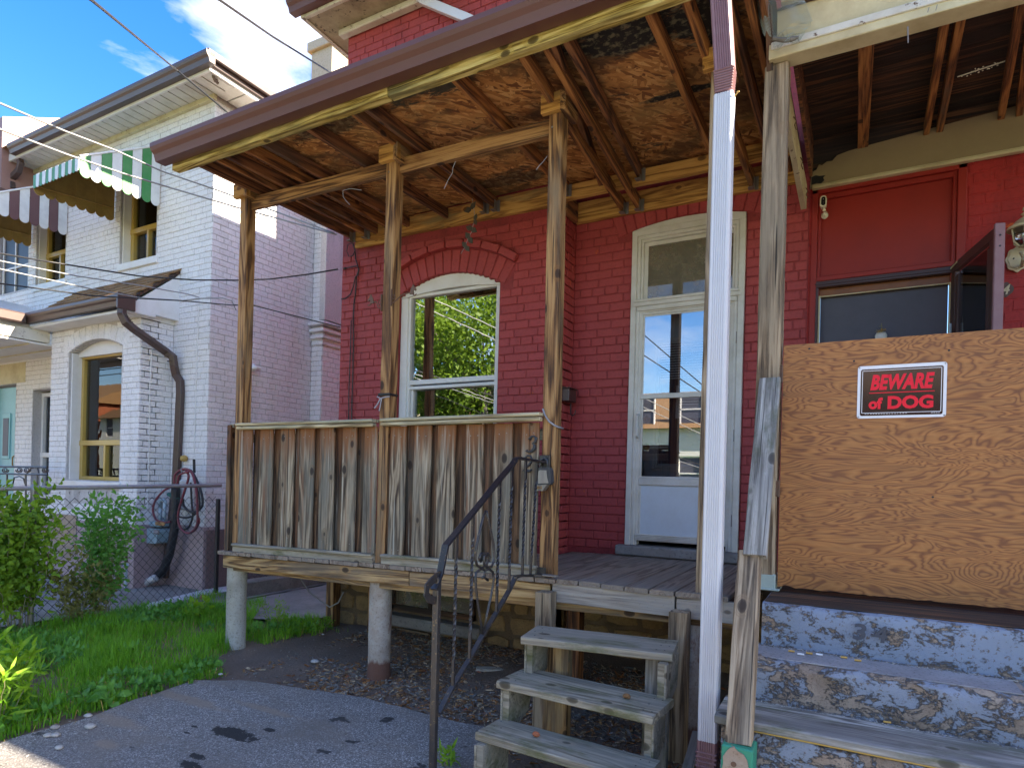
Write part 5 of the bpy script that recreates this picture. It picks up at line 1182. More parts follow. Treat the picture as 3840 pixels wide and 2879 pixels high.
for x0, side in ((-1.50, 'l'), (-.80, 'r')):
    for (yf, yb, z) in ((2.93, 3.19, .56), (2.74, 3.0, .36), (2.50, 2.76, .165)):
        xx = x0+(-.03 if (side == 'l' and z < .5) else 0)
        g = G(); g.prism([(yf+.01, z), (yb, z), (yb-.02, z-.16), (yf+.12, z-.205), (yf+.01, z-.205)] if z > .2 else [(yf+.01, z), (yb, z), (yb, -.08), (yf+.01, -.08)], (xx, xx+.038), 'X'); g.obj('stringer', M['w_tread'], st)
        g = G(); g.box((xx+(-.006 if side == 'l' else .034), yf+.0, z-.205), (xx+(.004 if side == 'l' else .045), yf+.045, z), .003); g.obj('cleat', M['w_tread'], st)
for xa, ya, zt in ((-1.615, 3.41, .745), (-.815, 3.41, .725)):
    beam('newel_stub', (xa, ya, -.1), (xa, ya, zt), .098, .098, M['w_post_grey'], st, up=(1, 0, 0), wob=.003, b=.006)
for xa, ya, zt in ((-1.44, 3.16, .56), (-1.36, 3.10, .56)): beam('support_leg', (xa, ya, -.1), (xa, ya, zt), .06, .09, M['w_rim'], st, up=(1, 0, 0))
beam('support_leg', (-.86, 3.12, -.1), (-.86, 3.12, .56), .05, .09, M['w_greyboard'], st, up=(1, 0, 0), wob=.003)
beam('support_leg', (-.815, 2.98, -.1), (-.815, 2.98, .36), .045, .12, M['w_greyboard'], st, up=(1, 0, 0), wob=.003)
tag(beam('loose_board', (-.62, 2.55, -.03), (-.66, 3.2, .14), .05, .10, M['w_greyboard']), 'dark grey timber leaning on the soil between the wooden steps and the concrete steps', 'board')
# a brick-coloured shard and two husks on the treads
for q, lab, mt in ((at(2350, 2617, Z=.405), 'brown nut husk lying on the middle tread of the wooden steps', 'nut'), (at(2010, 2760, Z=.21), 'dark red nut husk lying on the lowest tread of the wooden steps', 'brick_raw')):
    g = G(); g.lathe((q.x, q.y, q.z), [(.0, .0), (.014, .002), (.02, .01), (.014, .02), (0, .024)], 12, scale=(1, .7)); tag(g.obj('nut_husk', M[mt], smooth=True), lab, 'nut')

# ================================================================ IRON HANDRAIL
ih = thing('iron_handrail', 'black wrought iron handrail with twisted balusters and a scroll beside the wooden steps', 'handrail', (-1.72, 2.45, 0))
HX = -1.72
def h(px, py): return at(px, py, X=HX)
cv = lambda a, b_: h(1350+.4222*a, 1500+.4222*b_)
ck = lambda a, b_: h(1280+.5787*a, 1920+.5787*b_)
top = [ck(600, 500), ck(640, 395), cv(760, 1290), cv(1000, 1000), cv(1250, 690), cv(1350, 575), cv(1385, 520), cv(1410, 512), cv(1450, 522)]
endp = Vector((-1.668, 3.46, top[-1].z-.012)); top.append(Vector((-1.70, 3.38, top[-1].z-.005))); top.append(endp)
g = G(); g.rtube(top, .036, .014, (0, 0, 1)); g.obj('top_rail', M['iron'], ih)
lp = [ck(600, 500), ck(560, 495), ck(548, 530), ck(560, 565), ck(590, 575), ck(620, 570)]
lp = [ck(640, 400), ck(590, 440), ck(555, 480), ck(550, 530), ck(570, 562), ck(600, 572), ck(632, 566)]
g = G(); g.rtube(lp, .036, .010, (1, 0, 0)); g.obj('lamb_tongue', M['ironwear'], ih)
g = G(); g.beam(ck(622, 420), ck(592, 1680), .032, .032, up=(1, 0, 0), b=.004); g.obj('newel', M['ironwear'], ih)
bot_ = [ck(632, 1300), ck(720, 1130), ck(830, 950), ck(920, 790), ck(1010, 640), ck(1090, 500), ck(1125, 425), ck(1150, 412), ck(1240, 408)]
bot_.append(Vector((-1.668, 3.46, bot_[-1].z)))
g = G(); g.rtube(bot_, .026, .014, (0, 0, 1)); g.obj('bottom_rail', M['ironwear'], ih)
def yint(path, y):
    for a, b_ in zip(path, path[1:]):
        if a.y <= y <= b_.y: t = (y-a.y)/(b_.y-a.y); return a.lerp(b_, t)
    return path[-1] if y > path[-1].y else path[0]
def twist(p0, p1, r, turns):
    g = G(); n = max(8, int(turns*6)); V = []; F = []
    for i in range(n+1):
        c = p0.lerp(p1, i/n); a0 = turns*2*pi*i/n
        tw = a0 if .18 < i/n < .82 else (turns*2*pi*.18 if i/n <= .18 else turns*2*pi*.82)
        for k in range(4): V.append(c+Vector((cos(tw+k*pi/2)*r, sin(tw+k*pi/2)*r, 0)))
    for i in range(n):
        for k in range(4): F.append((i*4+k, i*4+(k+1) % 4, i*4+4+(k+1) % 4, i*4+4+k))
    F += [(3, 2, 1, 0), tuple(n*4+k for k in range(4))]; g.add(V, F); return g
for yb in (ck(722, 1130).y, ck(830, 950).y, ck(1005, 645).y, ck(1085, 505).y, ck(1172, 412).y, ck(1246, 408).y):
    yb = min(yb, 3.40); p0, p1 = yint(bot_, yb), yint(top, yb)
    twist(p0, p1, .0095, 5).obj('baluster', M['ironwear'] if p0.z < .55 else M['iron'], ih)
# central diamond with four scrolls
def sc(pts, r=.0075, mt='ironwear'):
    g = G(); g.tube(pts, r, 6); g.obj('scroll', M[mt], ih, smooth=True)
sc([ck(918, 795), ck(905, 720), ck(880, 560), ck(868, 440), ck(875, 390), ck(905, 365), ck(930, 375), ck(932, 410), ck(912, 425)])
sc([ck(925, 760), ck(945, 660), ck(975, 520), ck(988, 430), ck(980, 385), ck(955, 365), ck(930, 378), ck(926, 420), ck(950, 440)])
sc([ck(935, -10), ck(912, 60), ck(880, 200), ck(866, 300), ck(880, 345), ck(910, 362), ck(940, 345), ck(950, 300), ck(935, 270), ck(905, 268), ck(893, 295), ck(905, 320)])
sc([ck(940, -10), ck(955, 60), ck(985, 200), ck(992, 300), ck(975, 350), ck(945, 360), ck(925, 335), ck(925, 285), ck(950, 265), ck(965, 290), ck(955, 320)])
g = G(); g.box((-1.705, 3.455, bot_[-1].z-.03), (-1.645, 3.462, bot_[-1].z+.05), .002); g.box((-1.715, 3.47, endp.z-.05), (-1.645, 3.496, endp.z+.045), .004); g.lathe((-1.70, 3.45, endp.z), [(.018, 0), (.018, -.02)], 10, 'Y'); g.obj('wall_plate', M['iron'], ih)
# key lock box hanging from the rail
kb = thing('key_lock_box', 'small grey combination key lock box hanging from the end of the iron handrail', 'lock box', (-1.665, 3.44, 1.35))
K = lambda a, b_: at(1950+a*.3318, 1350+b_*.3318, Y=3.452)
kk = [(205, 1235), (230, 1212), (320, 1212), (345, 1250), (352, 1390), (275, 1478), (190, 1472), (195, 1425)]
g = G(); g.prism([(K(a, b_).x, K(a, b_).z) for a, b_ in [(198, 1240), (225, 1208), (330, 1210), (348, 1250), (356, 1380), (335, 1410), (200, 1420)]], (3.445, 3.49), 'Y'); g.obj('body', M['lockgrey'], kb)
g = G(); g.prism([(K(a, b_).x, K(a, b_).z) for a, b_ in [(212, 1260), (235, 1242), (305, 1245), (315, 1330), (330, 1390), (215, 1395)]], (3.440, 3.446), 'Y'); g.obj('face_plate', M['lockface'], kb)
g = G(); g.prism([(K(a, b_).x, K(a, b_).z) for a, b_ in [(192, 1412), (325, 1405), (275, 1478), (188, 1472)]], (3.425, 3.47), 'Y'); g.obj('dial_housing', M['galv'], kb)
g = G()
for a in (205, 222, 238, 262): g.box((K(a, 1440).x-.003, 3.421, K(a, 1440).z-.008), (K(a, 1440).x+.003, 3.426, K(a, 1440).z+.010), .001)
g.obj('number_wheel', M['brass'], kb)
g = G(); g.tube([K(230, 1215), K(230, 1170), K(238, 1125), K(275, 1105), K(305, 1125), K(310, 1170), K(310, 1215)], .0055, 8); g.obj('shackle', M['lockgrey'], kb, smooth=True)

# ================================================================ LETTERING
def text(name, body, x, y, z, w, hgt, mt, parent=None, bold=.0, shear=0, ext=.002, roll=0, facing='Y', sp=1.0, rot=0):
    cu = bpy.data.curves.new(name, 'FONT'); cu.body = body; cu.offset = bold; cu.shear = shear; cu.extrude = ext*10; cu.space_character = sp; cu.resolution_u = 3
    o = bpy.data.objects.new(name, cu); COL.objects.link(o); bpy.context.view_layer.update()
    me = bpy.data.meshes.new_from_object(o.evaluated_get(bpy.context.evaluated_depsgraph_get())); COL.objects.unlink(o); bpy.data.objects.remove(o)
    xs_ = [v.co.x for v in me.vertices]; ys_ = [v.co.y for v in me.vertices]; sx, sy = w/(max(xs_)-min(xs_)), hgt/(max(ys_)-min(ys_)); ox, oy = (max(xs_)+min(xs_))/2, (max(ys_)+min(ys_))/2
    for v in me.vertices: v.co = Vector(((v.co.x-ox)*sx, -v.co.z*.1, (v.co.y-oy)*sy))
    me.materials.clear(); me.materials.append(mt); me.name = name
    return place(bpy.data.objects.new(name, me), Matrix.Translation((x, y, z)) @ Matrix.Rotation(rot, 4, 'Z') @ Matrix.Rotation(roll, 4, 'Y'), parent)
def digit3(c, w, hgt, y, mt, name, lab, slant=.22, T=.008):
    """old style cast house number 3"""
    P = [(-.36, .30), (-.20, .47), (.10, .5), (.38, .36), (.36, .14), (.02, .04), (.30, -.06), (.34, -.28), (.12, -.46), (-.18, -.50), (-.42, -.46), (-.5, -.40)]
    R = [.16, .09, .07, .13, .14, .06, .12, .16, .13, .09, .07, .13]
    g = G(); g.tube([(c[0]+(a+b_*slant)*w, y, c[2]+b_*hgt) for a, b_ in P], [r*w*1.25 for r in R], 8); 
    return tag(g.obj(name, mt, smooth=True), lab, 'house number')
c = at(1995, 1665, Y=3.474); digit3(c, .062, .098, 3.4735, M['digit'], 'house_number', 'black metal number 3 screwed to the last railing board')
c = at(1980, 1732, Y=3.474)
g = G(); Pn = [(-.45, .30), (-.2, .5), (.2, .48), (.4, .25), (.2, -.05), (-.15, -.25), (-.45, -.48), (-.1, -.42), (.25, -.5), (.48, -.38)]
g.tube([(c.x+(a+b_*.2)*.062, 3.4735, c.z-.01+b_*.098) for a, b_ in Pn], [.010, .006, .005, .009, .009, .006, .007, .009, .008, .007], 8); tag(g.obj('house_number', M['digit'], smooth=True), 'black metal number 2 half hidden behind the end of the iron handrail', 'house number')

# ================================================================ DOWNSPOUT
ds = thing('front_downspout', 'pale blue white downspout with a faded brown upper length between the two porches', 'downspout', (-.56, 2.86, 0))
def D(px, py, Y=2.855): return at(px, py, Y=Y)
tp, md, bt = D(2700, -40), D(2716, 360), D(2655, 2772)
g = G()
def dsprof(g, a, b_, w, d, ribs=True):
    ax = (b_-a).normalized(); x = Vector((1, 0, 0)); x = (x-ax*x.dot(ax)).normalized(); y = ax.cross(x); 
    if y.y > 0: y = -y
    pr = [(-.5, .5), (-.5, -.32), (-.42, -.5)]
    if ribs:
        for i in range(6): pr += [(-.30+i*.11, -.5), (-.285+i*.11, -.44), (-.255+i*.11, -.44), (-.24+i*.11, -.5)]
    pr += [(.42, -.5), (.5, -.32), (.5, .5)]
    n = len(pr); g.add([p+x*u*w-y*v*d for p in (a, b_) for u, v in pr], [(i, (i+1) % n, (i+1) % n+n, i+n) for i in range(n)]+[tuple(range(n)), tuple(range(2*n-1, n-1, -1))])
dsprof(g, md, bt, .083, .062); q = g.obj('lower_pipe', M['ds_white'], ds)
g = G(); dsprof(g, tp, md+Vector((0, 0, .105)), .083, .064); q = g.obj('upper_pipe', M['purple'], ds)
g = G()
for k in range(9): c_ = md+Vector((0, .004, .105-.0115*k)); g.box(c_-Vector((.044-.0008*k, .034, .0048)), c_+Vector((.044-.0008*k, .034, .0048)), .003)
g.obj('crimped_elbow', M['purple'], ds)
g = G(); dsprof(g, bt+Vector((0, -.0, .0)), bt+Vector((-.003, -.0, -.26)), .087, .066); g.obj('foot_pipe', M['purple'], ds)
g = G()
for k in range(5): c_ = bt+Vector((-.001, 0, -.05-.02*k)); g.box(c_-Vector((.046, .035, .004)), c_+Vector((.046, .035, .004)), .003)
g.obj('crimped_collar', M['purple'], ds)
g = G(); g.tube([md+Vector((.045, -.01, -.02)), md+Vector((.062, -.02, -.012))], .003, 6); g.lathe(md+Vector((.062, -.02, -.012)), [(.006, 0), (.006, .003)], 8); g.obj('bent_screw', M['straw'], ds)

# ================================================================ PORCH OF 34
p34 = thing('attached_porch', 'cream painted porch roof of the attached house with dark exposed ceiling', 'porch', (.3, 3.5, 0))
beam('front_beam', (-.435, 3.43, 3.60), (2.6, 3.43, 3.60), .11, .075, M['cream'], p34, wob=.002, b=.004)
beam('front_beam', (-.425, 3.372, 3.623), (2.6, 3.372, 3.623), .012, .036, M['white_peel'], p34, b=.003)
g = G(); g.add([(-.40, 3.395, 3.64), (2.6, 3.395, 3.64), (2.6, 3.375, 3.80), (-.40, 3.375, 3.80), (-.40, 3.42, 3.64), (2.6, 3.42, 3.64), (2.6, 3.40, 3.80), (-.40, 3.40, 3.80)], [(0, 1, 2, 3), (7, 6, 5, 4), (0, 3, 7, 4), (1, 5, 6, 2), (3, 2, 6, 7)]); g.obj('frieze_board', M['cream'], p34)
for i in range(15):
    x = -.38+i*.20; g = G(); g.box((x, 3.33, 3.803), (x+.197, 3.40, 4.05), .003); g.obj('fascia_plate', M['cream'], p34)
beam('dark_strip', (-.40, 3.368, 3.797), (2.6, 3.368, 3.797), .012, .012, M['w_dark34'], p34)  # thin dark strip where the frieze board meets the fascia plates
g = G(); g.box((-.40, 3.3, 4.05), (2.7, YD, 4.09)); g.obj('roof_deck', M['shingle'], p34)
# plank ceiling and rafters
for i in range(11):
    y0 = 3.49+i*.142; z = 3.80+(y0-3.49)*.085; g = G(); g.add([(-.36, y0, z), (2.6, y0, z), (2.6, y0+.137, z+.0116), (-.36, y0+.137, z+.0116), (-.36, y0, z+.018), (2.6, y0, z+.018), (2.6, y0+.137, z+.03), (-.36, y0+.137, z+.03)], [(3, 2, 1, 0), (4, 5, 6, 7), (0, 1, 5, 4), (1, 2, 6, 5), (2, 3, 7, 6), (3, 0, 4, 7)]); g.obj('ceiling_plank', M['w_dark34'], p34)
z5 = lambda a, b_: (2800+a*.4703, b_*.4703)
for (fx, fy), (bx, by), w in (((985, 360), (945, 1090), .04), ((925, 395), (915, 1010), .04), ((1735, 150), (1545, 950), .038), ((1605, 190), (1440, 880), .034), ((2211, 230), (2040, 720), .036), ((2290, 540), (2180, 800), .036)):
    f_ = at(*z5(fx, fy), Y=3.50); r_ = at(*z5(bx, by), Y=4.97)
    beam('rafter', (f_.x, 3.49, 3.655+.044), (r_.x if abs(r_.x-f_.x) < .25 else f_.x, 4.99, 3.79+.044), w, .085, M['w_raft2'], p34, wob=.002)
g = G(); g.box((-.345, 3.50, 3.66), (-.325, YD-.02, 3.95)); g.obj('side_board', M['w_raft'], p34)
# tan band board above the wall with a rotted left end, cream trim below
top = [(-.30, 3.70), (-.285, 3.735), (-.265, 3.725), (-.235, 3.745), (-.20, 3.742), (-.17, 3.775), (-.10, 3.79), (0, 3.80), (.4, 3.83), (2.6, 3.98)]
g = G(); pts = [(-.34, 3.575), (2.6, 3.575)]+top[::-1]+[(-.33, 3.69)]
g.prism(pts, (YD-.045, YD-.02), 'Y'); g.obj('band_board', M['tan'], p34)
g = G(); g.prism([(-.332+.09*a, 3.625+.028*b_) for a, b_ in ((0, -1), (.4, -.8), (.7, -1.1), (.95, -.4), (.85, .3), (1, .8), (.6, .9), (.3, 1.3), (0, 1))], (YD-.047, YD-.0455), 'Y'); g.obj('rot_hole', M['black'], p34)
g = G(); g.box((-.325, YD-.062, 3.562), (2.6, YD-.018, 3.583), .004); g.box((-.325, YD-.055, 3.583), (2.6, YD-.022, 3.592), .003); g.obj('trim_strip', M['cream'], p34)
g = G(); g.box((-.34, YD-.018, 3.60), (2.6, YD-.008, 4.04)); g.obj('shade_board', M['w_dark34'], p34)  # dark board added to stand for the shade between band and ceiling
# end board running back to the wall, peeling
a, b_ = at(2946, 300, Y=3.56), at(2992, 790, Y=4.93)
beam('end_board', (-.385, 3.50, 3.52), (-.375, 4.95, 3.50), .035, .17, M['cream_chip'], p34, wob=.003)
g = G()
for y_, z_ in ((3.9, 3.50), (4.4, 3.50), (4.85, 3.50)): g.tube([(-.36, y_, z_+.03), (-.345, y_-.005, z_+.0), (-.352, y_-.02, z_-.03), (-.345, y_+.01, z_-.045)], .003, 5)
g.obj('bent_nail', M['rustiron'], p34)
# post and foot bracket
beam('post', (-.408, 3.49, .93), (-.402, 3.47, 3.555), .115, .115, M['w_post_grey'], p34, up=(1, 0, 0), b=.01, wob=.004)
g = G(); g.box((-.47, 3.43, .885), (-.345, 3.55, .965), .006); g.box((-.485, 3.42, .882), (-.325, 3.56, .892), .003); g.lathe((-.445, 3.428, .945), [(.006, 0), (.006, -.003)], 8, 'Y'); g.obj('post_shoe', M['bracket'], p34)
# raking brace: silvery upper board lapped over a lower post standing in a green steel shoe
bs = tag(place(bpy.data.objects.new('raking_brace', None), Matrix.Translation((-.37, 2.6, .4))), 'leaning timber brace with a silvery upper board and green rusty steel shoe', 'brace')
B0, B1 = at(2775, 2600, Y=2.66), at(2842, 2070, Y=2.98)
B0 = Vector((B0.x, 2.62, B0.z)); 
lo_ = at(2772, 2800, Y=2.47); hi_ = at(2812, 2080, Y=2.93)
beam('lower_post', lo_, hi_, .092, .088, M['w_post_grey'], bs, up=(0, -1, .3), b=.006, wob=.003)
lo2, hi2 = at(2840, 2080, Y=2.93), at(2896, 1420, Y=3.36)
lo2, hi2 = at(2830, 2085, Y=2.88), at(2888, 1425, Y=3.36)
beam('upper_board', lo2, hi2, .098, .038, M['w_greyboard'], bs, up=(0, -1, .3), b=.004, wob=.003)
g = G(); s0 = at(2766, 2862, Y=2.46); g.beam(at(2764, 3000, Y=2.46), at(2774, 2782, Y=2.46), .110, .108, up=(0, -1, .1), b=.005); g.obj('steel_shoe', M['green_rust'], bs)
g = G(); pr = [(s0.x+.045*cos(2*pi*k/22)*(1+.35*noise.noise(Vector((cos(2*pi*k/22)*1.7, sin(2*pi*k/22)*1.7, 3)))), s0.z+.075*sin(2*pi*k/22)*(1+.35*noise.noise(Vector((cos(2*pi*k/22)*1.7, sin(2*pi*k/22)*1.7, 8))))) for k in range(22)]
yb_ = 2.46-.058; g.prism(pr, (yb_-.002, yb_+.01), 'Y'); g.obj('rust_patch', M['conc_rust'], bs)
g = G(); g.lathe((s0.x-.005, 2.398, s0.z+.02), [(.010, 0), (.010, -.004)], 10, 'Y'); g.obj('bolt', M['rustiron'], bs)

# ================================================================ CONCRETE STEPS OF 34
cs = thing('concrete_steps', 'wide concrete steps with peeling blue paint below the plywood gate', 'steps', (.4, 2.9, 0))
def rough(name, x0, x1, y0, y1, z0, z1, mt, parent, amp=.012, r=.02, n=70, seed=1, hide=None):
    """block with a worn, rounded and broken front top edge"""
    V = []; F = []; m = 0
    prof = [(0, z0), (0, z0+(z1-z0)*.25), (0, z0+(z1-z0)*.5), (0, z0+(z1-z0)*.75), (0, z1-r), (r*.3, z1-r*.3), (r, z1), (r*4, z1), ((y1-y0)*.6, z1), (y1-y0, z1)]
    for i in range(n+1):
        x = x0+(x1-x0)*i/n
        for j, (dy, z) in enumerate(prof):
            a = amp if j < 7 else amp*.25; q = noise.noise_vector(Vector((x*9, z*13+seed, dy*20)))*a+noise.noise_vector(Vector((x*30, z*40+seed, 0)))*a*.45
            V.append((x+(0 if i in (0, n) else q.x*.3), y0+dy+q.y*(1 if j < 7 else .2), z+q.z*(.5 if j not in (0,) else .1)))
    k = len(prof)
    for i in range(n):
        for j in range(k-1): F.append((i*k+j, (i+1)*k+j, (i+1)*k+j+1, i*k+j+1))
    b0 = len(V); V += [(x0, y1, z0), (x1, y1, z0)]
    F.append(tuple([j for j in range(k)][::-1])+() if False else tuple([b0]+[k-1-j for j in range(k)])); F.append(tuple([b0+1]+[n*k+j for j in range(k)])); F.append((b0, b0+1, n*k+k-1, k-1)); F.append((0, b0, b0+1, n*k))
    g = G(); g.add(V, F); return g.obj(name, mt, parent, smooth=True, auto=True)
o = rough('riser', -.365, 2.4, 3.10, YD+.0, .64, .872, M['blue_step'], cs, seed=3); o['label'] = 'uppermost riser marked 34 in raised figures'
rough('riser', -.385, .57, 2.835, 3.14, .44, .680, M['blue_step2'], cs, amp=.018, r=.03, seed=8)
rough('riser', -.44, 2.4, 2.56, 2.90, .10, .468, M['blue_step2'], cs, amp=.02, seed=14)
g = G(); g.box((-.36, 3.14, .872), (2.4, YD-.02, .878), .002); g.obj('landing_top', M['w_dark34'], cs)
g = G(); g.box((-.38, 2.875, .678), (.55, 3.09, .684), .003); g.obj('step_top', M['step_top'], cs)
beam('tread_board', (-.465, 2.68, .492), (2.3, 2.70, .488), .27, .032, M['w_greyboard'], cs, b=.005, wob=.002)
beam('tread_edging', (-.40, 2.565, .474), (2.3, 2.578, .470), .02, .012, M['gold'], cs)
rough('riser', -.42, 2.4, 2.30, 2.6, -.12, .26, M['blue_step2'], cs, amp=.02, seed=21)
for i, (a, b_) in enumerate(((.50, .60), (.50, .60), (.605, .72), (.605, .72), (.725, .84))):
    g = G(); z0 = (.66, .555, .66, .555, .6)[i]; g.box((.59+.13*(i//2), 2.98, z0-.1), (.71+.13*(i//2), 3.02, z0), .004); g.obj('cheek_brick', M['conc_path'], cs)
for t_, xx in (('3', at(2560+.579*1145, 2360, Y=3.09).x), ('4', at(2560+.579*1280, 2370, Y=3.09).x)):
    zz = at(2560+.579*1200, 1920+.579*775, Y=3.09).z
    text('raised_figure', t_, xx, 3.074, zz, .052, .070, M['step_fig'], cs, bold=.025, shear=.1, ext=.003)
g = G()
rnd = random.Random(4)
labs = []
for a, b_, ang in ((705, 898, .2), (765, 918, 0), (820, 912, .05), (885, 920, .1), (1045, 938, .35), (1135, 958, .3), (1325, 1357, .15)):
    q = at(2560+a*.579, 1920+b_*.579, Z=.69 if b_ < 1200 else .51); g = G(); d_ = Vector((cos(ang), sin(ang)*.3, 0))*.013
    if b_ > 1200: q = at(2560+a*.579, 1920+b_*.579, Z=.512)
    g.tube([q-d_, q+d_], .0042, 7); mt = 'paper' if a == 765 or a == 885 else 'filter'
    tag(g.obj('cigarette_butt', M[mt]), {705: 'tan cigarette butt at the left end of the row on the blue step', 765: 'white cigarette butt, leftmost of the two white ones on the blue step', 820: 'tan cigarette butt between the two white butts on the blue step', 885: 'white cigarette butt, rightmost of the two white ones on the blue step', 1045: 'tan cigarette butt under the raised figure 3, left of another tan one', 1135: 'tan cigarette butt at the right end of the row on the blue step', 1325: 'single cigarette butt on the grey wooden tread of the concrete steps'}[a], 'cigarette butt', 'cigarette butts on the concrete steps')

# ================================================================ PLYWOOD GATE AND SIGN
pg = thing('plywood_gate', 'large plywood sheet hinged to a post as a gate closing the attached porch', 'gate', (.28, 3.45, .9))
import bmesh
pw0, pw1, pz0, pz1 = -.336, 1.20, .905, 2.125
N = 90; V = []; rnd = random.Random(2)
bt_ = []
for i in range(N+1):
    x = pw0+(pw1-pw0)*i/N; e = noise.noise(Vector((x*18, 3, 1)))*.006+noise.noise(Vector((x*60, 3, 1)))*.004
    bt_.append((x, pz0+e+(.018 if -.31 < x < -.23 else 0)*abs(noise.noise(Vector((x*80, 1, 1))))*2))
g = G(); g.prism(bt_+[(pw1, pz1), (pw0, pz1)], (3.440, 3.456), 'Y'); q = g.obj('sheet', M['ply'], pg)
for zz in (1.98, 1.40):
    g = G(); g.box((pw0-.028, 3.432, zz-.04), (pw0-.003, 3.440, zz+.04), .002); g.tube([(pw0-.004, 3.433, zz-.042), (pw0-.004, 3.433, zz+.042)], .005, 8)
    for k in (-.025, 0, .025): g.lathe((pw0-.017, 3.431, zz+k), [(.004, 0), (.004, -.002)], 6, 'Y')
    g.obj('hinge', M['rustiron'], pg)
g = G()
for a, b_ in ((725, 610), (620, 1560-0), (110, 680), (820, 600)): q = at(2560+.579*(a+1000 if a < 800 else a), 960+.579*b_, Y=3.439); g.lathe((q.x, 3.4395, q.z), [(.005, 0), (.005, -.002)], 8, 'Y')
g.obj('screw_heads', M['black'], pg)
sg = thing('warning_sign', 'white bordered black and red BEWARE of DOG sign fixed to the plywood gate', 'sign', (.175, 3.43, 1.87))
sx0, sx1, sz0, sz1 = -.003, .352, 1.746, 1.996; sy = 3.4385
def rrect(x0, x1, z0, z1, r, n=5):
    P = []
    for cx, cz_, a0 in ((x1-r, z1-r, 0), (x0+r, z1-r, 90), (x0+r, z0+r, 180), (x1-r, z0+r, 270)):
        for k in range(n+1): a = radians(a0+90*k/n); P.append((cx+cos(a)*r, cz_+sin(a)*r))
    return P
g = G(); g.prism(rrect(sx0, sx1, sz0, sz1, .012), (sy-.0015, sy), 'Y'); g.obj('sign_plate', M['signwhite'], sg)
g = G(); g.prism(rrect(sx0+.013, sx1-.013, sz0+.012, sz1-.016, .008), (sy-.0022, sy-.0016), 'Y'); g.obj('black_field', M['signblack'], sg)
g = G(); 
for lo, hi in (((sx0+.019, sz0+.024), (sx1-.019, sz0+.0265)), ((sx0+.019, sz1-.0255), (sx1-.019, sz1-.023)), ((sx0+.019, sz0+.024), (sx0+.0215, sz1-.023)), ((sx1-.0215, sz0+.024), (sx1-.019, sz1-.023))): g.box((lo[0], sy-.0028, lo[1]), (hi[0], sy-.0022, hi[1]), .0002)
g.obj('white_line', M['signwhite'], sg)
text('lettering', 'BEWARE', .178, sy-.003, 1.915, .255, .074, M['signred'], sg, bold=.045, shear=.22, ext=.0006, sp=1.02)
g = G(); g.box((.046, sy-.0034, 1.8635), (.306, sy-.0022, 1.8675), .0004); g.obj('underline', M['signred'], sg)
text('lettering', 'of', .074, sy-.003, 1.816, .058, .055, M['signred'], sg, bold=.045, ext=.0006)
text('lettering', 'DOG', .213, sy-.003, 1.818, .180, .062, M['signred'], sg, bold=.045, ext=.0006)
g = G()
for i in range(16): g.box((.03+i*.011, sy-.0034, 1.7655), (.03+i*.011+.008*random.uniform(.5, 1), sy-.0022, 1.7675), .0001)
for i in range(4): g.box((.295+i*.009, sy-.0034, 1.7655), (.302+i*.009, sy-.0022, 1.7675), .0001)
g.obj('small_print', M['signwhite'], sg)
g = G()
for x_ in (sx0+.007, sx1-.007):
    for z_ in (sz0+.007, sz1-.007): g.lathe((x_, sy-.0015, z_), [(.0035, 0), (.0035, -.002)], 8, 'Y')
g.obj('corner_screws', M['galv'], sg)

# ================================================================ THINGS ON THE FRONT OF 34
sc_ = thing('security_camera', 'small cream security camera on a round foot in the corner of the red panel', 'camera', (-.25, 5.0, 3.4))
c = at(3088, 762, Y=4.965); 
g = G(); g.prism([(c.x+a, c.z+b_) for a, b_ in rrect(-.021, .021, -.040, .040, .0205, 6)], (4.93, 4.975), 'Y'); g.obj('housing', M['camwhite'], sc_)
g = G(); g.prism([(c.x+.001+a, c.z+.0+b_) for a, b_ in rrect(-.0135, .0135, -.030, .030, .0132, 6)], (4.926, 4.9305), 'Y'); g.obj('black_face', M['signblack'], sc_)
g = G()
for dz_, r_ in ((.014, .004), (-.008, .002), (-.018, .0025)): g.lathe((c.x, 4.9262, c.z+dz_), [(r_, 0), (r_*.6, .001)], 8, 'Y')
g.obj('lens', M['galv'], sc_)
g = G(); g.lathe((c.x+.006, 4.972, c.z-.050), [(.008, .012), (.012, 0), (.008, -.012)], 10, 'Y'); g.lathe((c.x+.008, 5.012, c.z-.072), [(.023, 0), (.022, .008), (.012, .022), (.008, .034)], 20, 'Y', scale=(1, 1.1)); g.obj('mount', M['camwhite'], sc_, smooth=True, auto=True)
# coach lantern on the brick
ln = thing('wall_lantern', 'cream cast metal coach lantern on a scalloped plate, cut by the right edge', 'lantern', (.87, 5.0, 2.9))
L = lambda a, b_, Y=4.93: at(3500+a*.3617, 700+b_*.3617, Y=Y)
cc = L(925, 520); 
pc = L(870, 755, 5.01); pts = []
for k in range(48):
    a = 2*pi*k/48; r_ = .062*(1+.06*cos(8*a)); pts.append((pc.x+cos(a)*r_*.95, pc.z+sin(a)*r_*1.25))
g = G(); g.prism(pts, (5.0, 5.02), 'Y'); g.prism([(pc.x+(a-pc.x)*.8, pc.z+(b_-pc.z)*.8) for a, b_ in pts], (4.992, 5.0), 'Y'); g.obj('back_plate', M['lampcream'], ln)
g = G(); g.lathe((pc.x-.022, 4.99, pc.z+.002), [(.005, 0), (.005, .004)], 8, 'Y'); g.obj('plate_screw', M['black'], ln)
lx, ly = cc.x+.006, 4.89
z_of = lambda b_: L(925, b_).z
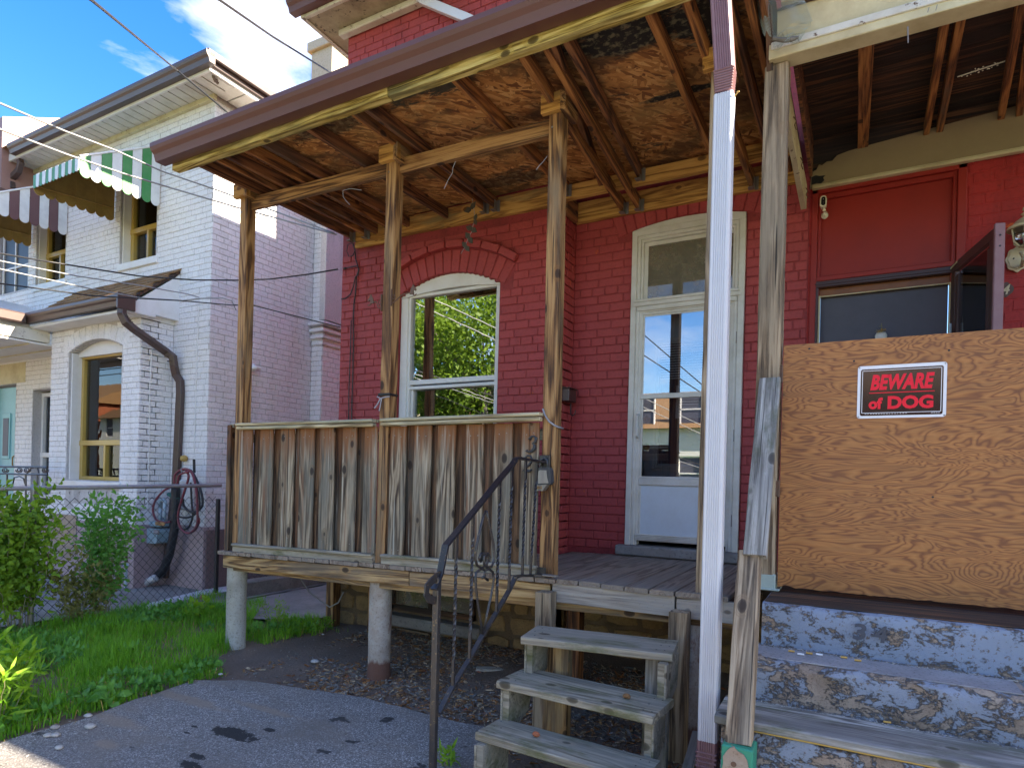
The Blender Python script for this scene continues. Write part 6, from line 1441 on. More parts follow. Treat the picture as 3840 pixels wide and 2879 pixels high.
g = G(); g.tube([(pc.x+.02, 4.99, z_of(790)), (lx, 4.95, z_of(800)), (lx, ly, z_of(740)), (lx, ly, z_of(690))], .012, 8); g.lathe((lx, ly, z_of(800)), [(.0, 0), (.012, .004), (.018, .012), (.014, .02), (.017, .03), (.022, .045), (.03, .06)], 16); g.obj('arm', M['lampcream'], ln, smooth=True)
zt_, zb_ = z_of(440), z_of(640)
g = G(); 
for k in range(6):
    a = 2*pi*k/6+.3; u = Vector((cos(a), sin(a), 0)); g.tube([Vector((lx, ly, 0))+u*.030+Vector((0, 0, zb_)), Vector((lx, ly, 0))+u*.060+Vector((0, 0, zb_+.03)), Vector((lx, ly, 0))+u*.074+Vector((0, 0, zt_))], .0055, 6)
g.lathe((lx, ly, zb_), [(.026, -.004), (.03, 0), (.026, .004)], 18); g.obj('cage', M['lampcream'], ln)
g = G(); g.lathe((lx, ly, zt_), [(.094, -.016), (.092, .0), (.070, .012), (.052, .035), (.030, .052), (.014, .062), (.014, .070), (.026, .078), (.014, .086), (.010, .092), (.018, .104), (.015, .118), (.0, .130)], 20); g.obj('cap', M['lampcream'], ln, smooth=True, auto=True)
g = G(); g.lathe((lx, ly, zb_), [(.030, .004), (.056, .03), (.068, zt_-zb_-.01)], 16); g.obj('glass_globe', M['glass_clear'], ln, smooth=True)
g = G(); g.lathe((lx, ly, zb_+.02), [(.010, 0), (.012, .02), (.018, .04), (.016, .058), (0, .066)], 12); g.obj('bulb', M['paper'], ln, smooth=True)
# plaque with 34
pq = thing('number_plaque', 'brown cut-out plaque with cream figures 34 seen around the open storm door', 'house number', (.72, 5.0, 2.65))
qc = at(3500+600*.3617, 700+1085*.3617, Y=5.005)
def blob(cx, w, hh): return [(cx+w*cos(a)*(1+.12*cos(2*a)), qc.z+hh*sin(a)*(1+.10*cos(4*a))) for a in [2*pi*k/36 for k in range(36)]]
x3, x4 = at(3500+470*.3617, 1090, Y=5.005).x, at(3500+750*.3617, 1090, Y=5.005).x
g = G(); g.prism(blob(x3, .034, .042), (4.996, 5.006), 'Y'); g.obj('plaque_half', M['plaque'], pq)
g = G(); g.prism(blob(x4, .036, .044), (4.9965, 5.0065), 'Y'); g.obj('plaque_half', M['plaque'], pq)
text('figure', '3', x3, 4.994, qc.z, .04, .062, M['lampcream'], pq, bold=.01, shear=.25, ext=.002); text('figure', '4', x4, 4.994, qc.z, .042, .062, M['lampcream'], pq, bold=.01, shear=.25, ext=.002)
# little pumpkin ornament on the door
pk = thing('door_ornament', 'white pumpkin ornament with raffia bow hanging on the dark door behind the plywood', 'ornament', (.2, 5.05, 2.35))
c = at(2560+1285*.579, 960+505*.579, Y=5.05)
g = G(); g.lathe((c.x, 5.05, c.z-.02), [(.0, -.035), (.02, -.032), (.036, -.012), (.038, .01), (.028, .03), (.008, .036)], 18, scale=(1, .5)); g.obj('pumpkin_body', M['pumpkin'], pk, smooth=True)
g = G()
for k in range(46):
    a = random.uniform(0, 2*pi); r_ = random.uniform(.018, .036); g.beam((c.x, 5.03, c.z+.016), (c.x+cos(a)*r_*1.1, 5.02+random.uniform(-.01, .01), c.z+.016+sin(a)*r_*.45+.003), .0022, .0012)
g.obj('raffia_bow', M['straw'], pk)
g = G(); g.tube([(c.x, 5.04, c.z+.02), (c.x+.003, 5.045, c.z+.05), (c.x, 5.05, c.z+.075)], .003, 5); g.tube([(c.x+.0, 5.045, c.z+.055), (c.x-.012, 5.045, c.z+.052)], .002, 5); g.obj('stem', M['stem'], pk)
# doormat-coloured strip inside the landing, mail box and hook by the white door
mb = thing('letter_box', 'small dark brown letter box with a hook below in the corner beside the white door', 'letter box', (-2.17, 4.9, 2.2))
g = G(); g.box((-2.188, 4.80, 2.085), (-2.112, 4.955, 2.19), .005); g.obj('box_body', M['brownframe'], mb)
g = G(); g.box((-2.19, 4.785, 2.19), (-2.10, 4.965, 2.20), .003); g.obj('lid', M['brownframe'], mb)
g = G(); g.tube([(-2.15, 4.93, 2.085), (-2.15, 4.93, 2.02), (-2.145, 4.925, 1.985), (-2.125, 4.92, 1.972), (-2.105, 4.92, 1.99), (-2.10, 4.92, 2.02)], .005, 6); g.obj('hook', M['iron'], mb)

# torn wire netting hanging at the corner of the 34 porch
nt_ = G(); k5 = lambda a, b_, Y: at(2500+a*.4222, b_*.4222, Y=Y)
def netting(g, quad, nu, nv, r=.0009, bend=None):
    """hexagonal wire netting mapped on a bilinear patch"""
    def P(u, v):
        p = quad[0].lerp(quad[1], u).lerp(quad[3].lerp(quad[2], u), v)
        return p+Vector((0, noise.noise(Vector((u*3, v*3, 5)))*.03-.02*sin(u*3), 0))
    for i in range(nu):
        for j in range(nv):
            o_ = .5 if j % 2 else 0; u0 = (i+o_)/nu; v0 = j/nv; w = .5/nu; h_ = 1/nv
            a_, b__, c_, d_ = P(u0, v0), P(u0, v0+h_*.45), P(u0-w, v0+h_), P(u0+w, v0+h_)
            for s, e in ((a_, b__), (b__, c_), (b__, d_)): g.tube([s, e], r, 3, cap=False)
quad = [k5(905, -60, 3.30), k5(1200, -60, 3.30), k5(1300, 190, 3.32), k5(945, 320, 3.33)]
netting(nt_, quad, 22, 24)
netting(nt_, [k5(770, -60, 3.32), k5(905, -60, 3.30), k5(930, 330, 3.33), k5(860, 310, 3.36)], 9, 24)
netting(nt_, [k5(945, 320, 3.33), k5(1300, 190, 3.30), k5(1180, 380, 3.33), k5(950, 450, 3.34)], 20, 9)
tag(nt_.obj('wire_netting', M['bracket'], fix=False), 'torn hexagonal wire netting hanging off the corner of the cream porch roof', 'netting')
g = G(); g.tube([k5(950, 345, 3.32), k5(1040, 360, 3.31), k5(1110, 350, 3.31), k5(1170, 335, 3.32)], [.010, .012, .013, .006], 8)
for k in range(60):
    t = random.random(); q = k5(950, 345, 3.32).lerp(k5(1170, 335, 3.32), t); g.beam(q, q+Vector((random.uniform(-.03, .03), random.uniform(-.02, .01), random.uniform(-.03, .025))), .0015, .001)
tag(g.obj('debris_twig', M['bark']), 'twig and nest debris caught in the torn wire netting', 'twig')
beam('corner_strip', k5(905, 60, 3.35), k5(915, 640, 3.42), .03, .02, M['w_dark34'], p34, up=(0, -1, 0), wob=.004)
g = G(); 
for a, b_, c_ in ((1285, 215, 345), (1455, 60, 100), (1520, 40, 85)):
    q0, q1 = at(*z5(a, b_), Y=3.36), at(*z5(a+(2 if a < 1300 else -12), c_), Y=3.35); g.tube([q0, q1], .0028 if a < 1300 else .0015, 6)
g.obj('protruding_nail', M['galv'], p34)
# feather-like white twig under the ceiling of 34
a_, b_ = at(*z5(1680, 615), Y=4.3), at(*z5(2060, 490), Y=4.3)
g = G(); g.tube([a_, b_], .0035, 6)
for k in range(22):
    t = random.uniform(.08, 1); q = a_.lerp(b_, t); g.lathe(q+Vector((0, 0, random.uniform(-.016, .016))), [(0, -.004), (.006*random.uniform(.5, 1), 0), (0, .004)], 5)
tag(g.obj('paint_drip_twig', M['camwhite']), 'pale knobbly stick fixed under the dark ceiling of the attached porch', 'stick')

# ================================================================ HANGERS, CHIME
def horse(g, c, s, y):
    """flat cast horse head, s=+1 faces right"""
    pts = [(-.5, -.5), (-.42, -.1), (-.30, .25), (-.05, .55), (.05, .80), (.14, .60), (.30, .40), (.55, .12), (.60, -.05), (.48, -.15), (.25, -.02), (.12, -.05), (.15, -.3), (.25, -.5)]
    P_ = [(c.x+a*s*.05, c.z+b_*.055) for a, b_ in pts]
    g.prism(P_ if s > 0 else P_[::-1], (y-.004, y+.004), 'Y')
for s, lab, hx_, px_ in ((-1, 'rusty cast iron horse head hook on the left side of the second porch post', -1, (1392, 1125)), (1, 'rusty cast iron horse head hook on the right side of the second porch post', 1, (1548, 1088))):
    t = thing('horse_head_hook', lab, 'hook', (posts[1][0].x, 3.5, 2.7), 'cast iron horse head hooks')
    x0 = posts[1][0].x+.047*s; c = at(*px_, Y=3.50); g = G(); horse(g, c, s, 3.50); g.obj('horse_head', M['rustiron'], t)
    g = G(); g.box((x0-.003, 3.49, c.z-.09), (x0+.003, 3.515, c.z+.03), .002); g.obj('mounting_bar', M['rustiron'], t)
    g = G(); xm = (x0+c.x)/2; g.tube([(x0, 3.50, c.z-.075), (x0+s*.03, 3.50, c.z-.06), (xm, 3.50, c.z-.02), (c.x-s*.015, 3.50, c.z-.015), (c.x+s*.004, 3.50, c.z-.03)], .004, 6)
    g.tube([(x0+s*.004, 3.50, c.z-.02), (x0+s*.02, 3.50, c.z-.012), (x0+s*.032, 3.50, c.z-.03), (x0+s*.02, 3.50, c.z-.045), (x0+s*.010, 3.50, c.z-.035)], .0035, 6); g.tube([(c.x+s*.0, 3.50, c.z-.028), (c.x+s*.02, 3.50, c.z-.04), (c.x+s*.032, 3.50, c.z-.03)], .004, 6); g.obj('scroll_arm', M['rustiron'], t)
ch = thing('hanging_chime', 'string of dark metal leaf shapes hanging below the ledger above the window', 'wind chime', (-2.9, 4.3, 3.6))
cz5 = lambda a, b_: at(1600+a*.2413, 600+b_*.2413, Y=4.3)
g = G(); pth = [cz5(710, 600), cz5(718, 700), cz5(740, 800), cz5(745, 900), cz5(700, 1120), cz5(640, 1230), cz5(590, 1360), cz5(530, 1460)]; g.tube(pth, .0022, 5); g.obj('cord', M['rope'], ch)
for c, a1, a2, sz in ((cz5(690, 760), 3.3, .9, .060), (cz5(745, 930), 1.2, -1.2, .045), (cz5(700, 1070), 2.7, -.6, .056), (cz5(660, 1210), 2.2, -1.0, .056), (cz5(610, 1345), 2.3, -.9, .052)):
    for an in (a1, a2):
        g = G(); d_ = Vector((cos(an), .2, sin(an))); n_ = Vector((-sin(an), 0, cos(an)))
        g.prism([(c.x+d_.x*t_*sz+n_.x*w_*sz, c.z+d_.z*t_*sz+n_.z*w_*sz) for t_, w_ in ((0, -.22), (.5, -.42), (1.15, 0), (.5, .42), (0, .22))], (c.y-.002, c.y+.002), 'Y'); g.obj('metal_leaf', M['chime'], ch)

# ================================================================ CHAIN LINK FENCE
cf = thing('chain_link_fence', 'old chain link fence with a rust streaked top rail running beside the white house', 'fence', (-6.65, 3.5, 0))
FX = -6.65
def link(g, X, ya, yb, zb, zt, s=.085, r=.0032, slope=0):
    ny = int((yb-ya)/s); 
    for i in range(ny+1):
        for sg_ in (1, -1):
            y = ya+i*s; z = zb; P_ = []
            while z <= zt+.001: P_.append((X+.004*sg_*(1 if len(P_) % 2 else -1), y+(s/2*sg_ if len(P_) % 2 else 0), z+slope*(y-ya))); z += s*.55
            g.tube(P_, r, 4, cap=False)
        g.tube([(X, ya+i*s, zt-.004), (X+.004, ya+i*s-.010, zt+.012), (X, ya+i*s+.006, zt+.02)], r, 4, cap=False)
g = G(); link(g, FX, 1.9, 4.86, -.04, 1.17); tag(g.obj('link_mesh', M['mesh_wire'], cf, fix=False), kind='stuff')
g = G(); g.tube([(FX, 1.6, 1.225), (FX, 2.6, 1.215), (FX, 3.6, 1.235), (FX, 4.90, 1.262)], .021, 10); g.obj('top_rail', M['railrust'], cf, smooth=True)
for y in (2.95, 1.75): g = G(); g.tube([(FX+.01, y, -.12), (FX+.01, y, 1.20)], .026, 10); g.lathe((FX+.01, y, 1.20), [(.03, 0), (.03, .03), (.012, .055), (0, .06)], 10); g.obj('post', M['galv'], cf, smooth=True, auto=True)
g = G(); g.box((FX-.05, 4.87, -.1), (FX-.01, 4.91, 1.10), .004); g.obj('end_post', M['wire'], cf)
# second run behind, beside the passage
f2 = thing('passage_fence', 'low chain link fence and gate standing on the dark kerb beyond the porch piers', 'fence', (-6.2, 6, 0))
g = G(); link(g, -6.3, 5.05, 7.6, .16, .95, .085, .003); tag(g.obj('link_mesh', M['mesh_wire'], f2, fix=False), kind='stuff')
for y in (5.6, 6.9): g = G(); g.tube([(-6.28, y, -.05), (-6.28, y, 1.1)], .03 if y < 6 else .022, 10); g.obj('post', M['galv'], f2, smooth=True)
g = G(); g.tube([(-6.25, 6.3, .08), (-5.4, 6.35, .02), (-4.9, 6.4, 0.0)], .014, 8); g.tube([(-4.95, 6.35, -.03), (-4.95, 6.35, 1.0)], .022, 8); g.tube([(-6.2, 6.3, .08), (-6.2, 6.3, 1.05)], .014, 8); g.obj('gate_frame', M['pipe_blue'], f2)
g = G(); 
Xs = [-6.2+.062*i for i in range(21)]
for x_ in Xs:
    for s_ in (1, -1):
        z = .08; P_ = []
        while z < 1.0: P_.append((x_+(.031*s_ if len(P_) % 2 else 0), 6.33, z)); z += .034
        g.tube(P_, .0015, 4, cap=False)
tag(g.obj('gate_mesh', M['mesh_wire'], f2, fix=False), kind='stuff')
g = G(); g.box((-6.42, 4.95, -.1), (-6.22, 9, .14), .015); tag(g.obj('boundary_kerb', M['kerb']), 'dark concrete kerb along the passage between the houses', 'kerb')
g = G(); V = [at(p[0], p[1], Z=-.022) for p in ((500, 2275), (640, 2240), (740, 2215), (850, 2190), (850, 2215), (750, 2235), (640, 2258), (520, 2292))]  # strip of kerb whose sunlit look comes from its colour
g.add(V+[v+Vector((0, 0, -.03)) for v in V], [tuple(range(8)), tuple(range(15, 7, -1))]+[(i, i+8, (i+1) % 8+8, (i+1) % 8) for i in range(8)]); tag(g.obj('sunlit_kerb_edge', M['kerb_sunlit']), 'concrete kerb strip coloured pale as if sunlit behind the chain link fence', 'edging')

# ================================================================ GAS METER, PIPES, HOSES
MQ = lambda a, b_, Y=WY-.18: at(400+a*.3619, 1700+b_*.3619, Y=Y)
gm = thing('gas_meter', 'grey blue gas meter with pipes mounted low on the white house behind the fence', 'gas meter', (-8, 4.8, .5))
c = MQ(525, 830); a, b_ = MQ(430, 760), MQ(615, 930)
g = G(); g.prism(rrect(a.x, b_.x, b_.z, a.z, .035, 5), (WY-.30, WY-.12), 'Y'); g.obj('meter_case', M['meter'], gm, smooth=True, auto=True)
a2, b2 = MQ(345, 830), MQ(430, 915)
g = G(); g.lathe(((a2.x+b2.x)/2+.02, WY-.26, (a2.z+b2.z)/2), [(.055, -.06), (.062, -.02), (.062, .05), (.05, .06)], 16, 'Y'); g.obj('regulator', M['meter'], gm, smooth=True, auto=True)
a3, b3 = MQ(395, 690), MQ(615, 760)
g = G(); g.box((a3.x, WY-.27, b3.z), (b3.x, WY-.13, a3.z), .012); g.obj('meter_head', M['meter'], gm)
g = G(); q0, q1 = MQ(475, 705, WY-.31), MQ(572, 752, WY-.31); g.box((q0.x, WY-.278, q1.z), (q1.x, WY-.27, q0.z), .003); g.obj('index_window', M['brass'], gm)
g = G(); q0, q1 = MQ(480, 788, WY-.31), MQ(535, 838, WY-.31); g.box((q0.x, WY-.303, q1.z), (q1.x, WY-.299, q0.z), .001); lb = g.obj('label_plate', M['brownframe'], gm)
g = G()
for k in range(3): g.box((q0.x+.006, WY-.305, q0.z-.012-k*.013), (q1.x-.006, WY-.303, q0.z-.008-k*.013), .0003)
g.obj('label_lines', M['paper'], gm)
g = G(); g.tube([MQ(595, 700), MQ(598, 600), MQ(605, 500), MQ(595, 480), MQ(570, 480), MQ(555, 495), MQ(552, 560)], .022, 10); g.tube([MQ(553, 560), MQ(553, 690)], .02, 10); g.tube([MQ(425, 690), MQ(425, 580), MQ(410, 545), MQ(370, 535), MQ(310, 560), MQ(295, 600), MQ(290, 690), MQ(288, 760)], .02, 10); g.obj('supply_pipe', M['pipe_blue'], gm, smooth=True)
g = G(); g.lathe(MQ(348, 765, WY-.22), [(.045, -.03), (.055, 0), (.02, .03), (.02, .06)], 14, 'Y'); g.tube([MQ(285, 755), MQ(400, 760)], .018, 10); g.tube([MQ(272, 720), MQ(275, 870)], .012, 8); g.obj('shutoff_valve', M['pipe_blue'], gm, smooth=True)
g = G(); g.lathe(MQ(553, 575), [(.012, 0), (.02, .01), (.014, .03), (.02, .05), (.014, .07), (.018, .09), (.01, .1)], 10); g.obj('brass_fitting', M['brass'], gm, smooth=True)
vp = thing('vent_pipe', 'short pale blue vent pipe with a rusty pointed cap standing behind the fence', 'pipe', tuple(MQ(205, 1380)))
g = G(); g.tube([MQ(200, 1390, 4.5), MQ(205, 1190, 4.5)], .020, 10); g.lathe(MQ(205, 1160, 4.5), [(.02, -.02), (.045, -.005), (.045, .012), (.03, .025), (.02, .03)], 14); g.obj('pipe_body', M['pipe_blue'], vp, smooth=True, auto=True)
g = G(); g.lathe(MQ(203, 1125, 4.5), [(.022, 0), (.026, .02), (.018, .04), (.022, .06), (.012, .09), (.004, .13)], 10); g.obj('rusty_cap', M['rustiron'], vp)
dp = thing('drain_hose', 'black corrugated drain hose ending in a white flexible duct at the foot of the wall', 'hose', tuple(MQ(500, 1300)))
P_ = [MQ(715, 350), MQ(710, 560), MQ(700, 800), MQ(650, 1050), MQ(590, 1200), MQ(530, 1260), MQ(490, 1290)]
P2 = []
for a, b_ in zip(P_, P_[1:]):
    for k in range(6): P2.append(a.lerp(b_, k/6))
g = G(); g.tube(P2, .05, 12); g.obj('black_hose', M['hose_black'], dp, smooth=True)
P_ = [MQ(510, 1285, 4.72), MQ(400, 1340, 4.68), MQ(300, 1385, 4.62), MQ(190, 1420, 4.55)]; P2 = []; R2_ = []
for a, b_ in zip(P_, P_[1:]):
    for k in range(10): P2.append(a.lerp(b_, k/10)); R2_.append(.050 if k % 2 else .042)
g = G(); g.tube(P2, R2_, 14); g.obj('white_duct', M['vent_white'], dp, smooth=True)
hs_ = thing('hose_coil', 'coils of red and black garden hose hanging from a hook on the white wall', 'hose', tuple(MQ(780, 300)))
def loop(pts, mt, r, nm='hose_loop', Y=WY-.24):
    g = G(); Q = [MQ(a, b_, Y) for a, b_ in pts]; out = []
    n = len(Q)
    for i in range(n-1):
        p0, p1, p2, p3 = Q[max(i-1, 0)], Q[i], Q[i+1], Q[min(i+2, n-1)]
        for k in range(6):
            t = k/6; out.append(.5*((2*p1)+(-p0+p2)*t+(2*p0-5*p1+4*p2-p3)*t*t+(-p0+3*p1-3*p2+p3)*t*t*t))
    out.append(Q[-1]); g.tube(out, r, 8); g.obj(nm, mt, hs_, smooth=True)
loop([(700, 310), (710, 220), (780, 165), (850, 170), (900, 240), (930, 400), (940, 600), (935, 740), (880, 810), (820, 820), (760, 760), (740, 660), (760, 540), (810, 380), (850, 240), (820, 180)], M['hose_red'], .014)
loop([(780, 170), (870, 175), (930, 270), (985, 420), (990, 540), (930, 600), (860, 600), (800, 540), (790, 470)], M['hose_black'], .014, Y=WY-.20)
loop([(850, 190), (800, 200), (750, 230), (720, 320), (600, 380), (510, 480), (480, 580), (510, 680), (590, 715), (660, 705)], M['hose_red'], .013, Y=WY-.26)
loop([(900, 260), (950, 420), (960, 560), (900, 640), (820, 665), (760, 655)], M['hose_black'], .012, Y=WY-.16)
loop([(870, 300), (880, 500), (890, 660), (830, 780), (720, 770)], M['hose_black'], .012, Y=WY-.18)
loop([(940, 640), (960, 700), (925, 780), (870, 820), (800, 815)], M['hose_red'], .012, Y=WY-.22)
g = G(); g.tube([MQ(640, 420), MQ(690, 450), MQ(735, 475)], .024, 10); g.obj('spray_nozzle', M['hose_green'], hs_)
g = G(); g.tube([MQ(775, 150, WY), MQ(775, 170, WY-.25), MQ(785, 200, WY-.27)], .012, 6); g.obj('hook', M['galv'], hs_)
cvx = MQ(800, 50, WY-.05); g = G(); g.lathe(cvx, [(.0, -.05), (.035, -.03), (.045, 0), (.03, .035), (0, .045)], 12, 'Y'); tag(g.obj('covered_tap', M['straw'], smooth=True), 'small wrapped outdoor tap on the white wall beside the downspout', 'tap')
g = G(); g.tube([MQ(905, 60, WY-.1), MQ(908, 200, WY-.1)], .016, 8); tag(g.obj('rod_handle', M['wire']), 'dark upright handle standing beside the hose coil', 'rod')
g = G(); q0, q1 = MQ(760, 270, WY-.1), MQ(900, 590, WY-.1); g.box((q0.x, WY-.12, q1.z), (q1.x, WY-.02, q0.z), .02); tag(g.obj('plastic_bin', M['vent_white']), 'white plastic box on the wall behind the hanging hoses', 'box')
lf = thing('wall_light', 'small white motion light on the side of the white house beside the porch post', 'light', (WX, 5.3, 2.9))
c = at(750+.3015*650, 1200+.3015*590, X=WX+.05); g = G(); g.lathe(c, [(.0, -.05), (.05, -.03), (.05, .03), (0, .05)], 12, 'X'); g.obj('lamp_base', M['white'], lf, smooth=True); g = G(); g.box(c+Vector((.02, -.04, -.03)), c+Vector((.12, .05, .01)), .01); g.obj('lamp_head', M['white'], lf)
g = G()
for k in range(6): g.box((-9.6, BY-.05, .30+k*.075), (-9.05, BY-.035, .34+k*.075), .002)
g.box((-9.65, BY-.045, .22), (-9.0, BY-.03, .80)); tag(g.obj('vent_grille', M['galv']), 'louvred metal grille low on the white bay behind the bush', 'vent')
# iron balcony rail at far left with scrolls
br = thing('porch_rail', 'black iron porch rail with scrolls in front of the teal door', 'railing', (-12, 4.2, 1.2))
Rr_ = lambda a, b_: at(a*.4825, 1100+b_*.4825, Y=4.25)
g = G(); g.tube([Rr_(-20, 1345), Rr_(370, 1350)], .014, 8); g.tube([Rr_(-20, 1400), Rr_(370, 1408)], .012, 8)
for a in (55, 200, 290): g.tube([Rr_(a, 1400), Rr_(a, 1800)], .012, 6)
g.obj('rails', M['iron'], br)
for cx, s_ in ((40, 1), (150, -1), (350, 1), (210, 1)):
    g = G(); g.tube([Rr_(cx+s_*(22-t*.8)*cos(t*.5)*1.3, 1372+(22-t*.8)*sin(t*.5)) for t in range(0, 22)], .008, 5); g.obj('scroll', M['iron'], br)
g = G(); g.tube([Rr_(210, 1400), Rr_(240, 1360), Rr_(290, 1345), Rr_(300, 1395)], .01, 5); g.tube([Rr_(100, 1480), Rr_(110, 1430), Rr_(150, 1420), Rr_(185, 1440), Rr_(195, 1480)], .01, 5); g.obj('scroll', M['iron'], br)

# ================================================================ OVERHEAD AND WALL CABLES
def cable(pts, lab, mt='wire', r=.006, sag=0, n=14, name='overhead_cable'):
    P_ = [pts[0]+(pts[0]-pts[1]).normalized()*7]
    for (a, b_) in zip(pts, pts[1:]):
        for k in range(n): t = k/n; q = a.lerp(b_, t); q = q+Vector((0, 0, -sag*4*t*(1-t))); P_.append(q)
    P_.append(pts[-1]); g = G(); g.tube(P_, r, 6); tag(g.obj(name, M[mt], smooth=True), lab, 'cable', 'overhead service cables')
U = lambda a, b_, Y: at(a*.579, b_*.579, Y=Y)
cable([U(540, -30, 1.6), U(590, 0, 1.7), U(1150, 460, 4.1), U(1480, 735, 4.45)], 'thick overhead cable running down to the corner of the white house eave', r=.009)
cable([U(1380, -20, 2.4), U(1420, 0, 2.5), U(1760, 235, 3.6), U(2150, 478, 5.2)], 'overhead cable crossing the clouds towards the chimney', r=.009)
cable([U(-20, 662, 2.0), U(420, 850, 2.6), U(750, 975, 3.2), U(1050, 1110, 3.8), U(1400, 1230, 4.3), U(2165, 1510, 4.72)], 'upper of the two pale cables passing in front of the striped awnings', 'wire_pale', r=.008)
cable([U(-20, 830, 2.0), U(430, 1000, 2.6), U(800, 1125, 3.3), U(1100, 1215, 3.8), U(1540, 1345, 4.3), U(2180, 1520, 4.72)], 'lower of the two pale cables passing in front of the striped awnings', 'wire_pale', r=.008)
Lw = lambda a, b_, Y: at(a*.579, 960+b_*.579, Y=Y)
cable([Lw(-20, -20, 2.4), Lw(300, 35, 3.0), Lw(900, 130, 3.8), Lw(1250, 155, 4.1), Lw(1530, 157, 4.3), Lw(1750, 150, 4.4), Lw(2000, 118, 4.55), Lw(2190, 85, 4.70)], 'black cable sagging across the white house to the red corner', r=.0075)
cable([Lw(-20, 28, 2.4), Lw(500, 130, 3.2), Lw(900, 190, 3.8), Lw(1210, 245, 4.5), Lw(1290, 268, 4.9)], 'cable ending in a hook on the white house wall', 'wire_pale', r=.006)
cable([Lw(-20, 80, 2.4), Lw(600, 215, 3.2), Lw(900, 270, 3.8), Lw(1180, 288, 4.1), Lw(1300, 275, 4.2), Lw(1440, 272, 4.3), Lw(1500, 290, 4.35), Lw(1530, 350, 4.4)], 'cable rising in a small arch to the drip loop by the first porch post', 'wire_pale', r=.006)
cable([Lw(-20, 175, 2.4), Lw(600, 258, 3.2), Lw(1180, 290, 4.1), Lw(1500, 318, 4.35), Lw(1640, 320, 4.4), Lw(2205, 462, 4.72)], 'lowest thin cable crossing the bay roof towards the red corner', r=.006)
g = G(); P_ = [at(750+.3015*a, 700+.3015*b_, Y=YW-.02) for a, b_ in ((1900, 700), (1925, 780), (1935, 900), (1960, 980), (1972, 1040), (1945, 1120), (1935, 1300), (1915, 1450), (1905, 1658))]; g.tube(P_, .006, 6)
P_ = [at(750+.3015*a, 1200+.3015*b_, Y=YW-.02) for a, b_ in ((1905, 0), (1910, 260), (1900, 700), (1890, 1000), (1885, 1245))]; g.tube(P_, .006, 6)
P_ = [at(750+.3015*a, 1200+.3015*b_, Y=YW-.02) for a, b_ in ((1880, 0), (1870, 400), (1850, 900), (1850, 1100), (1845, 1245))]; g.tube(P_, .005, 6)
P_ = [at(750+.3015*a, 700+.3015*b_, Y=YW-.03) for a, b_ in ((1900, 700), (1840, 720), (1825, 800), (1850, 870), (1900, 860), (1925, 800))]; g.tube(P_, .004, 6)
P_ = [at(750+.3015*a, 700+.3015*b_, Y=YW-.03) for a, b_ in ((1790, 1018), (1830, 1010), (1900, 995), (1960, 985), (1975, 1030), (1965, 1090), (1930, 1130), (1905, 1250), (1870, 1340), (1810, 1390), (1760, 1400))]; g.tube(P_, .006, 6)
g.lathe(at(750+.3015*1800, 700+.3015*1018, Y=YW-.04), [(0, -.02), (.014, -.01), (.014, .01), (0, .02)], 8, 'X')
tag(g.obj('wall_cables', M['wire']), 'bundle of black cables stapled down the left corner of the red brick wall', 'cable')

# ================================================================ LITTER AND STONES ON THE GROUND
def rock(c, s, mt, name, lab, grp=None, sq=.55, seed=0):
    g = G(); rnd = random.Random(seed); V = []; F = []; n, m = 8, 5
    for j in range(m+1):
        ph = pi*j/m
        for i in range(n):
            th = 2*pi*i/n; d = 1+.18*noise.noise(Vector((cos(th)*2+seed, sin(th)*2, ph)))
            V.append((c[0]+s*sin(ph)*cos(th)*d*1.25, c[1]+s*sin(ph)*sin(th)*d, c[2]+s*sq*cos(ph)*d))
    for j in range(m):
        for i in range(n): F.append((j*n+i, (j+1)*n+i, (j+1)*n+(i+1) % n, j*n+(i+1) % n))
    g.add(V, F); return tag(g.obj(name, mt, smooth=True), lab, 'stone', grp)
k3 = lambda a, b_: (a*.5787, 1920+b_*.5787)
for i, (a, b_, s, lab) in enumerate(((585, 1385, .028, 'long pale flat pebble on the asphalt edge'), (357, 1390, .024, 'round grey pebble nearest the broad weed leaves'), (310, 1443, .022, 'flat white pebble at the corner of the grass'), (360, 1440, .024, 'rounded beige pebble beside the flat white one'), (385, 1522, .020, 'brownish pebble nearest the sunlit corner of the drive'), (570, 1315, .022, 'upright white pebble between the weeds'), (1430, 1052, .016, 'small light pebble where grass and soil meet'), (2040, 968, .030, 'flat grey stone on the soil between the piers'), (2093, 793, .012, 'small round white pebble under the porch'))):
    q = at(*k3(a, b_), Z=-.04); rock((q.x, q.y, -.035 if b_ < 1200 else -.04), s, M['pebble'], 'pebble', lab, None, .45, i)
q = at(1280+.5787*970, 1920+.5787*1010, Z=-.03); g = G(); g.box((q.x-.12, q.y-.04, -.06), (q.x+.10, q.y+.05, -.03), .01, rot=Matrix.Rotation(.5, 4, 'Z')); tag(g.obj('flat_slab', M['conc']), 'broken grey slab lying on the soil beside the handrail', 'slab')
q = at(1280+.5787*480, 1920+.5787*775, Z=0.0); tag(beam('wood_lath', (q.x-.22, q.y+.02, .0), (q.x+.16, q.y, -.0), .03, .015, M['w_rim']), 'thin wooden lath on the soil below the basement window', 'lath')
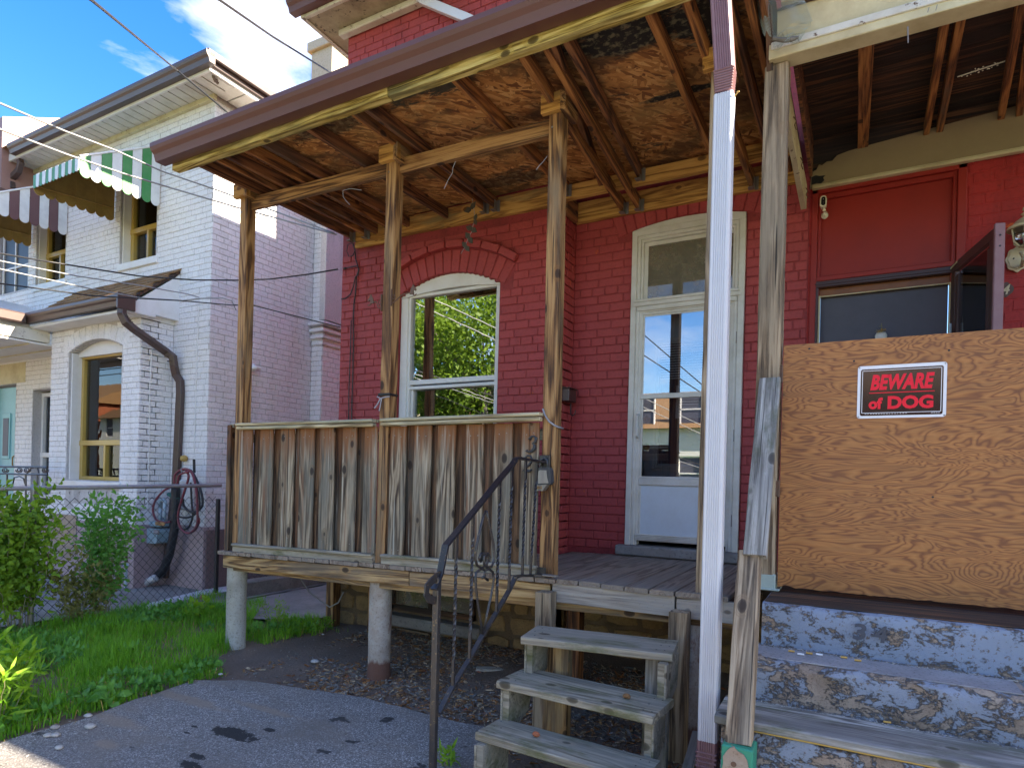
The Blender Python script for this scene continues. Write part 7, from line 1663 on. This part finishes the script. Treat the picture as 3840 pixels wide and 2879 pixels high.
for a, b_, lab in ((1510, 1000, 'dry orange leaf standing in the mulch behind the upper tread'), (1540, 1060, 'curled orange leaf on the mulch behind the upper tread'), (1800, 1085, 'long dry leaf on the soil right of the middle of the steps'), (900, 800, 'brown leaf on the mulch under the handrail')):
    q = at(1280+.5787*a, 1920+.5787*b_, Z=-.02); g = G(); r_ = random.uniform(0, 3); V = []
    for t in range(6):
        w_ = .02*sin(pi*(t+.3)/5.6); d = Vector((cos(r_), sin(r_), 0)); n_ = Vector((-sin(r_), cos(r_), 0)); c_ = Vector((q.x, q.y, -.01))+d*(t-2.5)*.016+Vector((0, 0, .012*abs(t-2.5)**1.3))
        V += [c_+n_*w_+Vector((0, 0, .012)), c_, c_-n_*w_+Vector((0, 0, .012))]
    g.add(V, [f for t in range(5) for f in ((t*3, t*3+1, t*3+4, t*3+3), (t*3+1, t*3+2, t*3+5, t*3+4))]); tag(g.obj('dry_leaf', M['dryleaf'], fix=False), lab, 'leaf')
# mulch, chips, crumbs: nobody could count them
rnd = random.Random(5)
def scatter(name, n, area, mts, size, zf, lab=None, kind='stuff'):
    gs = [G() for _ in mts]
    for _ in range(n):
        x, y = area(rnd); k = rnd.randrange(len(mts)); s = rnd.uniform(*size)
        Mx = Matrix.Translation((x, y, zf(x, y)+s*.12)) @ Matrix.Rotation(rnd.uniform(0, 6.28), 4, 'Z') @ Matrix.Rotation(rnd.uniform(-.6, .6), 4, 'X') @ Matrix.Rotation(rnd.uniform(-.5, .5), 4, 'Y')
        a, b_, c_ = s*rnd.uniform(.7, 1.6)/2, s*rnd.uniform(.25, .5)/2, s*rnd.uniform(.08, .18)/2
        gs[k].add([(-a, -b_*.6, -c_), (a*.8, -b_, -c_), (a, b_*.7, -c_), (-a*.9, b_, -c_), (-a*.9, -b_*.5, c_), (a*.7, -b_*.8, c_), (a*.9, b_*.6, c_), (-a*.7, b_*.9, c_)], [(3, 2, 1, 0), (4, 5, 6, 7), (0, 1, 5, 4), (1, 2, 6, 5), (2, 3, 7, 6), (3, 0, 4, 7)], Mx)
    for g, mt in zip(gs, mts): tag(g.obj(name, mt, fix=False), kind=kind)
def mulch_area(r):
    while True:
        x, y = r.uniform(-4.0, -.45), r.uniform(2.35, 4.72)
        d = noise.noise(Vector((x*1.2, y*1.2, 7)))
        if y > 3.12-(.0 if x < -1.9 else .35*min(1, (x+1.9)/.3)*2.2) and r.random() < .55+d*1.4+(.3 if y < 3.7 else -.15): return x, y
scatter('mulch', 8000, mulch_area, [M['bark'], M['chip'], M['dirt'], M['dryleaf'], M['w_post']], (.012, .05), soil_z)
scatter('wood_chips', 1500, mulch_area, [M['chip'], M['pebble'], M['chip'], M['brick_raw']], (.007, .030), soil_z)
scatter('grit', 900, lambda r: (r.uniform(-6.2, -3.6), r.uniform(1.0, 4.6)), [M['pebble'], M['bark']], (.005, .016), lambda x, y: soil_z(x, y) if x < -3.95 else -.045)
scatter('grit', 500, lambda r: (r.uniform(-3.9, -1.0), r.uniform(1.2, 3.15)), [M['pebble'], M['bark'], M['bark']], (.004, .014), lambda x, y: -.046)

scatter('grit', 900, lambda r: (r.uniform(-.36, .9), 3.085-abs(r.gauss(0, .012))), [M['pebble'], M['bark'], M['bark'], M['blue_step2']], (.004, .016), lambda x, y: .683)
scatter('grit', 700, lambda r: (r.uniform(-.38, .9), 2.822-abs(r.gauss(0, .012))), [M['pebble'], M['bark'], M['blue_step2']], (.004, .014), lambda x, y: .505)
# ================================================================ VEGETATION
def in_grass(x, y):
    e = -4.0+.06*noise.noise(Vector((y*4, 1, 1))) if y < 3.15 else -4.45+.1*noise.noise(Vector((y*4, 1, 1)))-(y-3.15)*.12
    if y > 3.05 and x > -4.15-(y-3.05)*.9: 
        return -4.95 < x < -4.45 and 3.75 < y < 4.55 or (-4.45 <= x < -4.05 and 4.1+(x+4.45) < y < 4.5 and noise.noise(Vector((x*9, y*9, 3))) > 0)
    return -6.62 < x < e and y < (4.95 if x < -5.6 else 4.55)
g = G(); rnd = random.Random(8); cnt = 0
while cnt < 30000:
    x, y = rnd.uniform(-6.62, -4.0), rnd.uniform(1.0, 4.9)
    if not in_grass(x, y): continue
    dn = noise.noise(Vector((x*2, y*2, 9)))
    if rnd.random() > .62+dn*.9: continue
    cnt += 1; hgt = rnd.uniform(.04, .14)*(1+dn*.6)*(.65 if x > -4.25 else 1); w = rnd.uniform(.0022, .004); a = rnd.uniform(0, 6.28); ln_ = rnd.uniform(.1, .7)*hgt
    d = Vector((cos(a), sin(a), 0)); n_ = Vector((-sin(a), cos(a), 0))*w; z = soil_z(x, y)-.005; b0 = Vector((x, y, z)); m1 = b0+d*ln_*.35+Vector((0, 0, hgt*.6)); t1 = b0+d*ln_+Vector((0, 0, hgt))
    g.add([b0-n_, b0+n_, m1+n_*.8, m1-n_*.8, t1], [(0, 1, 2, 3), (3, 2, 4)])
tag(g.obj('grass', M['grass'], fix=False), kind='stuff')
def leafshape(g, base, d, n_, L, w, fold=.15, droop=.2):
    """pointed leaf with a midrib fold"""
    up = d.cross(n_)
    c1, c2, tip = base+d*L*.35+up*L*.05, base+d*L*.72-up*L*droop*.3, base+d*L-up*L*droop
    g.add([base, c1+n_*w+up*w*fold, c1, c1-n_*w+up*w*fold, c2+n_*w*.7+up*w*fold, c2, c2-n_*w*.7+up*w*fold, tip], [(0, 2, 1), (0, 3, 2), (1, 2, 5, 4), (2, 3, 6, 5), (4, 5, 7), (5, 6, 7)])
def rdir(r, zb=0): v = Vector((r.gauss(0, 1), r.gauss(0, 1), r.gauss(zb, 1))); return v.normalized()
g = G(); rnd = random.Random(18)
for _ in range(2600):
    x, y = rnd.uniform(-6.62, -3.9), rnd.uniform(1.0, 4.9)
    if not in_grass(x, y) and not in_grass(x-.08, y): continue
    a = rnd.uniform(0, 6.28); d = Vector((cos(a), sin(a), 0)); n_ = Vector((-sin(a), cos(a), 0))*.0018; b0 = Vector((x, y, soil_z(x, y))); L_ = rnd.uniform(.04, .11); h_ = rnd.uniform(.005, .07)
    g.add([b0-n_, b0+n_, b0+d*L_*.5+n_+Vector((0, 0, h_)), b0+d*L_*.5-n_+Vector((0, 0, h_)), b0+d*L_+Vector((0, 0, h_*.8))], [(0, 1, 2, 3), (3, 2, 4)])
tag(g.obj('dead_grass', M['straw'], fix=False), kind='stuff')
# low broad-leaved weeds through the lawn
g = G(); rnd = random.Random(31); cnt = 0
while cnt < 420:
    x, y = rnd.uniform(-6.5, -4.02), rnd.uniform(1.5, 4.4)
    if not in_grass(x, y) or noise.noise(Vector((x*1.4, y*1.4, 4))) < -.05: continue
    cnt += 1; z = soil_z(x, y)
    for k in range(rnd.randint(5, 9)):
        a = rnd.uniform(0, 6.28); d = Vector((cos(a), sin(a), rnd.uniform(.2, .9))).normalized(); s = Vector((x, y, z+rnd.uniform(.01, .09)))+Vector((cos(a), sin(a), 0))*rnd.uniform(.0, .04)
        leafshape(g, s, d, d.cross(Vector((0, 0, 1))).normalized(), rnd.uniform(.03, .06), rnd.uniform(.014, .026), .2, .5)
tag(g.obj('ground_weeds', M['weed'], fix=False), kind='stuff')
def plant(name, lab, cat, c, hgt, ns, nl, L, w, leafm, spread, rnd, grp=None, lean=Vector((0, 0, 0)), stemm='stem', r=.004):
    t = thing(name, lab, cat, c, grp); gs = G(); gl = G()
    for s in range(ns):
        a = rnd.uniform(0, 6.28); o_ = Vector((cos(a), sin(a), 0))*spread*rnd.uniform(.1, .5); b0 = Vector(c)+o_*.5; h_ = hgt*rnd.uniform(.6, 1.05); P_ = [b0]
        for k in range(1, 7): P_.append(b0+o_*(k/6)**1.3*1.6+lean*(k/6)**2+Vector((rnd.uniform(-.02, .02)*hgt, rnd.uniform(-.02, .02)*hgt, h_*k/6)))
        gs.tube(P_, [r*(1-.12*k) for k in range(7)], 5)
        for q in range(nl):
            t_ = rnd.uniform(.12, 1)**.7; k = min(5, int(t_*6)); p = P_[k].lerp(P_[k+1], t_*6-k); d = (rdir(rnd, .25)+Vector((0, 0, .15))).normalized(); br_ = rnd.uniform(.0, .12)*hgt**.5
            n_ = d.cross(rdir(rnd)).normalized(); leafshape(gl, p+d*br_, d, n_, L*rnd.uniform(.6, 1.2), w*rnd.uniform(.7, 1.1), .2, .35)
    gs.obj('stem', M[stemm], t); o = gl.obj('foliage', M[leafm], t, fix=False); o['kind'] = 'stuff' if nl*ns > 300 else 'thing'
    if o['kind'] == 'thing': del o['kind']
    return t
rnd = random.Random(77)
plant('climbing_shrub', 'large yellow green leafy shrub growing over the fence at the left edge', 'shrub', (-6.5, 2.80, -.08), 1.25, 18, 190, .065, .021, 'bush', .55, rnd, lean=Vector((.05, -.05, 0)))
plant('climbing_shrub', 'green leafy shrub with thin pale stems against the middle of the fence', 'shrub', (-6.45, 3.45, -.08), 1.22, 11, 150, .055, .018, 'weed', .34, rnd)
plant('variegated_shrub', 'low shrub with dark cream-edged leaves between the two taller shrubs', 'shrub', (-6.4, 3.22, -.08), .72, 9, 80, .05, .018, 'bush2', .36, rnd)
plant('tall_weed', 'bright green tall weed with long narrow leaves in the lower left corner', 'weed', (-4.22, 1.72, -.08), .34, 6, 34, .11, .011, 'weed2', .26, rnd)
plant('tall_weed', 'bright green long leaved weed cut by the left edge of the picture', 'weed', (-4.55, 1.90, -.08), .46, 6, 40, .10, .013, 'weed2', .26, rnd)
plant('broad_weed', 'broad leaved weed at the edge of the asphalt', 'weed', (-4.1, 2.2, -.08), .12, 5, 10, .08, .028, 'weed', .2, rnd)
plant('seedling', 'light green seedling with wide leaves in front of the white edging', 'weed', (-5.75, 4.0, -.08), .22, 3, 10, .09, .034, 'weed2', .12, rnd)
plant('seedling', 'small green weed growing beside the foot of the iron handrail', 'weed', at(1280+.5787*660, 1920+.5787*1640, Z=-.05)[:], .07, 5, 9, .055, .009, 'weed2', .08, rnd)
plant('feathery_weed', 'light green feathery weed behind the first concrete pier', 'weed', (-4.80, 4.15, -.06), .26, 9, 60, .022, .004, 'weed2', .22, rnd)
plant('feathery_weed', 'small feathery weed at the foot of the wooden under-post', 'weed', (-4.42, 4.42, -.06), .12, 6, 50, .02, .004, 'weed2', .12, rnd)
# fallen brown leaves on the lawn
for q, lab in ((at(*k3(1380, 775), Z=-.0), 'brown dead leaf standing in the grass left of the first pier'), (at(*k3(1290, 560), Z=-.0), 'reddish brown dead leaf against the white edging')):
    g = G(); leafshape(g, q, Vector((.5, .1, .6)).normalized(), Vector((.6, -.2, -.4)).normalized(), .07, .03); tag(g.obj('dry_leaf', M['dryleaf'], fix=False), lab, 'leaf')

# street trees on the far side of the road: they show in the window glass
def tree(c, hgt, R, lab, leafm, seed, n=5200):
    rnd = random.Random(seed); t = thing('street_tree', lab, 'tree', c, 'trees across the street'); g = G(); c = Vector(c)
    tp = c+Vector((0, 0, hgt*.45)); g.tube([c, c+Vector((.1, 0, hgt*.2)), tp], [.22, .18, .14], 8)
    blobs = []
    for k in range(15):
        a = rnd.uniform(0, 6.28); e = rnd.uniform(-.3, 1); q = c+Vector((cos(a)*R*rnd.uniform(.2, .75), sin(a)*R*rnd.uniform(.2, .75), hgt*(.55+.35*e))); blobs.append((q, R*rnd.uniform(.28, .45))); m_ = tp.lerp(q, .5)+Vector((0, 0, .2)); g.tube([tp, m_, q], [.1, .06, .02], 6)
    g.obj('trunk', M['bark'], t); gl = G()
    for k in range(n):
        q, r_ = blobs[rnd.randrange(len(blobs))]; p = q+rdir(rnd)*r_*rnd.random()**.4; d = rdir(rnd, -.4); nn = d.cross(rdir(rnd)).normalized(); L = rnd.uniform(.14, .26); gl.add([p, p+d*L*.5+nn*L*.3, p+d*L, p+d*L*.5-nn*L*.3], [(0, 1, 2, 3)])
    tag(gl.obj('crown', M[leafm], t, fix=False), kind='stuff')
tree((-14.0, -13.2, -.1), 10.5, 4.2, 'bushy green street tree across the road, seen mirrored in the window', 'tree_a', 1, 15000)
tree((-19.0, -14.0, -.1), 11, 4.8, 'taller green street tree across the road further left', 'tree_a', 2, 13000)
tree((-16.2, -14.8, -.1), 7, 3.6, 'dark green low street tree across the road between the two tall ones', 'tree_b', 3, 9000)
tree((-25, -12.8, -.1), 9, 3.4, 'street tree across the road at the far left', 'tree_a', 4, 5000)
